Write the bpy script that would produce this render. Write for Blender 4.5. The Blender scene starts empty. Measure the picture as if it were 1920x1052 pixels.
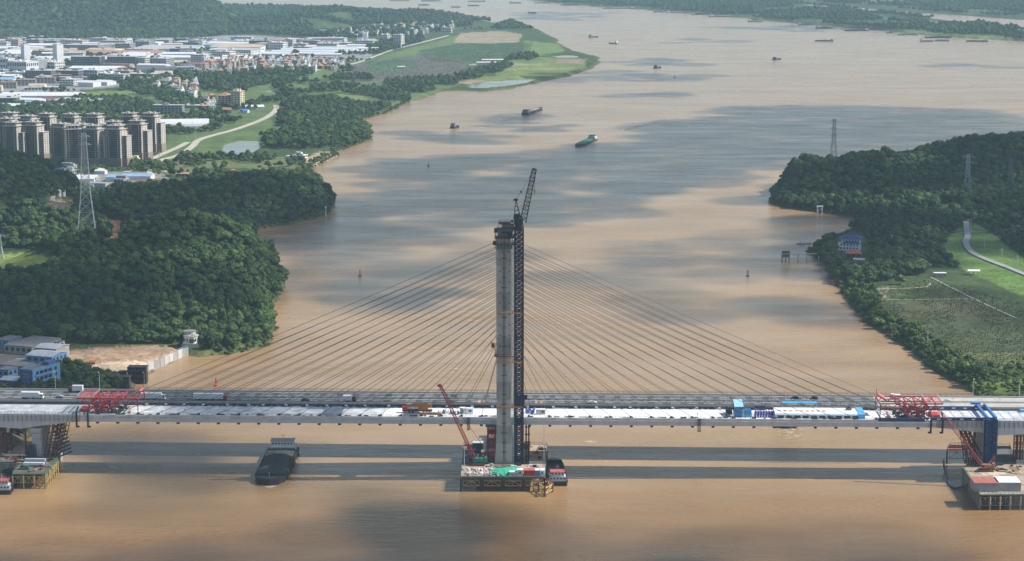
import bpy, bmesh, math, random
import numpy as np
from mathutils import Vector, Matrix, noise as mnoise

R = math.radians
SC = bpy.context.scene
COL = SC.collection
rng = random.Random(7)
nrng = np.random.default_rng(11)

# ------------------------------------------------------------------ camera
CAM_H = 282.0
PITCH = math.atan(656 / 4000.0)
FPX = 4000.0
cam_data = bpy.data.cameras.new("camera")
cam_data.sensor_width = 36.0
cam_data.lens = 36.0 * FPX / 1920.0
cam_data.clip_start = 1.0
cam_data.clip_end = 60000.0
cam = bpy.data.objects.new("camera", cam_data)
cam.location = (0, 0, CAM_H)
cam.rotation_euler = (math.pi / 2 - PITCH, 0, 0)
COL.objects.link(cam)
SC.camera = cam

# ------------------------------------------------------------------ sky, sun, exposure
SUN_EL, SUN_AZ = R(44.0), R(88.0)          # azimuth clockwise from +Y (the view direction)
world = bpy.data.worlds.new("World")
SC.world = world
world.use_nodes = True
wn = world.node_tree
wn.nodes.clear()
sky = wn.nodes.new("ShaderNodeTexSky")
sky.sky_type = 'NISHITA'
sky.sun_disc = False
sky.sun_elevation = SUN_EL
sky.sun_rotation = SUN_AZ
sky.altitude = 100
sky.air_density = 1.15
sky.dust_density = 1.0
sky.ozone_density = 1.0
bg = wn.nodes.new("ShaderNodeBackground")
bg.inputs[1].default_value = 0.10
wo = wn.nodes.new("ShaderNodeOutputWorld")
wn.links.new(sky.outputs[0], bg.inputs[0])
wn.links.new(bg.outputs[0], wo.inputs[0])

SUN_DIR = Vector((math.sin(SUN_AZ) * math.cos(SUN_EL), math.cos(SUN_AZ) * math.cos(SUN_EL), math.sin(SUN_EL)))
sun_data = bpy.data.lights.new("sun", 'SUN')
sun_data.energy = 5.0
sun_data.angle = R(0.53)
sun_data.color = (1.0, 0.955, 0.89)
sun = bpy.data.objects.new("sun", sun_data)
sun.rotation_euler = SUN_DIR.to_track_quat('Z', 'Y').to_euler()
sun.location = (600, 1100, 800)
COL.objects.link(sun)

SC.view_settings.view_transform = 'Standard'
SC.view_settings.look = 'None'
SC.view_settings.exposure = 0.40
SC.view_settings.gamma = 1.0
SC.view_settings.use_curve_mapping = False
SC.render.engine = 'CYCLES'
SC.cycles.max_bounces = 6
SC.cycles.diffuse_bounces = 2
SC.cycles.glossy_bounces = 2
SC.cycles.transmission_bounces = 2
SC.cycles.volume_bounces = 1
SC.cycles.transparent_max_bounces = 12
SC.cycles.use_denoising = True

# ------------------------------------------------------------------ plan helpers
CT, ST = math.cos(PITCH), math.sin(PITCH)

def W(px, py, z=0.0):
    """point of the plan at height z that the surveyed picture position belongs to"""
    a = (px - 960.0) / FPX
    b = -(py - 526.0) / FPX
    dx, dy, dz = a, CT + b * ST, -ST + b * CT
    t = (z - CAM_H) / dz
    return Vector((dx * t, dy * t, z))

def Wn(px, py, z=0.0):
    a = (px - 960.0) / FPX
    b = -(py - 526.0) / FPX
    dy, dz = CT + b * ST, -ST + b * CT
    t = (z - CAM_H) / dz
    return a * t, dy * t

def P(x, y, z):
    """inverse of W"""
    zz = z - CAM_H
    d = y * CT - zz * ST
    u = y * ST + zz * CT
    return 960.0 + FPX * x / d, 526.0 - FPX * u / d

def inpoly(px, py, poly):
    inside = np.zeros(px.shape, bool)
    n = len(poly)
    for i in range(n):
        x0, y0 = poly[i]
        x1, y1 = poly[(i + 1) % n]
        if y0 == y1:
            continue
        c = ((y0 > py) != (y1 > py)) & (px < (x1 - x0) * (py - y0) / (y1 - y0) + x0)
        inside ^= c
    return inside

def sdist(x, y, poly):
    best = np.full(x.shape, 1e18)
    n = len(poly)
    for i in range(n):
        x0, y0 = poly[i]
        x1, y1 = poly[(i + 1) % n]
        ex, ey = x1 - x0, y1 - y0
        L = ex * ex + ey * ey + 1e-9
        t = np.clip(((x - x0) * ex + (y - y0) * ey) / L, 0, 1)
        d = (x - x0 - t * ex) ** 2 + (y - y0 - t * ey) ** 2
        np.minimum(best, d, out=best)
    d = np.sqrt(best)
    return np.where(inpoly(x, y, poly), d, -d)

_grid = nrng.random((256, 256))
def vnoise(x, y, s):
    x = np.asarray(x) / s
    y = np.asarray(y) / s
    xi, yi = np.floor(x).astype(int), np.floor(y).astype(int)
    fx, fy = x - xi, y - yi
    fx, fy = fx * fx * (3 - 2 * fx), fy * fy * (3 - 2 * fy)
    g = lambda a, b: _grid[a & 255, b & 255]
    return (g(xi, yi) * (1 - fx) + g(xi + 1, yi) * fx) * (1 - fy) + (g(xi, yi + 1) * (1 - fx) + g(xi + 1, yi + 1) * fx) * fy

# ------------------------------------------------------------------ object helpers
def tag(o, label=None, cat=None, group=None, kind=None):
    if label: o["label"] = label
    if cat: o["category"] = cat
    if group: o["group"] = group
    if kind: o["kind"] = kind
    return o

def thing(name, label, cat, loc=(0, 0, 0), rz=0.0, group=None):
    o = bpy.data.objects.new(name, None)
    o.empty_display_size = 1.0
    o.location = loc
    o.rotation_euler = (0, 0, rz)
    COL.objects.link(o)
    return tag(o, label, cat, group)

def copy_tree(o, parent=None):
    c = o.copy()
    COL.objects.link(c)
    if parent is not None:
        c.parent = parent
    for ch in list(o.children):
        copy_tree(ch, c)
    return c

def relabel(o, label=None, group=None):
    if label: o["label"] = label
    if group: o["group"] = group
    return o

class MB:
    """collects shapes and links them as one mesh object"""
    def __init__(s):
        s.v, s.f, s.m = [], [], []
    def add(s, vs, fs, mi=0):
        b = len(s.v)
        s.v.extend(vs)
        for f in fs:
            s.f.append(tuple(b + i for i in f))
            s.m.append(mi)
        return s
    def box(s, x, y, z, sx, sy, sz, mi=0, rz=0.0):
        """centre x,y; base z"""
        c, n = math.cos(rz), math.sin(rz)
        vs = []
        for dz in (0, sz):
            for ax, ay in ((-.5, -.5), (.5, -.5), (.5, .5), (-.5, .5)):
                a, b = ax * sx, ay * sy
                vs.append((x + a * c - b * n, y + a * n + b * c, z + dz))
        return s.add(vs, [(3, 2, 1, 0), (4, 5, 6, 7), (0, 1, 5, 4), (1, 2, 6, 5), (2, 3, 7, 6), (3, 0, 4, 7)], mi)
    def beam(s, p, q, w, h=None, mi=0, n=4):
        p, q = Vector(p), Vector(q)
        h = w if h is None else h
        d = q - p
        if d.length < 1e-6: return s
        d.normalize()
        up = Vector((0, 0, 1)) if abs(d.z) < .98 else Vector((0, 1, 0))
        a = d.cross(up).normalized()
        b = a.cross(d).normalized()
        vs = []
        if n == 4:
            offs = [(-.5 * w, -.5 * h), (.5 * w, -.5 * h), (.5 * w, .5 * h), (-.5 * w, .5 * h)]
        else:
            offs = [(.5 * w * math.cos(2 * math.pi * k / n), .5 * h * math.sin(2 * math.pi * k / n)) for k in range(n)]
        for c in (p, q):
            for (i, j) in offs:
                vs.append(tuple(c + a * i + b * j))
        fs = [tuple(range(n))[::-1], tuple(range(n, 2 * n))]
        for k in range(n):
            fs.append((k, (k + 1) % n, n + (k + 1) % n, n + k))
        return s.add(vs, fs, mi)
    def cyl(s, x, y, z, r, h, n=12, mi=0, r2=None):
        r2 = r if r2 is None else r2
        vs = [(x + r * math.cos(2 * math.pi * k / n), y + r * math.sin(2 * math.pi * k / n), z) for k in range(n)]
        vs += [(x + r2 * math.cos(2 * math.pi * k / n), y + r2 * math.sin(2 * math.pi * k / n), z + h) for k in range(n)]
        fs = [tuple(range(n))[::-1], tuple(range(n, 2 * n))]
        for k in range(n):
            fs.append((k, (k + 1) % n, n + (k + 1) % n, n + k))
        return s.add(vs, fs, mi)
    def prism(s, poly, z0, z1, mi=0):
        n = len(poly)
        vs = [(p[0], p[1], z0) for p in poly] + [(p[0], p[1], z1) for p in poly]
        fs = [tuple(range(n))[::-1], tuple(range(n, 2 * n))]
        for k in range(n):
            fs.append((k, (k + 1) % n, n + (k + 1) % n, n + k))
        return s.add(vs, fs, mi)
    def loft(s, rings, mi=0, cap=True):
        n = len(rings[0])
        vs = [tuple(p) for r in rings for p in r]
        fs = []
        for i in range(len(rings) - 1):
            for k in range(n):
                fs.append((i * n + k, i * n + (k + 1) % n, (i + 1) * n + (k + 1) % n, (i + 1) * n + k))
        if cap:
            fs.append(tuple(range(n))[::-1])
            fs.append(tuple(range((len(rings) - 1) * n, len(rings) * n)))
        return s.add(vs, fs, mi)
    def quad(s, a, b, c, d, mi=0):
        return s.add([tuple(a), tuple(b), tuple(c), tuple(d)], [(0, 1, 2, 3)], mi)
    def gable(s, x, y, z, sx, sy, rise, over=0.0, mi=0, rz=0.0, t=0.25):
        """ridge along x; thick roof"""
        c, n = math.cos(rz), math.sin(rz)
        hx, hy = sx / 2 + over, sy / 2 + over
        pts = [(-hx, -hy, 0), (hx, -hy, 0), (hx, 0, rise), (-hx, 0, rise), (-hx, hy, 0), (hx, hy, 0)]
        vs = [(x + a * c - b * n, y + a * n + b * c, z + h) for a, b, h in pts]
        vs += [(p[0], p[1], p[2] + t) for p in vs]
        fs = [(6, 7, 8, 9), (9, 8, 11, 10), (0, 3, 2, 1), (3, 4, 5, 2), (0, 1, 7, 6), (4, 10, 11, 5),
              (1, 2, 8, 7), (2, 5, 11, 8), (0, 6, 9, 3), (3, 9, 10, 4), ]
        return s.add(vs, fs, mi)
    def hip(s, x, y, z, sx, sy, rise, over=0.0, mi=0):
        hx, hy = sx / 2 + over, sy / 2 + over
        r = max(hx - hy, 0.05)
        vs = [(x - hx, y - hy, z), (x + hx, y - hy, z), (x + hx, y + hy, z), (x - hx, y + hy, z), (x - r, y, z + rise), (x + r, y, z + rise)]
        vs2 = [(a, b, c - .2) for a, b, c in vs[:4]]
        return s.add(vs + vs2, [(0, 1, 5, 4), (1, 2, 5), (2, 3, 4, 5), (3, 0, 4), (9, 8, 7, 6), (0, 6, 7, 1), (1, 7, 8, 2), (2, 8, 9, 3), (3, 9, 6, 0)], mi)
    def truss(s, p, q, up, n, w, mi=0, chord=None, zig=True):
        """flat truss: chord p-q and the same chord moved by up, with zigzag web"""
        p, q, up = Vector(p), Vector(q), Vector(up)
        cw = chord or w
        s.beam(p, q, cw, mi=mi)
        s.beam(p + up, q + up, cw, mi=mi)
        for i in range(n + 1):
            a = p.lerp(q, i / n)
            s.beam(a, a + up, w, mi=mi)
            if i < n:
                b = p.lerp(q, (i + 1) / n)
                if not zig or i % 2 == 0: s.beam(a, b + up, w, mi=mi)
                else: s.beam(a + up, b, w, mi=mi)
        return s
    def lattice(s, p, q, w0, w1, n, leg, brace, mi=0, side=None, cross=False):
        """four-legged lattice mast from p to q"""
        p, q = Vector(p), Vector(q)
        d = (q - p).normalized()
        ref = side or (Vector((0, 0, 1)) if abs(d.z) < .9 else Vector((0, 1, 0)))
        a = d.cross(ref).normalized()
        b = d.cross(a).normalized()
        def corner(t, i, j):
            w = w0 + (w1 - w0) * t
            return p.lerp(q, t) + a * (i * w / 2) + b * (j * w / 2)
        cs = [(-1, -1), (1, -1), (1, 1), (-1, 1)]
        for (i, j) in cs:
            s.beam(corner(0, i, j), corner(1, i, j), leg, mi=mi)
        for k in range(n):
            t0, t1 = k / n, (k + 1) / n
            for m in range(4):
                c0, c1 = cs[m], cs[(m + 1) % 4]
                if (k + m) % 2 == 0 or cross:
                    s.beam(corner(t0, *c0), corner(t1, *c1), brace, mi=mi)
                if (k + m) % 2 == 1 or cross:
                    s.beam(corner(t0, *c1), corner(t1, *c0), brace, mi=mi)
                s.beam(corner(t1, *c0), corner(t1, *c1), brace, mi=mi)
        return s
    def mesh(s, name, mats):
        me = bpy.data.meshes.new(name)
        me.from_pydata(s.v, [], s.f)
        for m in (mats if isinstance(mats, (list, tuple)) else [mats]):
            me.materials.append(m)
        if len(me.materials) > 1:
            me.polygons.foreach_set("material_index", s.m)
        me.update()
        return me
    def build(s, name, mats, parent=None, loc=None, rz=0.0, label=None):
        o = bpy.data.objects.new(name, s.mesh(name, mats))
        COL.objects.link(o)
        if parent is not None:
            o.parent = parent
        if loc is not None:
            o.location = loc
        if rz:
            o.rotation_euler = (0, 0, rz)
        if label:
            o["label"] = label
        return o

def smooth(o):
    o.data.polygons.foreach_set("use_smooth", [True] * len(o.data.polygons))
    return o

# ------------------------------------------------------------------ materials
_M = {}
def mat(key, rgb=(.5, .5, .5), rough=.8, var=.14, scale=.5, metal=0.0, spec=.4, streak=0.0, hue=None):
    if key in _M: return _M[key]
    m = bpy.data.materials.new(key)
    m.use_nodes = True
    nt = m.node_tree
    b = nt.nodes["Principled BSDF"]
    b.inputs["Roughness"].default_value = rough
    b.inputs["Metallic"].default_value = metal
    b.inputs["Specular IOR Level"].default_value = spec
    L = nt.links
    geo = nt.nodes.new("ShaderNodeNewGeometry")
    n1 = nt.nodes.new("ShaderNodeTexNoise")
    n1.inputs["Scale"].default_value = scale
    n1.inputs["Detail"].default_value = 5
    n1.inputs["Roughness"].default_value = .65
    if streak:
        mp = nt.nodes.new("ShaderNodeMapping")
        mp.inputs["Scale"].default_value = (1, 1, streak)
        L.new(geo.outputs["Position"], mp.inputs[0])
        L.new(mp.outputs[0], n1.inputs["Vector"])
    else:
        L.new(geo.outputs["Position"], n1.inputs["Vector"])
    r = nt.nodes.new("ShaderNodeValToRGB")
    r.color_ramp.elements[0].position = .3
    r.color_ramp.elements[1].position = .72
    lo = tuple(max(0, c * (1 - 1.6 * var)) for c in rgb)
    hi = tuple(min(1, c * (1 + var)) for c in rgb)
    if hue: lo = tuple(l * .4 + h * .6 for l, h in zip(lo, hue))
    r.color_ramp.elements[0].color = (*lo, 1)
    r.color_ramp.elements[1].color = (*hi, 1)
    L.new(n1.outputs[0], r.inputs[0])
    L.new(r.outputs[0], b.inputs["Base Color"])
    _M[key] = m
    return m

def glass(key="window_glass", rgb=(.03, .04, .05)):
    if key in _M: return _M[key]
    m = mat(key, rgb, .15, .3, .2, spec=.6)
    return m

def water_mat(key, rgb, rgb2, rough, b1, b2, reaches=None):
    m = bpy.data.materials.new(key)
    m.use_nodes = True
    nt = m.node_tree
    L = nt.links
    b = nt.nodes["Principled BSDF"]
    b.inputs["IOR"].default_value = 1.33
    b.inputs["Specular IOR Level"].default_value = .36
    b.inputs["Roughness"].default_value = rough
    geo = nt.nodes.new("ShaderNodeNewGeometry")
    def nz(sx, sy, det, ro=.6):
        mp = nt.nodes.new("ShaderNodeMapping")
        mp.inputs["Scale"].default_value = (sx, sy, 1)
        mp.inputs["Rotation"].default_value = (0, 0, .12)
        L.new(geo.outputs["Position"], mp.inputs[0])
        n = nt.nodes.new("ShaderNodeTexNoise")
        n.inputs["Scale"].default_value = 1.0
        n.inputs["Detail"].default_value = det
        n.inputs["Roughness"].default_value = ro
        L.new(mp.outputs[0], n.inputs["Vector"])
        return n
    big = nz(.006, .011, 4)
    r = nt.nodes.new("ShaderNodeValToRGB")
    r.color_ramp.elements[0].position = .33
    r.color_ramp.elements[1].position = .68
    r.color_ramp.elements[0].color = (*rgb, 1)
    r.color_ramp.elements[1].color = (*rgb2, 1)
    L.new(big.outputs[0], r.inputs[0])
    out = r.outputs[0]
    if reaches:                                   # near reach painted darker in place of shade, far reach bluer
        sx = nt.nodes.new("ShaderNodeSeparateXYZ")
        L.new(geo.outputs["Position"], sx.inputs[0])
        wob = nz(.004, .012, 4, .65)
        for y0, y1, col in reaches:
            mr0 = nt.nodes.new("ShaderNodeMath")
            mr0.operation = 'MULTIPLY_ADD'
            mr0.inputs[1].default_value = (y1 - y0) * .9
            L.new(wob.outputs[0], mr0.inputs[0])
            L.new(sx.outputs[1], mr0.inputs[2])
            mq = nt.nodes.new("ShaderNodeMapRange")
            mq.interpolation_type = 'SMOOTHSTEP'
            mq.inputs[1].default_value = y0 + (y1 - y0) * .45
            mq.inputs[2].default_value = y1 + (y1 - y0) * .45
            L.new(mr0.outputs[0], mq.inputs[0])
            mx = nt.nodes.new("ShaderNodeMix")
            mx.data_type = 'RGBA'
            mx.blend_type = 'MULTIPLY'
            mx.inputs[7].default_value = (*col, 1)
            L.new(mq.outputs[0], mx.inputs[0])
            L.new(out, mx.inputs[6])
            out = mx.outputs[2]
    L.new(out, b.inputs["Base Color"])
    # current boils and calmer streaks change the roughness
    cur = nz(.012, .03, 5, .7)
    mr = nt.nodes.new("ShaderNodeMapRange")
    mr.inputs[1].default_value = .35
    mr.inputs[2].default_value = .7
    mr.inputs[3].default_value = max(.03, rough - .07)
    mr.inputs[4].default_value = rough + .12
    L.new(cur.outputs[0], mr.inputs[0])
    L.new(mr.outputs[0], b.inputs["Roughness"])
    w1 = nz(.14, .3, 3)
    w2 = nz(.55, 1.1, 3)
    bp1 = nt.nodes.new("ShaderNodeBump")
    bp1.inputs["Strength"].default_value = 1.0
    bp1.inputs["Distance"].default_value = b1
    bp2 = nt.nodes.new("ShaderNodeBump")
    bp2.inputs["Strength"].default_value = 1.0
    bp2.inputs["Distance"].default_value = b2
    sl = nt.nodes.new("ShaderNodeMapRange")          # slicks of calmer water between rippled stretches
    slick = nz(.0045, .021, 4, .62)
    sl.inputs[1].default_value = .38
    sl.inputs[2].default_value = .62
    sl.inputs[3].default_value = .28
    sl.inputs[4].default_value = 1.35
    L.new(slick.outputs[0], sl.inputs[0])
    for w_, bp_ in ((w1, bp1), (w2, bp2)):
        mu = nt.nodes.new("ShaderNodeMath")
        mu.operation = 'MULTIPLY'
        L.new(w_.outputs[0], mu.inputs[0])
        L.new(sl.outputs[0], mu.inputs[1])
        L.new(mu.outputs[0], bp_.inputs["Height"])
    L.new(bp1.outputs[0], bp2.inputs["Normal"])
    L.new(bp2.outputs[0], b.inputs["Normal"])
    return m

# ------------------------------------------------------------------ water
EXT = (-7000, 7000, -1500, 16000)
wm = MB()
wm.quad((EXT[0], EXT[2], 0), (EXT[1], EXT[2], 0), (EXT[1], EXT[3], 0), (EXT[0], EXT[3], 0))
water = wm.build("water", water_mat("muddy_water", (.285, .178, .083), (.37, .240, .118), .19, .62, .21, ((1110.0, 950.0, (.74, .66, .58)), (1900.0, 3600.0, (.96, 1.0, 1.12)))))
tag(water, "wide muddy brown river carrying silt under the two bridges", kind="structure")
POND = water_mat("pond_water", (.12, .13, .11), (.16, .17, .15), .08, .04, .01)

# ------------------------------------------------------------------ terrain
def wp(pts, z=0.0):
    return [tuple(W(a, b, z))[:2] for a, b in pts]

LEFT = [(-700, 905), (-20, 872), (20, 850), (52, 826), (110, 792), (180, 762), (236, 738), (264, 716), (300, 690), (344, 664), (378, 669), (420, 666), (470, 656), (504, 648),
        (514, 632), (516, 614), (507, 598), (516, 574), (522, 558), (535, 537), (529, 513), (514, 492), (495, 468), (481, 448), (474, 434), (500, 427),
        (545, 421), (598, 409), (622, 399), (627, 382), (616, 362), (596, 340), (580, 322), (603, 306), (634, 292), (628, 285), (652, 279), (698, 263),
        (697, 250), (684, 240), (680, 228), (700, 218), (735, 212), (760, 197), (772, 190), (800, 182), (832, 171), (862, 170), (905, 172), (950, 167),
        (1000, 158), (1050, 147), (1100, 132), (1127, 118), (1120, 108), (1092, 101), (1074, 94), (1052, 85), (1040, 72), (1020, 60), (990, 48), (955, 45),
        (915, 42), (880, 37), (840, 31), (790, 28), (735, 26), (660, 19), (560, 15), (480, 13), (400, 12), (335, 8), (280, 0), (-100, -8), (-700, -8)]
RIGHT = [(2700, 815), (2200, 790), (2000, 768), (1880, 752), (1826, 744), (1802, 722), (1768, 704), (1738, 688), (1700, 652), (1662, 627), (1620, 606), (1586, 562), (1560, 522), (1546, 502),
         (1530, 486), (1516, 470), (1530, 456), (1568, 446), (1600, 428), (1612, 412), (1582, 404), (1530, 397), (1480, 391), (1450, 384), (1443, 376), (1452, 362), (1480, 347),
         (1540, 333), (1640, 322), (1740, 308), (1830, 296), (1960, 285), (2700, 260)]
ISLE = [(930, -3), (1010, 1), (1062, 8), (1132, 13), (1200, 18), (1282, 25), (1400, 35), (1500, 45), (1600, 53), (1700, 63), (1800, 71), (1925, 78), (2150, 92), (2150, 74), (1920, 59), (1800, 42),
        (1700, 29), (1600, 19), (1520, 11), (1485, 6), (1420, -3)]
FAR = [(1440, -3), (1500, 7), (1600, 14), (1700, 23), (1800, 29), (1920, 38), (2150, 52), (2700, 70), (2700, -10), (1440, -10)]

HILLS = [  # px, py (plan), radius across, radius along, height
    (345, 548, 112, 185, 31), (210, 556, 130, 175, 29), (60, 556, 120, 140, 19), (430, 545, 75, 190, 25),
    (500, 390, 82, 150, 21), (390, 398, 90, 130, 17), (270, 404, 85, 120, 12), (580, 384, 40, 90, 13),
    (-10, 404, 95, 210, 46), (-120, 420, 120, 260, 55), (90, 440, 60, 110, 20),
    (60, 40, 560, 1000, 215), (-200, 46, 500, 760, 225), (250, 48, 330, 640, 95), (-60, 57, 260, 330, 110),
    (540, 51, 190, 260, 24), (610, 41, 200, 300, 26), (720, 38, 260, 300, 18),
    (1506, 360, 54, 98, 25), (1575, 356, 70, 110, 18), (1660, 350, 95, 130, 20), (1745, 345, 90, 150, 18), (1850, 337, 115, 180, 27), (1960, 334, 140, 200, 30), (2120, 330, 200, 280, 38),
    (1700, 392, 90, 60, 6), (1860, 400, 120, 70, 8),
]
HW = [(*W(a, b), rx, ry, h) for a, b, rx, ry, h in HILLS]

PONDS = [([(868, 164), (884, 158), (906, 153), (960, 150), (1008, 147.5), (988, 155.5), (946, 162), (906, 166)], 2.6, "pale fish pond at the river edge"),
    ([(494, 172), (556, 163), (568, 166), (524, 176)], 3.4, "grey fish pond, upper one beside the dike"),
    ([(486, 181), (548, 176), (540, 182), (488, 190)], 3.4, "grey fish pond, lower one beside the dike"),
    ([(414, 290), (420, 272), (450, 264), (484, 265), (488, 277), (468, 290), (440, 293)], 3.4, "grey green pond beside the winding road"),
    ([(505, 256), (512, 248), (532, 246), (530, 256)], 3.4, "small grey pond inside the riverside wood"),
    ([(1034, 106), (1060, 103.5), (1086, 105), (1082, 108.5), (1050, 109)], 2.8, "narrow flooded strip on the far point"),
    ([(880, 120), (935, 116), (930, 121), (880, 123)], 3.4, "narrow pond beside the farm sheds")]
POND_W = [([tuple(W(a, b, z))[:2] for a, b in p], z) for p, z, _ in PONDS]
POLYW = {}
def height(x, y, key):
    """ground height of one land mass"""
    if key not in POLYW:
        POLYW[key] = wp({'L': LEFT, 'R': RIGHT, 'I': ISLE, 'F': FAR}[key])
    sd = sdist(x, y, POLYW[key])
    far = np.clip((y - 2500) / 4000, 0, 1)
    sd = sd + (vnoise(x, y, 9) - .5) * 5 + (vnoise(x, y, 40) - .5) * (6 + 20 * far)
    base = np.clip(sd * .45, -4, 4)
    if key == 'L':
        for pp, zp in POND_W:
            xs = [q[0] for q in pp]; ys = [q[1] for q in pp]
            m = (x > min(xs) - 9) & (x < max(xs) + 9) & (y > min(ys) - 9) & (y < max(ys) + 9)
            if m.any():
                b = base[m]; sp = sdist(x[m], y[m], pp)
                base[m] = np.where(sp > -2, np.minimum(b, zp + .5 - np.clip((sp + 2) * .45, 0, 1.6)), b)
    h = np.zeros(x.shape)
    for (cx, cy, _, rx, ry, hh) in HW:
        q = ((x - cx) / rx) ** 2 + ((y - cy) / ry) ** 2
        h = np.maximum(h, hh * np.clip(1 - q, 0, 1) ** .8) + .12 * hh * np.clip(1 - q, 0, 1) ** 2
    n = (vnoise(x, y, 140) - .5) * .5 + (vnoise(x, y, 60) - .5) * .4 + (vnoise(x, y, 25) - .5) * .18
    h = h * (1 + n * .7)
    h = h * np.clip(sd / 26, 0, 1) ** .7
    return base + np.where(sd > 0, h, 0)

def gz(x, y, key='L'):
    return float(height(np.array([x], float), np.array([y], float), key)[0])

# land cover: polygon in the survey picture -> albedo
COVER_L = [
    ([(-300, 130), (150, 130), (150, 210), (-300, 230)], (.20, .19, .17)),
    ([(-300, 66), (480, 66), (690, 84), (700, 112), (480, 118), (380, 140), (200, 165), (-300, 195)], (.27, .265, .25)),
    ([(160, 172), (320, 168), (318, 180), (270, 198), (160, 190)], (.15, .22, .06)),
    ([(170, 180), (420, 165), (520, 140), (700, 108), (860, 66), (900, 70), (780, 110), (700, 130), (560, 160), (480, 190), (330, 230), (300, 240), (280, 205)], (.115, .165, .06)),
    ([(330, 220), (520, 165), (640, 150), (800, 150), (880, 130), (860, 160), (760, 190), (690, 215), (660, 240), (560, 250), (480, 280), (350, 300), (300, 300)], (.105, .155, .055)),
    ([(790, 95), (860, 80), (1000, 79), (992, 104), (960, 116), (880, 120), (800, 114), (775, 106)], (.075, .125, .065)),
    ([(640, 128), (700, 112), (790, 104), (870, 116), (880, 132), (840, 150), (760, 155), (640, 152), (620, 146)], (.125, .12, .105)),
    ([(690, 112), (740, 108), (790, 118), (770, 132), (700, 136), (680, 124)], (.08, .13, .07)),
    ([(862, 62), (940, 58), (980, 64), (972, 80), (920, 82), (850, 80)], (.30, .25, .17)),
    ([(980, 75), (1045, 82), (1060, 96), (1010, 104), (985, 100)], (.15, .21, .075)),
    ([(930, 118), (1000, 107), (1100, 110), (1098, 126), (1040, 142), (930, 142)], (.15, .20, .07)),
    ([(930, 119), (1030, 118), (1030, 123), (925, 124)], (.24, .25, .12)),
    ([(925, 127), (1080, 127), (1070, 131), (920, 132)], (.22, .24, .10)),
    ([(1045, 110), (1095, 112), (1094, 120), (1040, 119)], (.26, .20, .14)),
    ([(860, 146), (960, 140), (990, 148), (880, 158)], (.17, .21, .07)),
    ([(860, 149), (910, 150), (880, 158), (860, 156)], (.28, .23, .14)),
    ([(560, 182), (690, 172), (690, 185), (600, 192), (545, 190)], (.17, .21, .075)),
    ([(740, 200), (772, 210), (766, 222), (734, 220), (722, 213)], (.12, .17, .05)),
    ([(560, 300), (600, 285), (634, 284), (634, 294), (604, 306), (585, 316)], (.38, .31, .2)),
    ([(300, 300), (440, 300), (560, 295), (580, 312), (520, 318), (420, 314), (330, 330), (290, 325)], (.14, .17, .07)),
    ([(310, 305), (350, 303), (358, 312), (318, 314)], (.28, .24, .15)),
    ([(80, 322), (300, 322), (330, 345), (300, 348), (120, 352), (84, 345)], (.24, .23, .2)),
    ([(78, 382), (112, 372), (140, 382), (142, 396), (116, 402), (92, 405), (80, 395)], (.15, .2, .07)),
    ([(84, 380), (110, 374), (142, 378), (146, 390), (118, 398), (100, 392)], (.36, .25, .15)),
    ([(186, 416), (226, 412), (232, 440), (222, 470), (205, 462), (210, 436)], (.42, .23, .13)),
    ([(250, 424), (286, 424), (282, 442), (250, 446)], (.12, .20, .05)),
    ([(160, 400), (200, 402), (202, 412), (160, 416)], (.14, .22, .055)),
    ([(-60, 478), (60, 474), (116, 484), (96, 505), (62, 520), (-60, 528)], (.20, .25, .06)),
    ([(118, 656), (250, 648), (330, 650), (346, 660), (320, 676), (270, 704), (230, 718), (190, 708), (126, 706)], (.33, .225, .145)),
    ([(152, 690), (190, 680), (250, 676), (296, 678), (288, 692), (254, 710), (226, 717), (180, 712)], (.50, .39, .27)),
    ([(120, 684), (148, 682), (154, 700), (140, 710), (120, 712)], (.14, .21, .05)),
    ([(-300, 640), (108, 640), (112, 720), (100, 760), (-300, 770)], (.16, .15, .13)),
    ([(-300, 770), (60, 770), (40, 840), (-300, 860)], (.12, .11, .09)),
]
COVER_R = [
    ([(1640, 540), (1746, 522), (1790, 530), (1850, 560), (1830, 566), (1740, 566), (1650, 568)], (.075, .098, .042)),
    ([(1640, 566), (1750, 562), (1836, 564), (1906, 600), (1700, 602), (1650, 590)], (.082, .088, .042)),
    ([(1740, 566), (1826, 562), (1840, 590), (1780, 590)], (.11, .105, .06)),
    ([(1740, 522), (1830, 516), (1990, 570), (1990, 620), (1910, 600), (1810, 552)], (.07, .10, .042)),
    ([(1660, 602), (2000, 600), (2000, 660), (1760, 662), (1700, 634)], (.075, .09, .045)),
    ([(1780, 662), (2000, 660), (2000, 700), (1840, 692)], (.12, .135, .055)),
    ([(1804, 424), (1782, 440), (1768, 462), (1780, 490), (1824, 514), (1930, 560), (2100, 610), (2100, 540), (1930, 490), (1888, 462), (1862, 440), (1834, 422)], (.12, .20, .05)),
    ([(1800, 722), (1900, 712), (2100, 722), (2100, 790), (1880, 754), (1826, 744)], (.12, .19, .05)),
    ([(1680, 408), (1704, 408), (1702, 420), (1684, 420)], (.30, .17, .10)),
    ([(1625, 545), (1665, 538), (1664, 560), (1630, 566)], (.19, .18, .12)),
]

def paint(PX, PY, cover, rgb):
    for poly, c in cover:
        j = 3.0 * np.clip((PY + 130) / 600, .25, 1.2)
        m = inpoly(PX + (vnoise(PX * 7, PY * 20, 30) - .5) * 2 * j, PY + (vnoise(PX * 9 + 99, PY * 23, 30) - .5) * j, poly)
        rgb[m] = c
    return rgb

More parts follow.
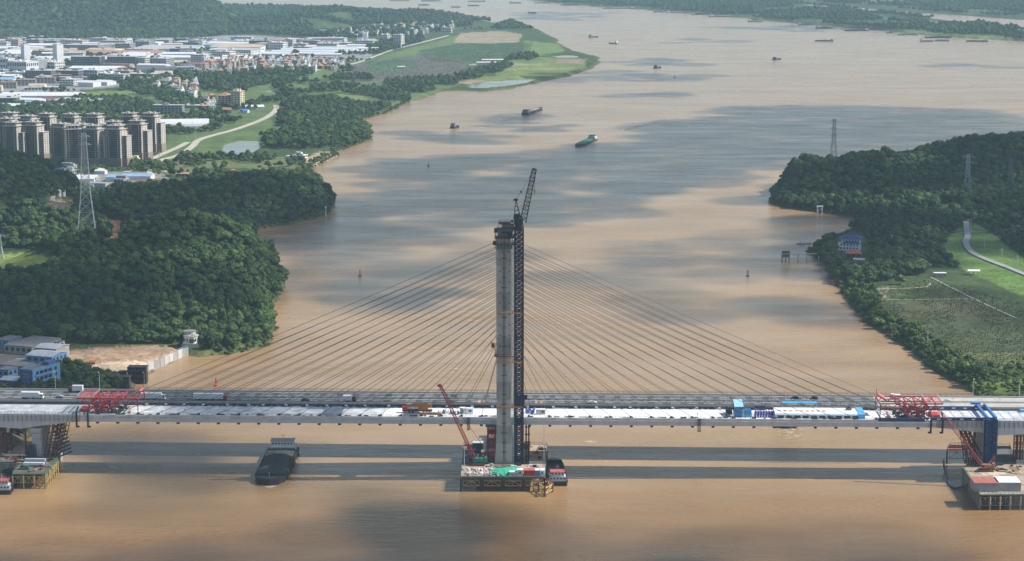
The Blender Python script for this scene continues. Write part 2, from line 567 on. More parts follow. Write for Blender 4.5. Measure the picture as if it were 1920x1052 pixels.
def land_mat():
    m = bpy.data.materials.new("land_cover")
    m.use_nodes = True
    nt = m.node_tree
    L = nt.links
    b = nt.nodes["Principled BSDF"]
    b.inputs["Roughness"].default_value = .95
    b.inputs["Specular IOR Level"].default_value = .1
    at = nt.nodes.new("ShaderNodeAttribute")
    at.attribute_name = "cover"
    geo = nt.nodes.new("ShaderNodeNewGeometry")
    out = at.outputs["Color"]
    for sc, lo, hi, col in ((.35, .55, 1.3, None), (.045, .72, 1.22, None), (.011, .85, 1.15, None)):
        n = nt.nodes.new("ShaderNodeTexNoise")
        n.inputs["Scale"].default_value = sc
        n.inputs["Detail"].default_value = 4
        L.new(geo.outputs["Position"], n.inputs["Vector"])
        mr = nt.nodes.new("ShaderNodeMapRange")
        mr.inputs[1].default_value = .3
        mr.inputs[2].default_value = .7
        mr.inputs[3].default_value = lo
        mr.inputs[4].default_value = hi
        L.new(n.outputs[0], mr.inputs[0])
        mx = nt.nodes.new("ShaderNodeVectorMath")
        mx.operation = 'SCALE'
        L.new(out, mx.inputs[0])
        L.new(mr.outputs[0], mx.inputs["Scale"])
        out = mx.outputs[0]
    L.new(out, b.inputs["Base Color"])
    return m
LAND = land_mat()

def terrain(name, key, px0, px1, pys, step, cover, basecol, label):
    pxs = np.arange(px0, px1 + .1, step)
    PX, PY = np.meshgrid(pxs, np.array(pys))
    X, Y = Wn(PX.ravel(), PY.ravel())
    Z = height(X, Y, key)
    nx, ny = len(pxs), len(pys)
    rgb = np.tile(np.array(basecol), (nx * ny, 1))
    pt = vnoise(X, Y, 60)
    rgb[pt > .6] *= (1.35, 1.25, 1.1)
    qx, qy = P(X, Y, np.maximum(Z, 0))
    rgb = paint(PX.ravel(), PY.ravel(), [c for c in cover if c[0][0][1] > 1e9], rgb)
    rgb = paint(qx, qy, cover, rgb)
    bank = (Z < 2.2)
    rgb[bank] = rgb[bank] * .5 + np.array((.15, .11, .06)) * .5
    idx = np.arange(nx * ny).reshape(ny, nx)
    a, b_, c, d = idx[:-1, :-1], idx[:-1, 1:], idx[1:, 1:], idx[1:, :-1]
    keep = (np.maximum.reduce([Z[a], Z[b_], Z[c], Z[d]]) > -3.9).ravel()
    F = np.stack([a.ravel(), d.ravel(), c.ravel(), b_.ravel()], 1)[keep]
    used = np.zeros(nx * ny, bool)
    used[F.ravel()] = True
    remap = np.cumsum(used) - 1
    F = remap[F]
    V = np.stack([X, Y, Z], 1)[used]
    print("ZMAX", name, V[:, 2].max())
    me = bpy.data.meshes.new(name)
    me.vertices.add(len(V))
    me.vertices.foreach_set("co", V.ravel())
    me.loops.add(F.size)
    me.loops.foreach_set("vertex_index", F.ravel().astype(np.int32))
    me.polygons.add(len(F))
    me.polygons.foreach_set("loop_start", np.arange(0, F.size, 4, dtype=np.int32))
    me.polygons.foreach_set("loop_total", np.full(len(F), 4, np.int32))
    me.polygons.foreach_set("use_smooth", np.ones(len(F), bool))
    me.update(calc_edges=True)
    at = me.attributes.new("cover", 'FLOAT_COLOR', 'POINT')
    at.data.foreach_set("color", np.concatenate([rgb[used], np.ones((len(V), 1))], 1).ravel())
    me.materials.append(LAND)
    o = bpy.data.objects.new(name, me)
    COL.objects.link(o)
    return tag(o, label, kind="structure")

pys_l = list(np.arange(-10, 200, 1.6)) + list(np.arange(200, 480, 2.4)) + list(np.arange(480, 912, 3.4))
terrain("left_bank", "L", -340, 1150, pys_l, 4.0, COVER_L, (.055, .085, .03), "green left bank with hills, fields and a factory district")
pys_r = list(np.arange(262, 480, 2.4)) + list(np.arange(480, 830, 3.4))
terrain("right_bank", "R", 1420, 2260, pys_r, 4.0, COVER_R, (.05, .078, .03), "right bank with a wooded headland, fields and a levee")
pys_i = list(np.arange(-4, 98, 1.5))
terrain("river_island", "I", 900, 2170, pys_i, 6.0, [
    ([(1650, 33), (1760, 40), (1880, 60), (1800, 56), (1690, 45)], (.15, .21, .085)),
    ([(1480, 20), (1560, 22), (1600, 32), (1490, 28)], (.16, .19, .11)),
    ([(1700, 52), (1900, 68), (1900, 74), (1690, 60)], (.13, .19, .07))], (.05, .08, .035), "long green island with trees far up the river")
terrain("far_bank", "F", 1420, 2320, list(np.arange(-10, 74, 1.5)), 6.0, [
    ([(1770, 14), (1850, 16), (1850, 20), (1770, 20)], (.15, .21, .085)),
    ([(1560, -2), (1760, 2), (1700, 8), (1560, 4)], (.16, .16, .12))], (.05, .08, .035), "distant flat green bank beyond the island")
# ------------------------------------------------------------------ clouds (they throw the broad shadows on river and hills)
def cloud_mat(key, dens):
    m = bpy.data.materials.new(key)
    m.use_nodes = True
    nt = m.node_tree
    L = nt.links
    nt.nodes.clear()
    o = nt.nodes.new("ShaderNodeOutputMaterial")
    d = nt.nodes.new("ShaderNodeBsdfDiffuse")
    d.inputs[0].default_value = (.85, .86, .88, 1)
    t = nt.nodes.new("ShaderNodeBsdfTransparent")
    mx = nt.nodes.new("ShaderNodeMixShader")
    lw = nt.nodes.new("ShaderNodeLayerWeight")
    lw.inputs[0].default_value = .5
    mr = nt.nodes.new("ShaderNodeMapRange")
    mr.inputs[1].default_value = .0
    mr.inputs[2].default_value = .9
    mr.inputs[3].default_value = dens
    mr.inputs[4].default_value = 0.0
    L.new(lw.outputs["Facing"], mr.inputs[0])
    L.new(mr.outputs[0], mx.inputs[0])
    L.new(t.outputs[0], mx.inputs[1])
    L.new(d.outputs[0], mx.inputs[2])
    L.new(mx.outputs[0], o.inputs[0])
    return m
CLOUD = cloud_mat("cloud_vapour", .55)
CLOUD_MID = cloud_mat("mid_cloud_vapour", .27)
CLOUD_THIN = cloud_mat("thin_cloud_vapour", .17)
def ico(sub):
    bm = bmesh.new()
    bmesh.ops.create_icosphere(bm, subdivisions=sub, radius=1.0)
    v = np.array([p.co[:] for p in bm.verts])
    f = [tuple(x.index for x in q.verts) for q in bm.faces]
    bm.free()
    return v, f
ICO1, ICO2, ICO3 = ico(1), ico(2), ico(3)
CLOUD_Z = 1250.0
def cloud(polys, spacing, r0, r1, hole=.0, ns=300, m=None):
    """puffs of vapour over the ground areas given; the sun drops their shade there"""
    off = SUN_DIR * (CLOUD_Z / SUN_DIR.z)
    mb = MB()
    k = 0
    for poly in polys:
        pw = wp(poly)
        xs = [p[0] for p in pw]; ys = [p[1] for p in pw]
        gx, gy = np.meshgrid(np.arange(min(xs), max(xs) + spacing, spacing), np.arange(min(ys), max(ys) + spacing, spacing))
        gx = gx.ravel() + (nrng.random(gx.size) - .5) * spacing
        gy = gy.ravel() + (nrng.random(gy.size) - .5) * spacing
        ok = inpoly(gx, gy, pw) & (vnoise(gx + 500, gy * 1.4, ns) > hole)
        for x, y in zip(gx[ok], gy[ok]):
            r = r0 + (r1 - r0) * rng.random() ** 2
            v = ICO2[0] * np.array((r * rng.uniform(.9, 1.5), r * rng.uniform(.8, 1.2), r * .42))
            a = rng.random() * 6.28
            ca, sa = math.cos(a), math.sin(a)
            z = rng.uniform(-30, 60)
            vv = np.stack([v[:, 0] * ca - v[:, 1] * sa + x + off.x, v[:, 0] * sa + v[:, 1] * ca + y + off.y, v[:, 2] + CLOUD_Z + z], 1)
            mb.add([tuple(q) for q in vv], ICO2[1])
            k += 1
    if not k: return None
    o = smooth(mb.build("cloud", m or CLOUD))
    return tag(o, "white fair weather cloud drifting high above the valley", kind="structure")
# over the middle of the river, the left point, the works and the right headland
cloud([[(690, 303), (860, 300), (918, 286), (1080, 281), (1200, 262), (1220, 240), (1342, 217), (1377, 202), (1560, 197), (1700, 202), (1930, 216), (1990, 300), (1640, 318), (1463, 315), (1320, 349), (1205, 383), (1148, 412), (1119, 426), (947, 424),
        (804, 435), (720, 452), (575, 466), (490, 462), (470, 436), (632, 382), (718, 372), (798, 352), (735, 322)]], 40, 34, 56, hole=.02, ns=160)
cloud([[(765, 249), (880, 246), (965, 258), (940, 268), (800, 266)], [(918, 218), (1000, 212), (1080, 222), (1100, 246), (960, 244)]], 44, 26, 44, hole=.1, ns=120)
cloud([[(517, 480), (800, 448), (935, 470), (935, 510), (860, 520), (800, 560), (690, 580), (520, 590)]], 44, 34, 64, hole=.2, ns=140, m=CLOUD_MID)
cloud([[(1176, 482), (1300, 455), (1560, 440), (1600, 470), (1610, 590), (1500, 604), (1320, 592), (1290, 560), (1180, 530)]], 44, 34, 64, hole=.16, ns=140, m=CLOUD_MID)
cloud([[(735, 545), (800, 530), (880, 540), (935, 560), (930, 584), (850, 578), (760, 560)]], 34, 24, 36, hole=.05, ns=90)
cloud([[(1440, 372), (1640, 320), (2050, 330), (2100, 470), (1930, 500), (1800, 470), (1740, 520), (1560, 490), (1500, 440), (1440, 400)]], 60, 42, 68, hole=.3)
cloud([[(1620, 560), (1760, 530), (2100, 590), (2100, 690), (1840, 660), (1700, 620)]], 52, 34, 56, hole=.42, ns=120, m=CLOUD_MID)
cloud([[(-100, 350), (180, 360), (430, 376), (480, 420), (470, 462), (250, 452), (120, 446), (-100, 446)], [(-100, 540), (150, 520), (260, 500), (400, 500), (330, 580), (250, 650), (-100, 650)]], 58, 40, 62, hole=.3, ns=170)
cloud([[(-100, 640), (120, 640), (220, 700), (250, 780), (-100, 800)]], 40, 30, 46, hole=.12, ns=90, m=CLOUD_MID)
cloud([[(120, 800), (250, 806), (480, 825), (560, 850), (500, 885), (480, 915), (300, 905), (130, 900), (40, 860)]], 34, 26, 46, hole=.1, ns=80, m=CLOUD_MID)
cloud([[(400, 915), (560, 905), (840, 928), (1000, 930), (1060, 960), (1180, 1000), (1500, 992), (1700, 1020), (1900, 1010), (2000, 1120), (-100, 1120), (0, 1045), (300, 1030), (520, 1022), (620, 985), (430, 950)]], 34, 30, 56, hole=.18, ns=120, m=CLOUD_THIN)
for poly in ([(1160, 116), (1240, 108), (1330, 118), (1400, 122), (1260, 127)], [(1060, 140), (1200, 132), (1370, 142), (1300, 152), (1100, 152)], [(1180, 176), (1260, 172), (1350, 181), (1260, 186)],
             [(1240, 74), (1330, 72), (1400, 78), (1300, 82)], [(1700, 122), (1820, 118), (1930, 126), (1800, 130)], [(960, 22), (1150, 24), (1100, 40), (980, 36)], [(1300, 52), (1500, 48), (1700, 56), (1500, 60)]):
    cloud([poly], 70, 40, 60, hole=.1)

# ------------------------------------------------------------------ trees
def leaf_mat(key, lo, hi):
    m = bpy.data.materials.new(key)
    m.use_nodes = True
    nt = m.node_tree
    L = nt.links
    b = nt.nodes["Principled BSDF"]
    b.inputs["Roughness"].default_value = .75
    b.inputs["Specular IOR Level"].default_value = .25
    oi = nt.nodes.new("ShaderNodeObjectInfo")
    geo = nt.nodes.new("ShaderNodeNewGeometry")
    n = nt.nodes.new("ShaderNodeTexNoise")
    n.inputs["Scale"].default_value = .35
    n.inputs["Detail"].default_value = 3
    L.new(geo.outputs["Position"], n.inputs["Vector"])
    ad = nt.nodes.new("ShaderNodeMath")
    ad.operation = 'MULTIPLY_ADD'
    ad.inputs[1].default_value = .55
    nb = nt.nodes.new("ShaderNodeTexNoise")         # stands of one kind and another
    nb.inputs["Scale"].default_value = .028
    nb.inputs["Detail"].default_value = 2
    L.new(geo.outputs["Position"], nb.inputs["Vector"])
    nm = nt.nodes.new("ShaderNodeMath")
    nm.operation = 'MULTIPLY_ADD'
    nm.inputs[1].default_value = .75
    nm.inputs[2].default_value = -.16
    L.new(nb.outputs[0], nm.inputs[0])
    na = nt.nodes.new("ShaderNodeMath")
    na.operation = 'ADD'
    L.new(n.outputs[0], na.inputs[0])
    L.new(nm.outputs[0], na.inputs[1])
    ha = nt.nodes.new("ShaderNodeMath")
    ha.operation = 'MULTIPLY'
    ha.inputs[1].default_value = .72
    L.new(na.outputs[0], ha.inputs[0])
    L.new(ha.outputs[0], ad.inputs[0])
    m2 = nt.nodes.new("ShaderNodeMath")
    m2.operation = 'MULTIPLY'
    m2.inputs[1].default_value = .5
    L.new(oi.outputs["Random"], m2.inputs[0])
    L.new(m2.outputs[0], ad.inputs[2])
    r = nt.nodes.new("ShaderNodeValToRGB")
    r.color_ramp.elements[0].position = .15
    r.color_ramp.elements[1].position = .78
    r.color_ramp.elements[0].color = (*lo, 1)
    r.color_ramp.elements[1].color = (*hi, 1)
    e = r.color_ramp.elements.new(.86)
    e.color = (hi[0] * 1.45, hi[1] * 1.2, hi[2], 1)
    L.new(ad.outputs[0], r.inputs[0])
    L.new(r.outputs[0], b.inputs["Base Color"])
    return m
LEAF = [leaf_mat("leaf_deep", (.012, .030, .012), (.045, .088, .024)), leaf_mat("leaf_mid", (.020, .046, .015), (.082, .138, .032)), leaf_mat("leaf_bamboo", (.05, .085, .02), (.125, .185, .042))]
BARK = mat("bark", (.16, .12, .085), .9)

def crown_mesh(name, seed, h, r, lobes, tufts, tsize, lm, shape='round', trunk=True):
    """trunk with limbs, lumpy crown lobes and many loose leaf tufts around them"""
    g = random.Random(seed)
    mb = MB()
    c0 = h * (.2 if shape == 'bush' else .34)
    if trunk:
        mb.cyl(0, 0, -1.2, h * .035, h * .55 + 1.2, 6, 1, h * .016)
        for k in range(4):
            a = k * 1.57 + g.random()
            mb.beam((0, 0, h * .36), (math.cos(a) * r * .5, math.sin(a) * r * .5, h * .6), h * .018, mi=1)
    cen = []
    for k in range(lobes):
        a = g.random() * 6.283
        if shape == 'tall':
            t = (k + .5) / lobes
            rr = r * (.75 - .5 * abs(t - .35))
            p = (math.cos(a) * r * .3, math.sin(a) * r * .3, h * (.3 + .64 * t))
            s = rr
        else:
            q = g.random() ** .6
            p = (math.cos(a) * r * .62 * q, math.sin(a) * r * .62 * q, c0 + (h - c0) * (.30 + .48 * (1 - q * q) * g.uniform(.6, 1)))
            s = r * g.uniform(.36, .56)
        cen.append((p, s))
        v = ICO2[0] if lobes < 10 else ICO1[0]
        f = ICO2[1] if lobes < 10 else ICO1[1]
        vv = []
        for x, y, z in v:
            d = 1 + .34 * mnoise.noise(Vector((x * 1.9 + seed, y * 1.9 + k * 3.1, z * 1.9)))
            vv.append((p[0] + x * s * d, p[1] + y * s * d, p[2] + z * s * d * (.72 if shape != 'tall' else 1.15)))
        mb.add(vv, f, 0)
    for k in range(tufts):
        p, s = cen[g.randrange(len(cen))]
        d = Vector((g.gauss(0, 1), g.gauss(0, 1), g.gauss(.25, 1))).normalized()
        c = Vector(p) + Vector((d.x * s, d.y * s, d.z * s * (.75 if shape != 'tall' else 1.15))) * g.uniform(.86, 1.2)
        n = (d + Vector((g.gauss(0, .55), g.gauss(0, .55), g.gauss(.2, .5)))).normalized()
        u = n.orthogonal().normalized()
        w = n.cross(u)
        t = tsize * g.uniform(.6, 1.3)
        an = g.random() * 6.28
        u, w = u * math.cos(an) + w * math.sin(an), w * math.cos(an) - u * math.sin(an)
        mb.add([tuple(c - u * t), tuple(c + w * t * .7 + n * t * .2), tuple(c + u * t), tuple(c - w * t * .7 + n * t * .15)], [(0, 1, 2, 3)], 0)
    return mb, [lm, BARK]

TREE_SPECS = [  # name, seed, h, r, lobes, tufts, size, leaf, shape
    ("broadleaf_tree", 3, 8.5, 4.6, 8, 420, .62, 0, 'round'),
    ("broadleaf_tree", 8, 9.5, 4.2, 9, 420, .60, 1, 'round'),
    ("broadleaf_tree", 15, 7.2, 4.4, 7, 380, .60, 0, 'round'),
    ("broadleaf_tree", 21, 8.2, 3.7, 7, 380, .55, 1, 'round'),
    ("slender_tree", 27, 12.5, 2.9, 8, 420, .5, 1, 'tall'),
    ("bamboo_clump", 33, 7.5, 3.6, 9, 480, .7, 2, 'bush'),
    ("shrub", 41, 3.4, 2.4, 6, 200, .42, 1, 'bush'),
    ("shrub", 47, 3.0, 2.6, 6, 200, .42, 2, 'bush'),
]
TEMPL = bpy.data.collections.new("tree_kinds")       # not in the scene: sources of the stuff instances
TREE_ME, TREE_OB = [], []
for i, (nm, sd, h, r, lo, tu, ts, lf, sh) in enumerate(TREE_SPECS):
    mb, ms = crown_mesh(nm, sd, h, r, lo, tu, ts, LEAF[lf], sh)
    me = mb.mesh(nm, ms)
    TREE_ME.append(me)
    o = bpy.data.objects.new("%d_%s" % (i, nm), me)
    TEMPL.objects.link(o)
    TREE_OB.append(o)

def gn_instancer():
    ng = bpy.data.node_groups.new("scatter", 'GeometryNodeTree')
    ng.interface.new_socket("Geometry", in_out='INPUT', socket_type='NodeSocketGeometry')
    ng.interface.new_socket("Geometry", in_out='OUTPUT', socket_type='NodeSocketGeometry')
    N, L = ng.nodes, ng.links
    gi, go = N.new("NodeGroupInput"), N.new("NodeGroupOutput")
    ip = N.new("GeometryNodeInstanceOnPoints")
    ci = N.new("GeometryNodeCollectionInfo")
    ci.inputs["Collection"].default_value = TEMPL
    ci.inputs["Separate Children"].default_value = True
    ci.inputs["Reset Children"].default_value = True
    ip.inputs["Pick Instance"].default_value = True
    def attr(nm, ty):
        a = N.new("GeometryNodeInputNamedAttribute")
        a.data_type = ty
        a.inputs["Name"].default_value = nm
        return a.outputs["Attribute"]
    L.new(gi.outputs[0], ip.inputs["Points"])
    L.new(ci.outputs[0], ip.inputs["Instance"])
    L.new(attr("pick", 'INT'), ip.inputs["Instance Index"])
    L.new(attr("turn", 'FLOAT_VECTOR'), ip.inputs["Rotation"])
    L.new(attr("size", 'FLOAT_VECTOR'), ip.inputs["Scale"])
    L.new(ip.outputs[0], go.inputs[0])
    return ng
SCATTER = gn_instancer()

def scatter(name, label, pts, pick, turn, size):
    me = bpy.data.meshes.new(name)
    n = len(pts)
    me.vertices.add(n)
    me.vertices.foreach_set("co", np.asarray(pts, np.float32).ravel())
    a = me.attributes.new("pick", 'INT', 'POINT'); a.data.foreach_set("value", np.asarray(pick, np.int32))
    t = np.zeros((n, 3), np.float32); t[:, 2] = turn
    a = me.attributes.new("turn", 'FLOAT_VECTOR', 'POINT'); a.data.foreach_set("vector", t.ravel())
    a = me.attributes.new("size", 'FLOAT_VECTOR', 'POINT'); a.data.foreach_set("vector", np.asarray(size, np.float32).ravel())
    o = bpy.data.objects.new(name, me)
    COL.objects.link(o)
    md = o.modifiers.new("scatter", 'NODES')
    md.node_group = SCATTER
    return tag(o, label, kind="stuff")

def tree_points(key, poly, sp, kinds, smin, smax, dens=1.0, excl=(), clump=None, minz=1.2):
    pw = wp(poly)
    xs = [p[0] for p in pw]; ys = [p[1] for p in pw]
    gx, gy = np.meshgrid(np.arange(min(xs), max(xs), sp), np.arange(min(ys), max(ys), sp))
    gx = gx.ravel() + (nrng.random(gx.size) - .5) * sp * .95
    gy = gy.ravel() + (nrng.random(gy.size) - .5) * sp * .95
    ok = inpoly(gx, gy, pw) & (nrng.random(gx.size) < dens)
    if clump:
        ok &= vnoise(gx + 77, gy, clump[0]) > clump[1]
    gx, gy = gx[ok], gy[ok]
    z = height(gx, gy, key)
    qx, qy = P(gx, gy, np.maximum(z, 0))
    ok = (z > minz) & (qx > -160) & (qx < 2080)
    for e in excl:
        ok &= ~inpoly(qx, qy, e)
    gx, gy, z = gx[ok], gy[ok], z[ok]
    n = len(gx)
    pick = nrng.choice(np.array([k for k, _ in kinds]), n, p=np.array([w for _, w in kinds], float) / sum(w for _, w in kinds))
    s = smin * .9 + (smax * 1.18 - smin * .9) * nrng.random(n) ** 1.5
    size = np.stack([s * (.9 + .2 * nrng.random(n)), s * (.9 + .2 * nrng.random(n)), s * (.85 + .35 * nrng.random(n))], 1)
    return [np.stack([gx, gy, z - .3], 1), pick, nrng.random(n) * 6.283, size]

GRASS_A = [(-60, 470), (60, 466), (118, 482), (104, 500), (62, 516), (-60, 526)]
REDCUT = [(180, 412), (226, 408), (234, 440), (224, 474), (200, 466), (206, 436)]
TRACK = [(76, 378), (112, 370), (146, 378), (146, 398), (118, 402), (92, 408), (78, 398)]
YARD = [(112, 648), (346, 650), (352, 668), (345, 676), (270, 706), (190, 708), (120, 712)]
WORKS = [(-200, 636), (112, 640), (116, 700), (104, 735), (-200, 740)]
FOREST = [(0, 4), (1, 3), (2, 4), (3, 3), (5, .5)]
near = []     # candidates for the individually placed trees
def zone(name, label, key, poly, sp, kinds, a, b, individual=None, **kw):
    d = tree_points(key, poly, sp, kinds, a, b, **kw)
    if individual:
        return d
    if len(d[0]): scatter(name, label, *d)
    return d

z1 = zone("hill_forest", "", "L", [(-300, 655), (112, 655), (330, 656), (352, 660), (380, 666), (420, 662), (470, 652), (503, 645), (514, 628), (508, 598), (518, 572), (534, 537), (526, 512), (494, 468), (476, 440),
        (440, 455), (300, 462), (236, 470), (130, 476), (-300, 480)], 5.4, FOREST + [(4, .35)], .72, 1.12, individual=True, excl=(GRASS_A, REDCUT, YARD, WORKS))
order = np.argsort(z1[0][:, 1] + np.where(z1[0][:, 0] < Wn(-20, 600)[0], 9999, 0))
vis = order[:225]
rest = order[225:]
for i in vis:
    o = bpy.data.objects.new(TREE_SPECS[z1[1][i]][0], TREE_ME[z1[1][i]])
    o.location = z1[0][i]; o.rotation_euler = (0, 0, z1[2][i]); o.scale = z1[3][i]
    COL.objects.link(o)
    bam = z1[1][i] == 5
    x = P(*z1[0][i])[0]
    side = ["at the left picture edge behind the works", "behind the grey roofed workshop", "behind the white hut at the works", "behind the left end of the bare yard", "behind the middle of the bare yard", "behind the right end of the bare yard", "just left of the round pump house",
            "right behind the round pump house", "on the shore right of the pump house", "at the river end of the near hill"][int(np.searchsorted([50, 90, 135, 190, 240, 290, 335, 385, 440], x))]
    if bam: tag(o, "pale bamboo clump " + side, "bamboo", "bamboo clumps " + side)
    elif z1[1][i] == 4: tag(o, "slender upright tree " + side, "tree", "slender trees " + side)
    else:
        tn = ["broad deep green", "tall mid green", "low deep green", "narrow mid green"][z1[1][i]]
        tag(o, "%s tree %s" % (tn, side), "tree", "%s trees %s" % (tn, side))
scatter("hill_forest", "dense dark green forest covering the near left hill", *[np.asarray(a)[rest] for a in z1])
zone("ridge_forest", "dark forest on the low ridge running out to the left point", "L", [(200, 474), (236, 462), (300, 458), (440, 450), (474, 436), (500, 428), (545, 422), (598, 410), (622, 398), (626, 380), (614, 360), (590, 342), (560, 338), (430, 340), (330, 352), (200, 372), (150, 388), (150, 470)],
     5.6, FOREST, .7, 1.1, excl=(REDCUT, TRACK, [(246, 420), (286, 420), (284, 444), (250, 448)], [(150, 398), (204, 398), (206, 414), (150, 418)]))
zone("slope_forest", "dark forest on the left edge slope beside the pylon", "L", [(-300, 480), (140, 476), (160, 470), (160, 400), (76, 370), (84, 352), (20, 330), (-300, 330)], 6, FOREST, .75, 1.15, excl=(GRASS_A, TRACK, REDCUT))
GRASS_R = [(1804, 422), (1780, 440), (1766, 462), (1778, 492), (1822, 520), (1930, 566), (2100, 612), (2100, 536), (1932, 488), (1890, 460), (1864, 438), (1834, 420)]
FIELD_R = [(1636, 542), (1746, 520), (1830, 514), (1990, 565), (2100, 600), (2100, 700), (1840, 694), (1780, 664), (1700, 636), (1655, 600)]
zone("headland_forest", "dark wooded headland on the right bank below the pylons", "R", [(1440, 378), (1450, 386), (1480, 392), (1530, 398), (1584, 405), (1612, 414), (1700, 420), (1800, 424), (2100, 440), (2200, 300), (1960, 288), (1830, 298), (1740, 310), (1640, 325), (1540, 336), (1480, 349), (1450, 364)],
     6.0, FOREST, .75, 1.15, excl=([(1624, 368), (1640, 366), (1720, 390), (1718, 398), (1640, 380)], [(1760, 382), (1802, 380), (1804, 398), (1760, 400)], [(1680, 406), (1706, 406), (1704, 422), (1682, 422)], GRASS_R))
zone("orchard_scrub", "low dark orchard scrub on the flat ground behind the fields", "R", [(1600, 428), (1700, 420), (1800, 424), (2150, 430), (2150, 530), (1990, 560), (1850, 512), (1740, 516), (1640, 520), (1570, 500), (1540, 474), (1560, 452)],
     4.4, [(0, 1), (2, 1), (6, 4), (7, .6)], .7, 1.05, dens=.85, excl=(GRASS_R, FIELD_R, [(1564, 432), (1626, 430), (1640, 508), (1572, 514)], [(1735, 500), (1850, 505), (1840, 522), (1735, 522)], [(1800, 415), (1830, 415), (1830, 480), (1940, 530), (1930, 545), (1800, 480)]))
zone("bank_grove", "leafy grove on the right bank below the riverside house", "R", [(1536, 488), (1556, 480), (1640, 486), (1730, 500), (1738, 522), (1660, 536), (1600, 545), (1566, 520), (1548, 502)], 5.2, [(0, 2), (1, 2), (2, 1), (3, 2), (5, 2)], .75, 1.15, excl=([(1564, 432), (1626, 430), (1640, 508), (1572, 514)],))
zone("bank_shrubs", "strip of bright shrubs along the right river bank", "R", [(1556, 515), (1590, 545), (1640, 560), (1650, 590), (1700, 625), (1770, 660), (1820, 690), (1840, 700), (1800, 722), (1790, 712), (1740, 690), (1700, 653), (1662, 628), (1620, 607), (1586, 563)], 3.6, [(6, 4), (7, 3), (5, 1.2), (3, .3)], .7, 1.15, minz=.8)
zone("bridge_end_shrubs", "rough shrubs and tall grass at the right bridge end", "R", [(1796, 716), (1830, 695), (2100, 690), (2100, 770), (1880, 752), (1826, 744)], 4.2, [(6, 3), (7, 5), (5, .6)], .5, .95, dens=.6, minz=.8)
zone("pier_shrubs", "dark shrubs on the bank beside the old gate blocks", "L", [(110, 705), (150, 700), (215, 722), (240, 732), (180, 762), (110, 790), (60, 820), (-100, 850), (-100, 740), (96, 740)], 4.2, [(0, 1), (2, 1), (6, 3), (5, .7)], .55, .9, minz=1.0)
# farther left bank
zone("mangrove_wood", "thick riverside wood beside the pond and dike road", "L", [(530, 196), (620, 190), (680, 205), (735, 205), (700, 218), (680, 230), (684, 241), (698, 252), (690, 264), (650, 278), (620, 282), (560, 286), (500, 284), (490, 262), (540, 246), (520, 240), (528, 215)], 7.5, FOREST, .8, 1.2, excl=([(505, 244), (520, 244), (532, 252), (515, 260)],))
zone("estate_wood", "green wood behind the apartment towers", "L", [(-60, 205), (90, 205), (150, 190), (250, 196), (290, 205), (290, 225), (200, 232), (60, 226), (-60, 222)], 8, FOREST, .85, 1.25)
zone("dike_trees", "belts of trees along the fields and the dike", "L", [(640, 165), (720, 158), (800, 156), (860, 146), (930, 128), (960, 112), (1000, 104), (1010, 112), (960, 128), (940, 140), (880, 156), (840, 168), (790, 180), (760, 194), (720, 196), (680, 184), (640, 180)], 8.5, FOREST, .75, 1.2, clump=(45, .42))
zone("hedge_trees", "scattered trees and hedges among the left bank fields", "L", [(480, 200), (520, 160), (600, 145), (700, 130), (700, 160), (640, 175), (560, 182), (520, 196)], 9, FOREST, .7, 1.15, clump=(50, .52))
zone("roadside_trees", "scattered trees beside the winding road and factory sheds", "L", [(290, 230), (330, 225), (480, 195), (500, 215), (440, 245), (370, 262), (330, 300), (440, 296), (560, 300), (575, 318), (480, 322), (330, 345), (300, 320)], 7.5, FOREST + [(6, 3)], .6, 1.0, clump=(34, .5), excl=([(412, 262), (490, 262), (490, 294), (412, 294)], [(280, 255), (372, 258), (520, 198), (525, 208), (330, 300), (282, 326)]))
zone("village_trees", "trees between the factories and the village houses", "L", [(160, 160), (290, 140), (420, 150), (500, 140), (640, 128), (660, 134), (560, 150), (470, 170), (440, 200), (330, 210), (300, 195), (210, 168)], 10, FOREST, .9, 1.3, clump=(60, .5))
zone("town_trees", "trees along the streets of the factory district", "L", [(-60, 100), (480, 90), (690, 100), (700, 118), (480, 130), (350, 145), (200, 170), (-60, 200)], 12, FOREST, .7, 1.1, clump=(60, .68))
zone("estate_trees", "garden trees around the apartment towers", "L", [(-60, 285), (60, 290), (180, 312), (300, 312), (330, 318), (300, 335), (180, 340), (60, 335), (-60, 330)], 6, [(1, 2), (3, 2), (5, 3), (6, 2)], .6, 1.0, clump=(30, .42), excl=([(84, 330), (345, 330), (345, 356), (84, 356)],))
zone("mountain_forest", "hazy forest covering the far left mountain", "L", [(-300, 84), (300, 82), (410, 70), (430, 40), (340, 2), (-300, -6)], 10, FOREST, 1.15, 1.7, dens=.92)
zone("far_wood", "far wood and low hills beyond the factories", "L", [(390, 72), (480, 66), (620, 78), (740, 70), (900, 58), (1000, 58), (960, 46), (880, 38), (790, 29), (660, 21), (480, 15), (400, 16)], 13, FOREST, 1.1, 1.6, clump=(110, .38))
zone("grove_trees", "dark grove beside the white housing blocks", "L", [(690, 92), (740, 80), (790, 72), (800, 80), (760, 92), (720, 104), (690, 106)], 10, FOREST, 1.0, 1.4, clump=(50, .35))
zone("island_wood", "wooded belts on the long river island", "I", [(930, 0), (1062, 7), (1200, 17), (1400, 34), (1600, 52), (1800, 70), (2000, 82), (2000, 66), (1800, 44), (1600, 20), (1485, 7), (1300, -3)], 15, FOREST, 1.0, 1.6, clump=(130, .42))
zone("far_bank_wood", "tree belts on the far bank beyond the island", "F", [(1480, 2), (1600, 13), (1800, 28), (1920, 37), (2080, 46), (2080, -8), (1440, -8)], 20, FOREST, 1.2, 1.8, clump=(170, .42))
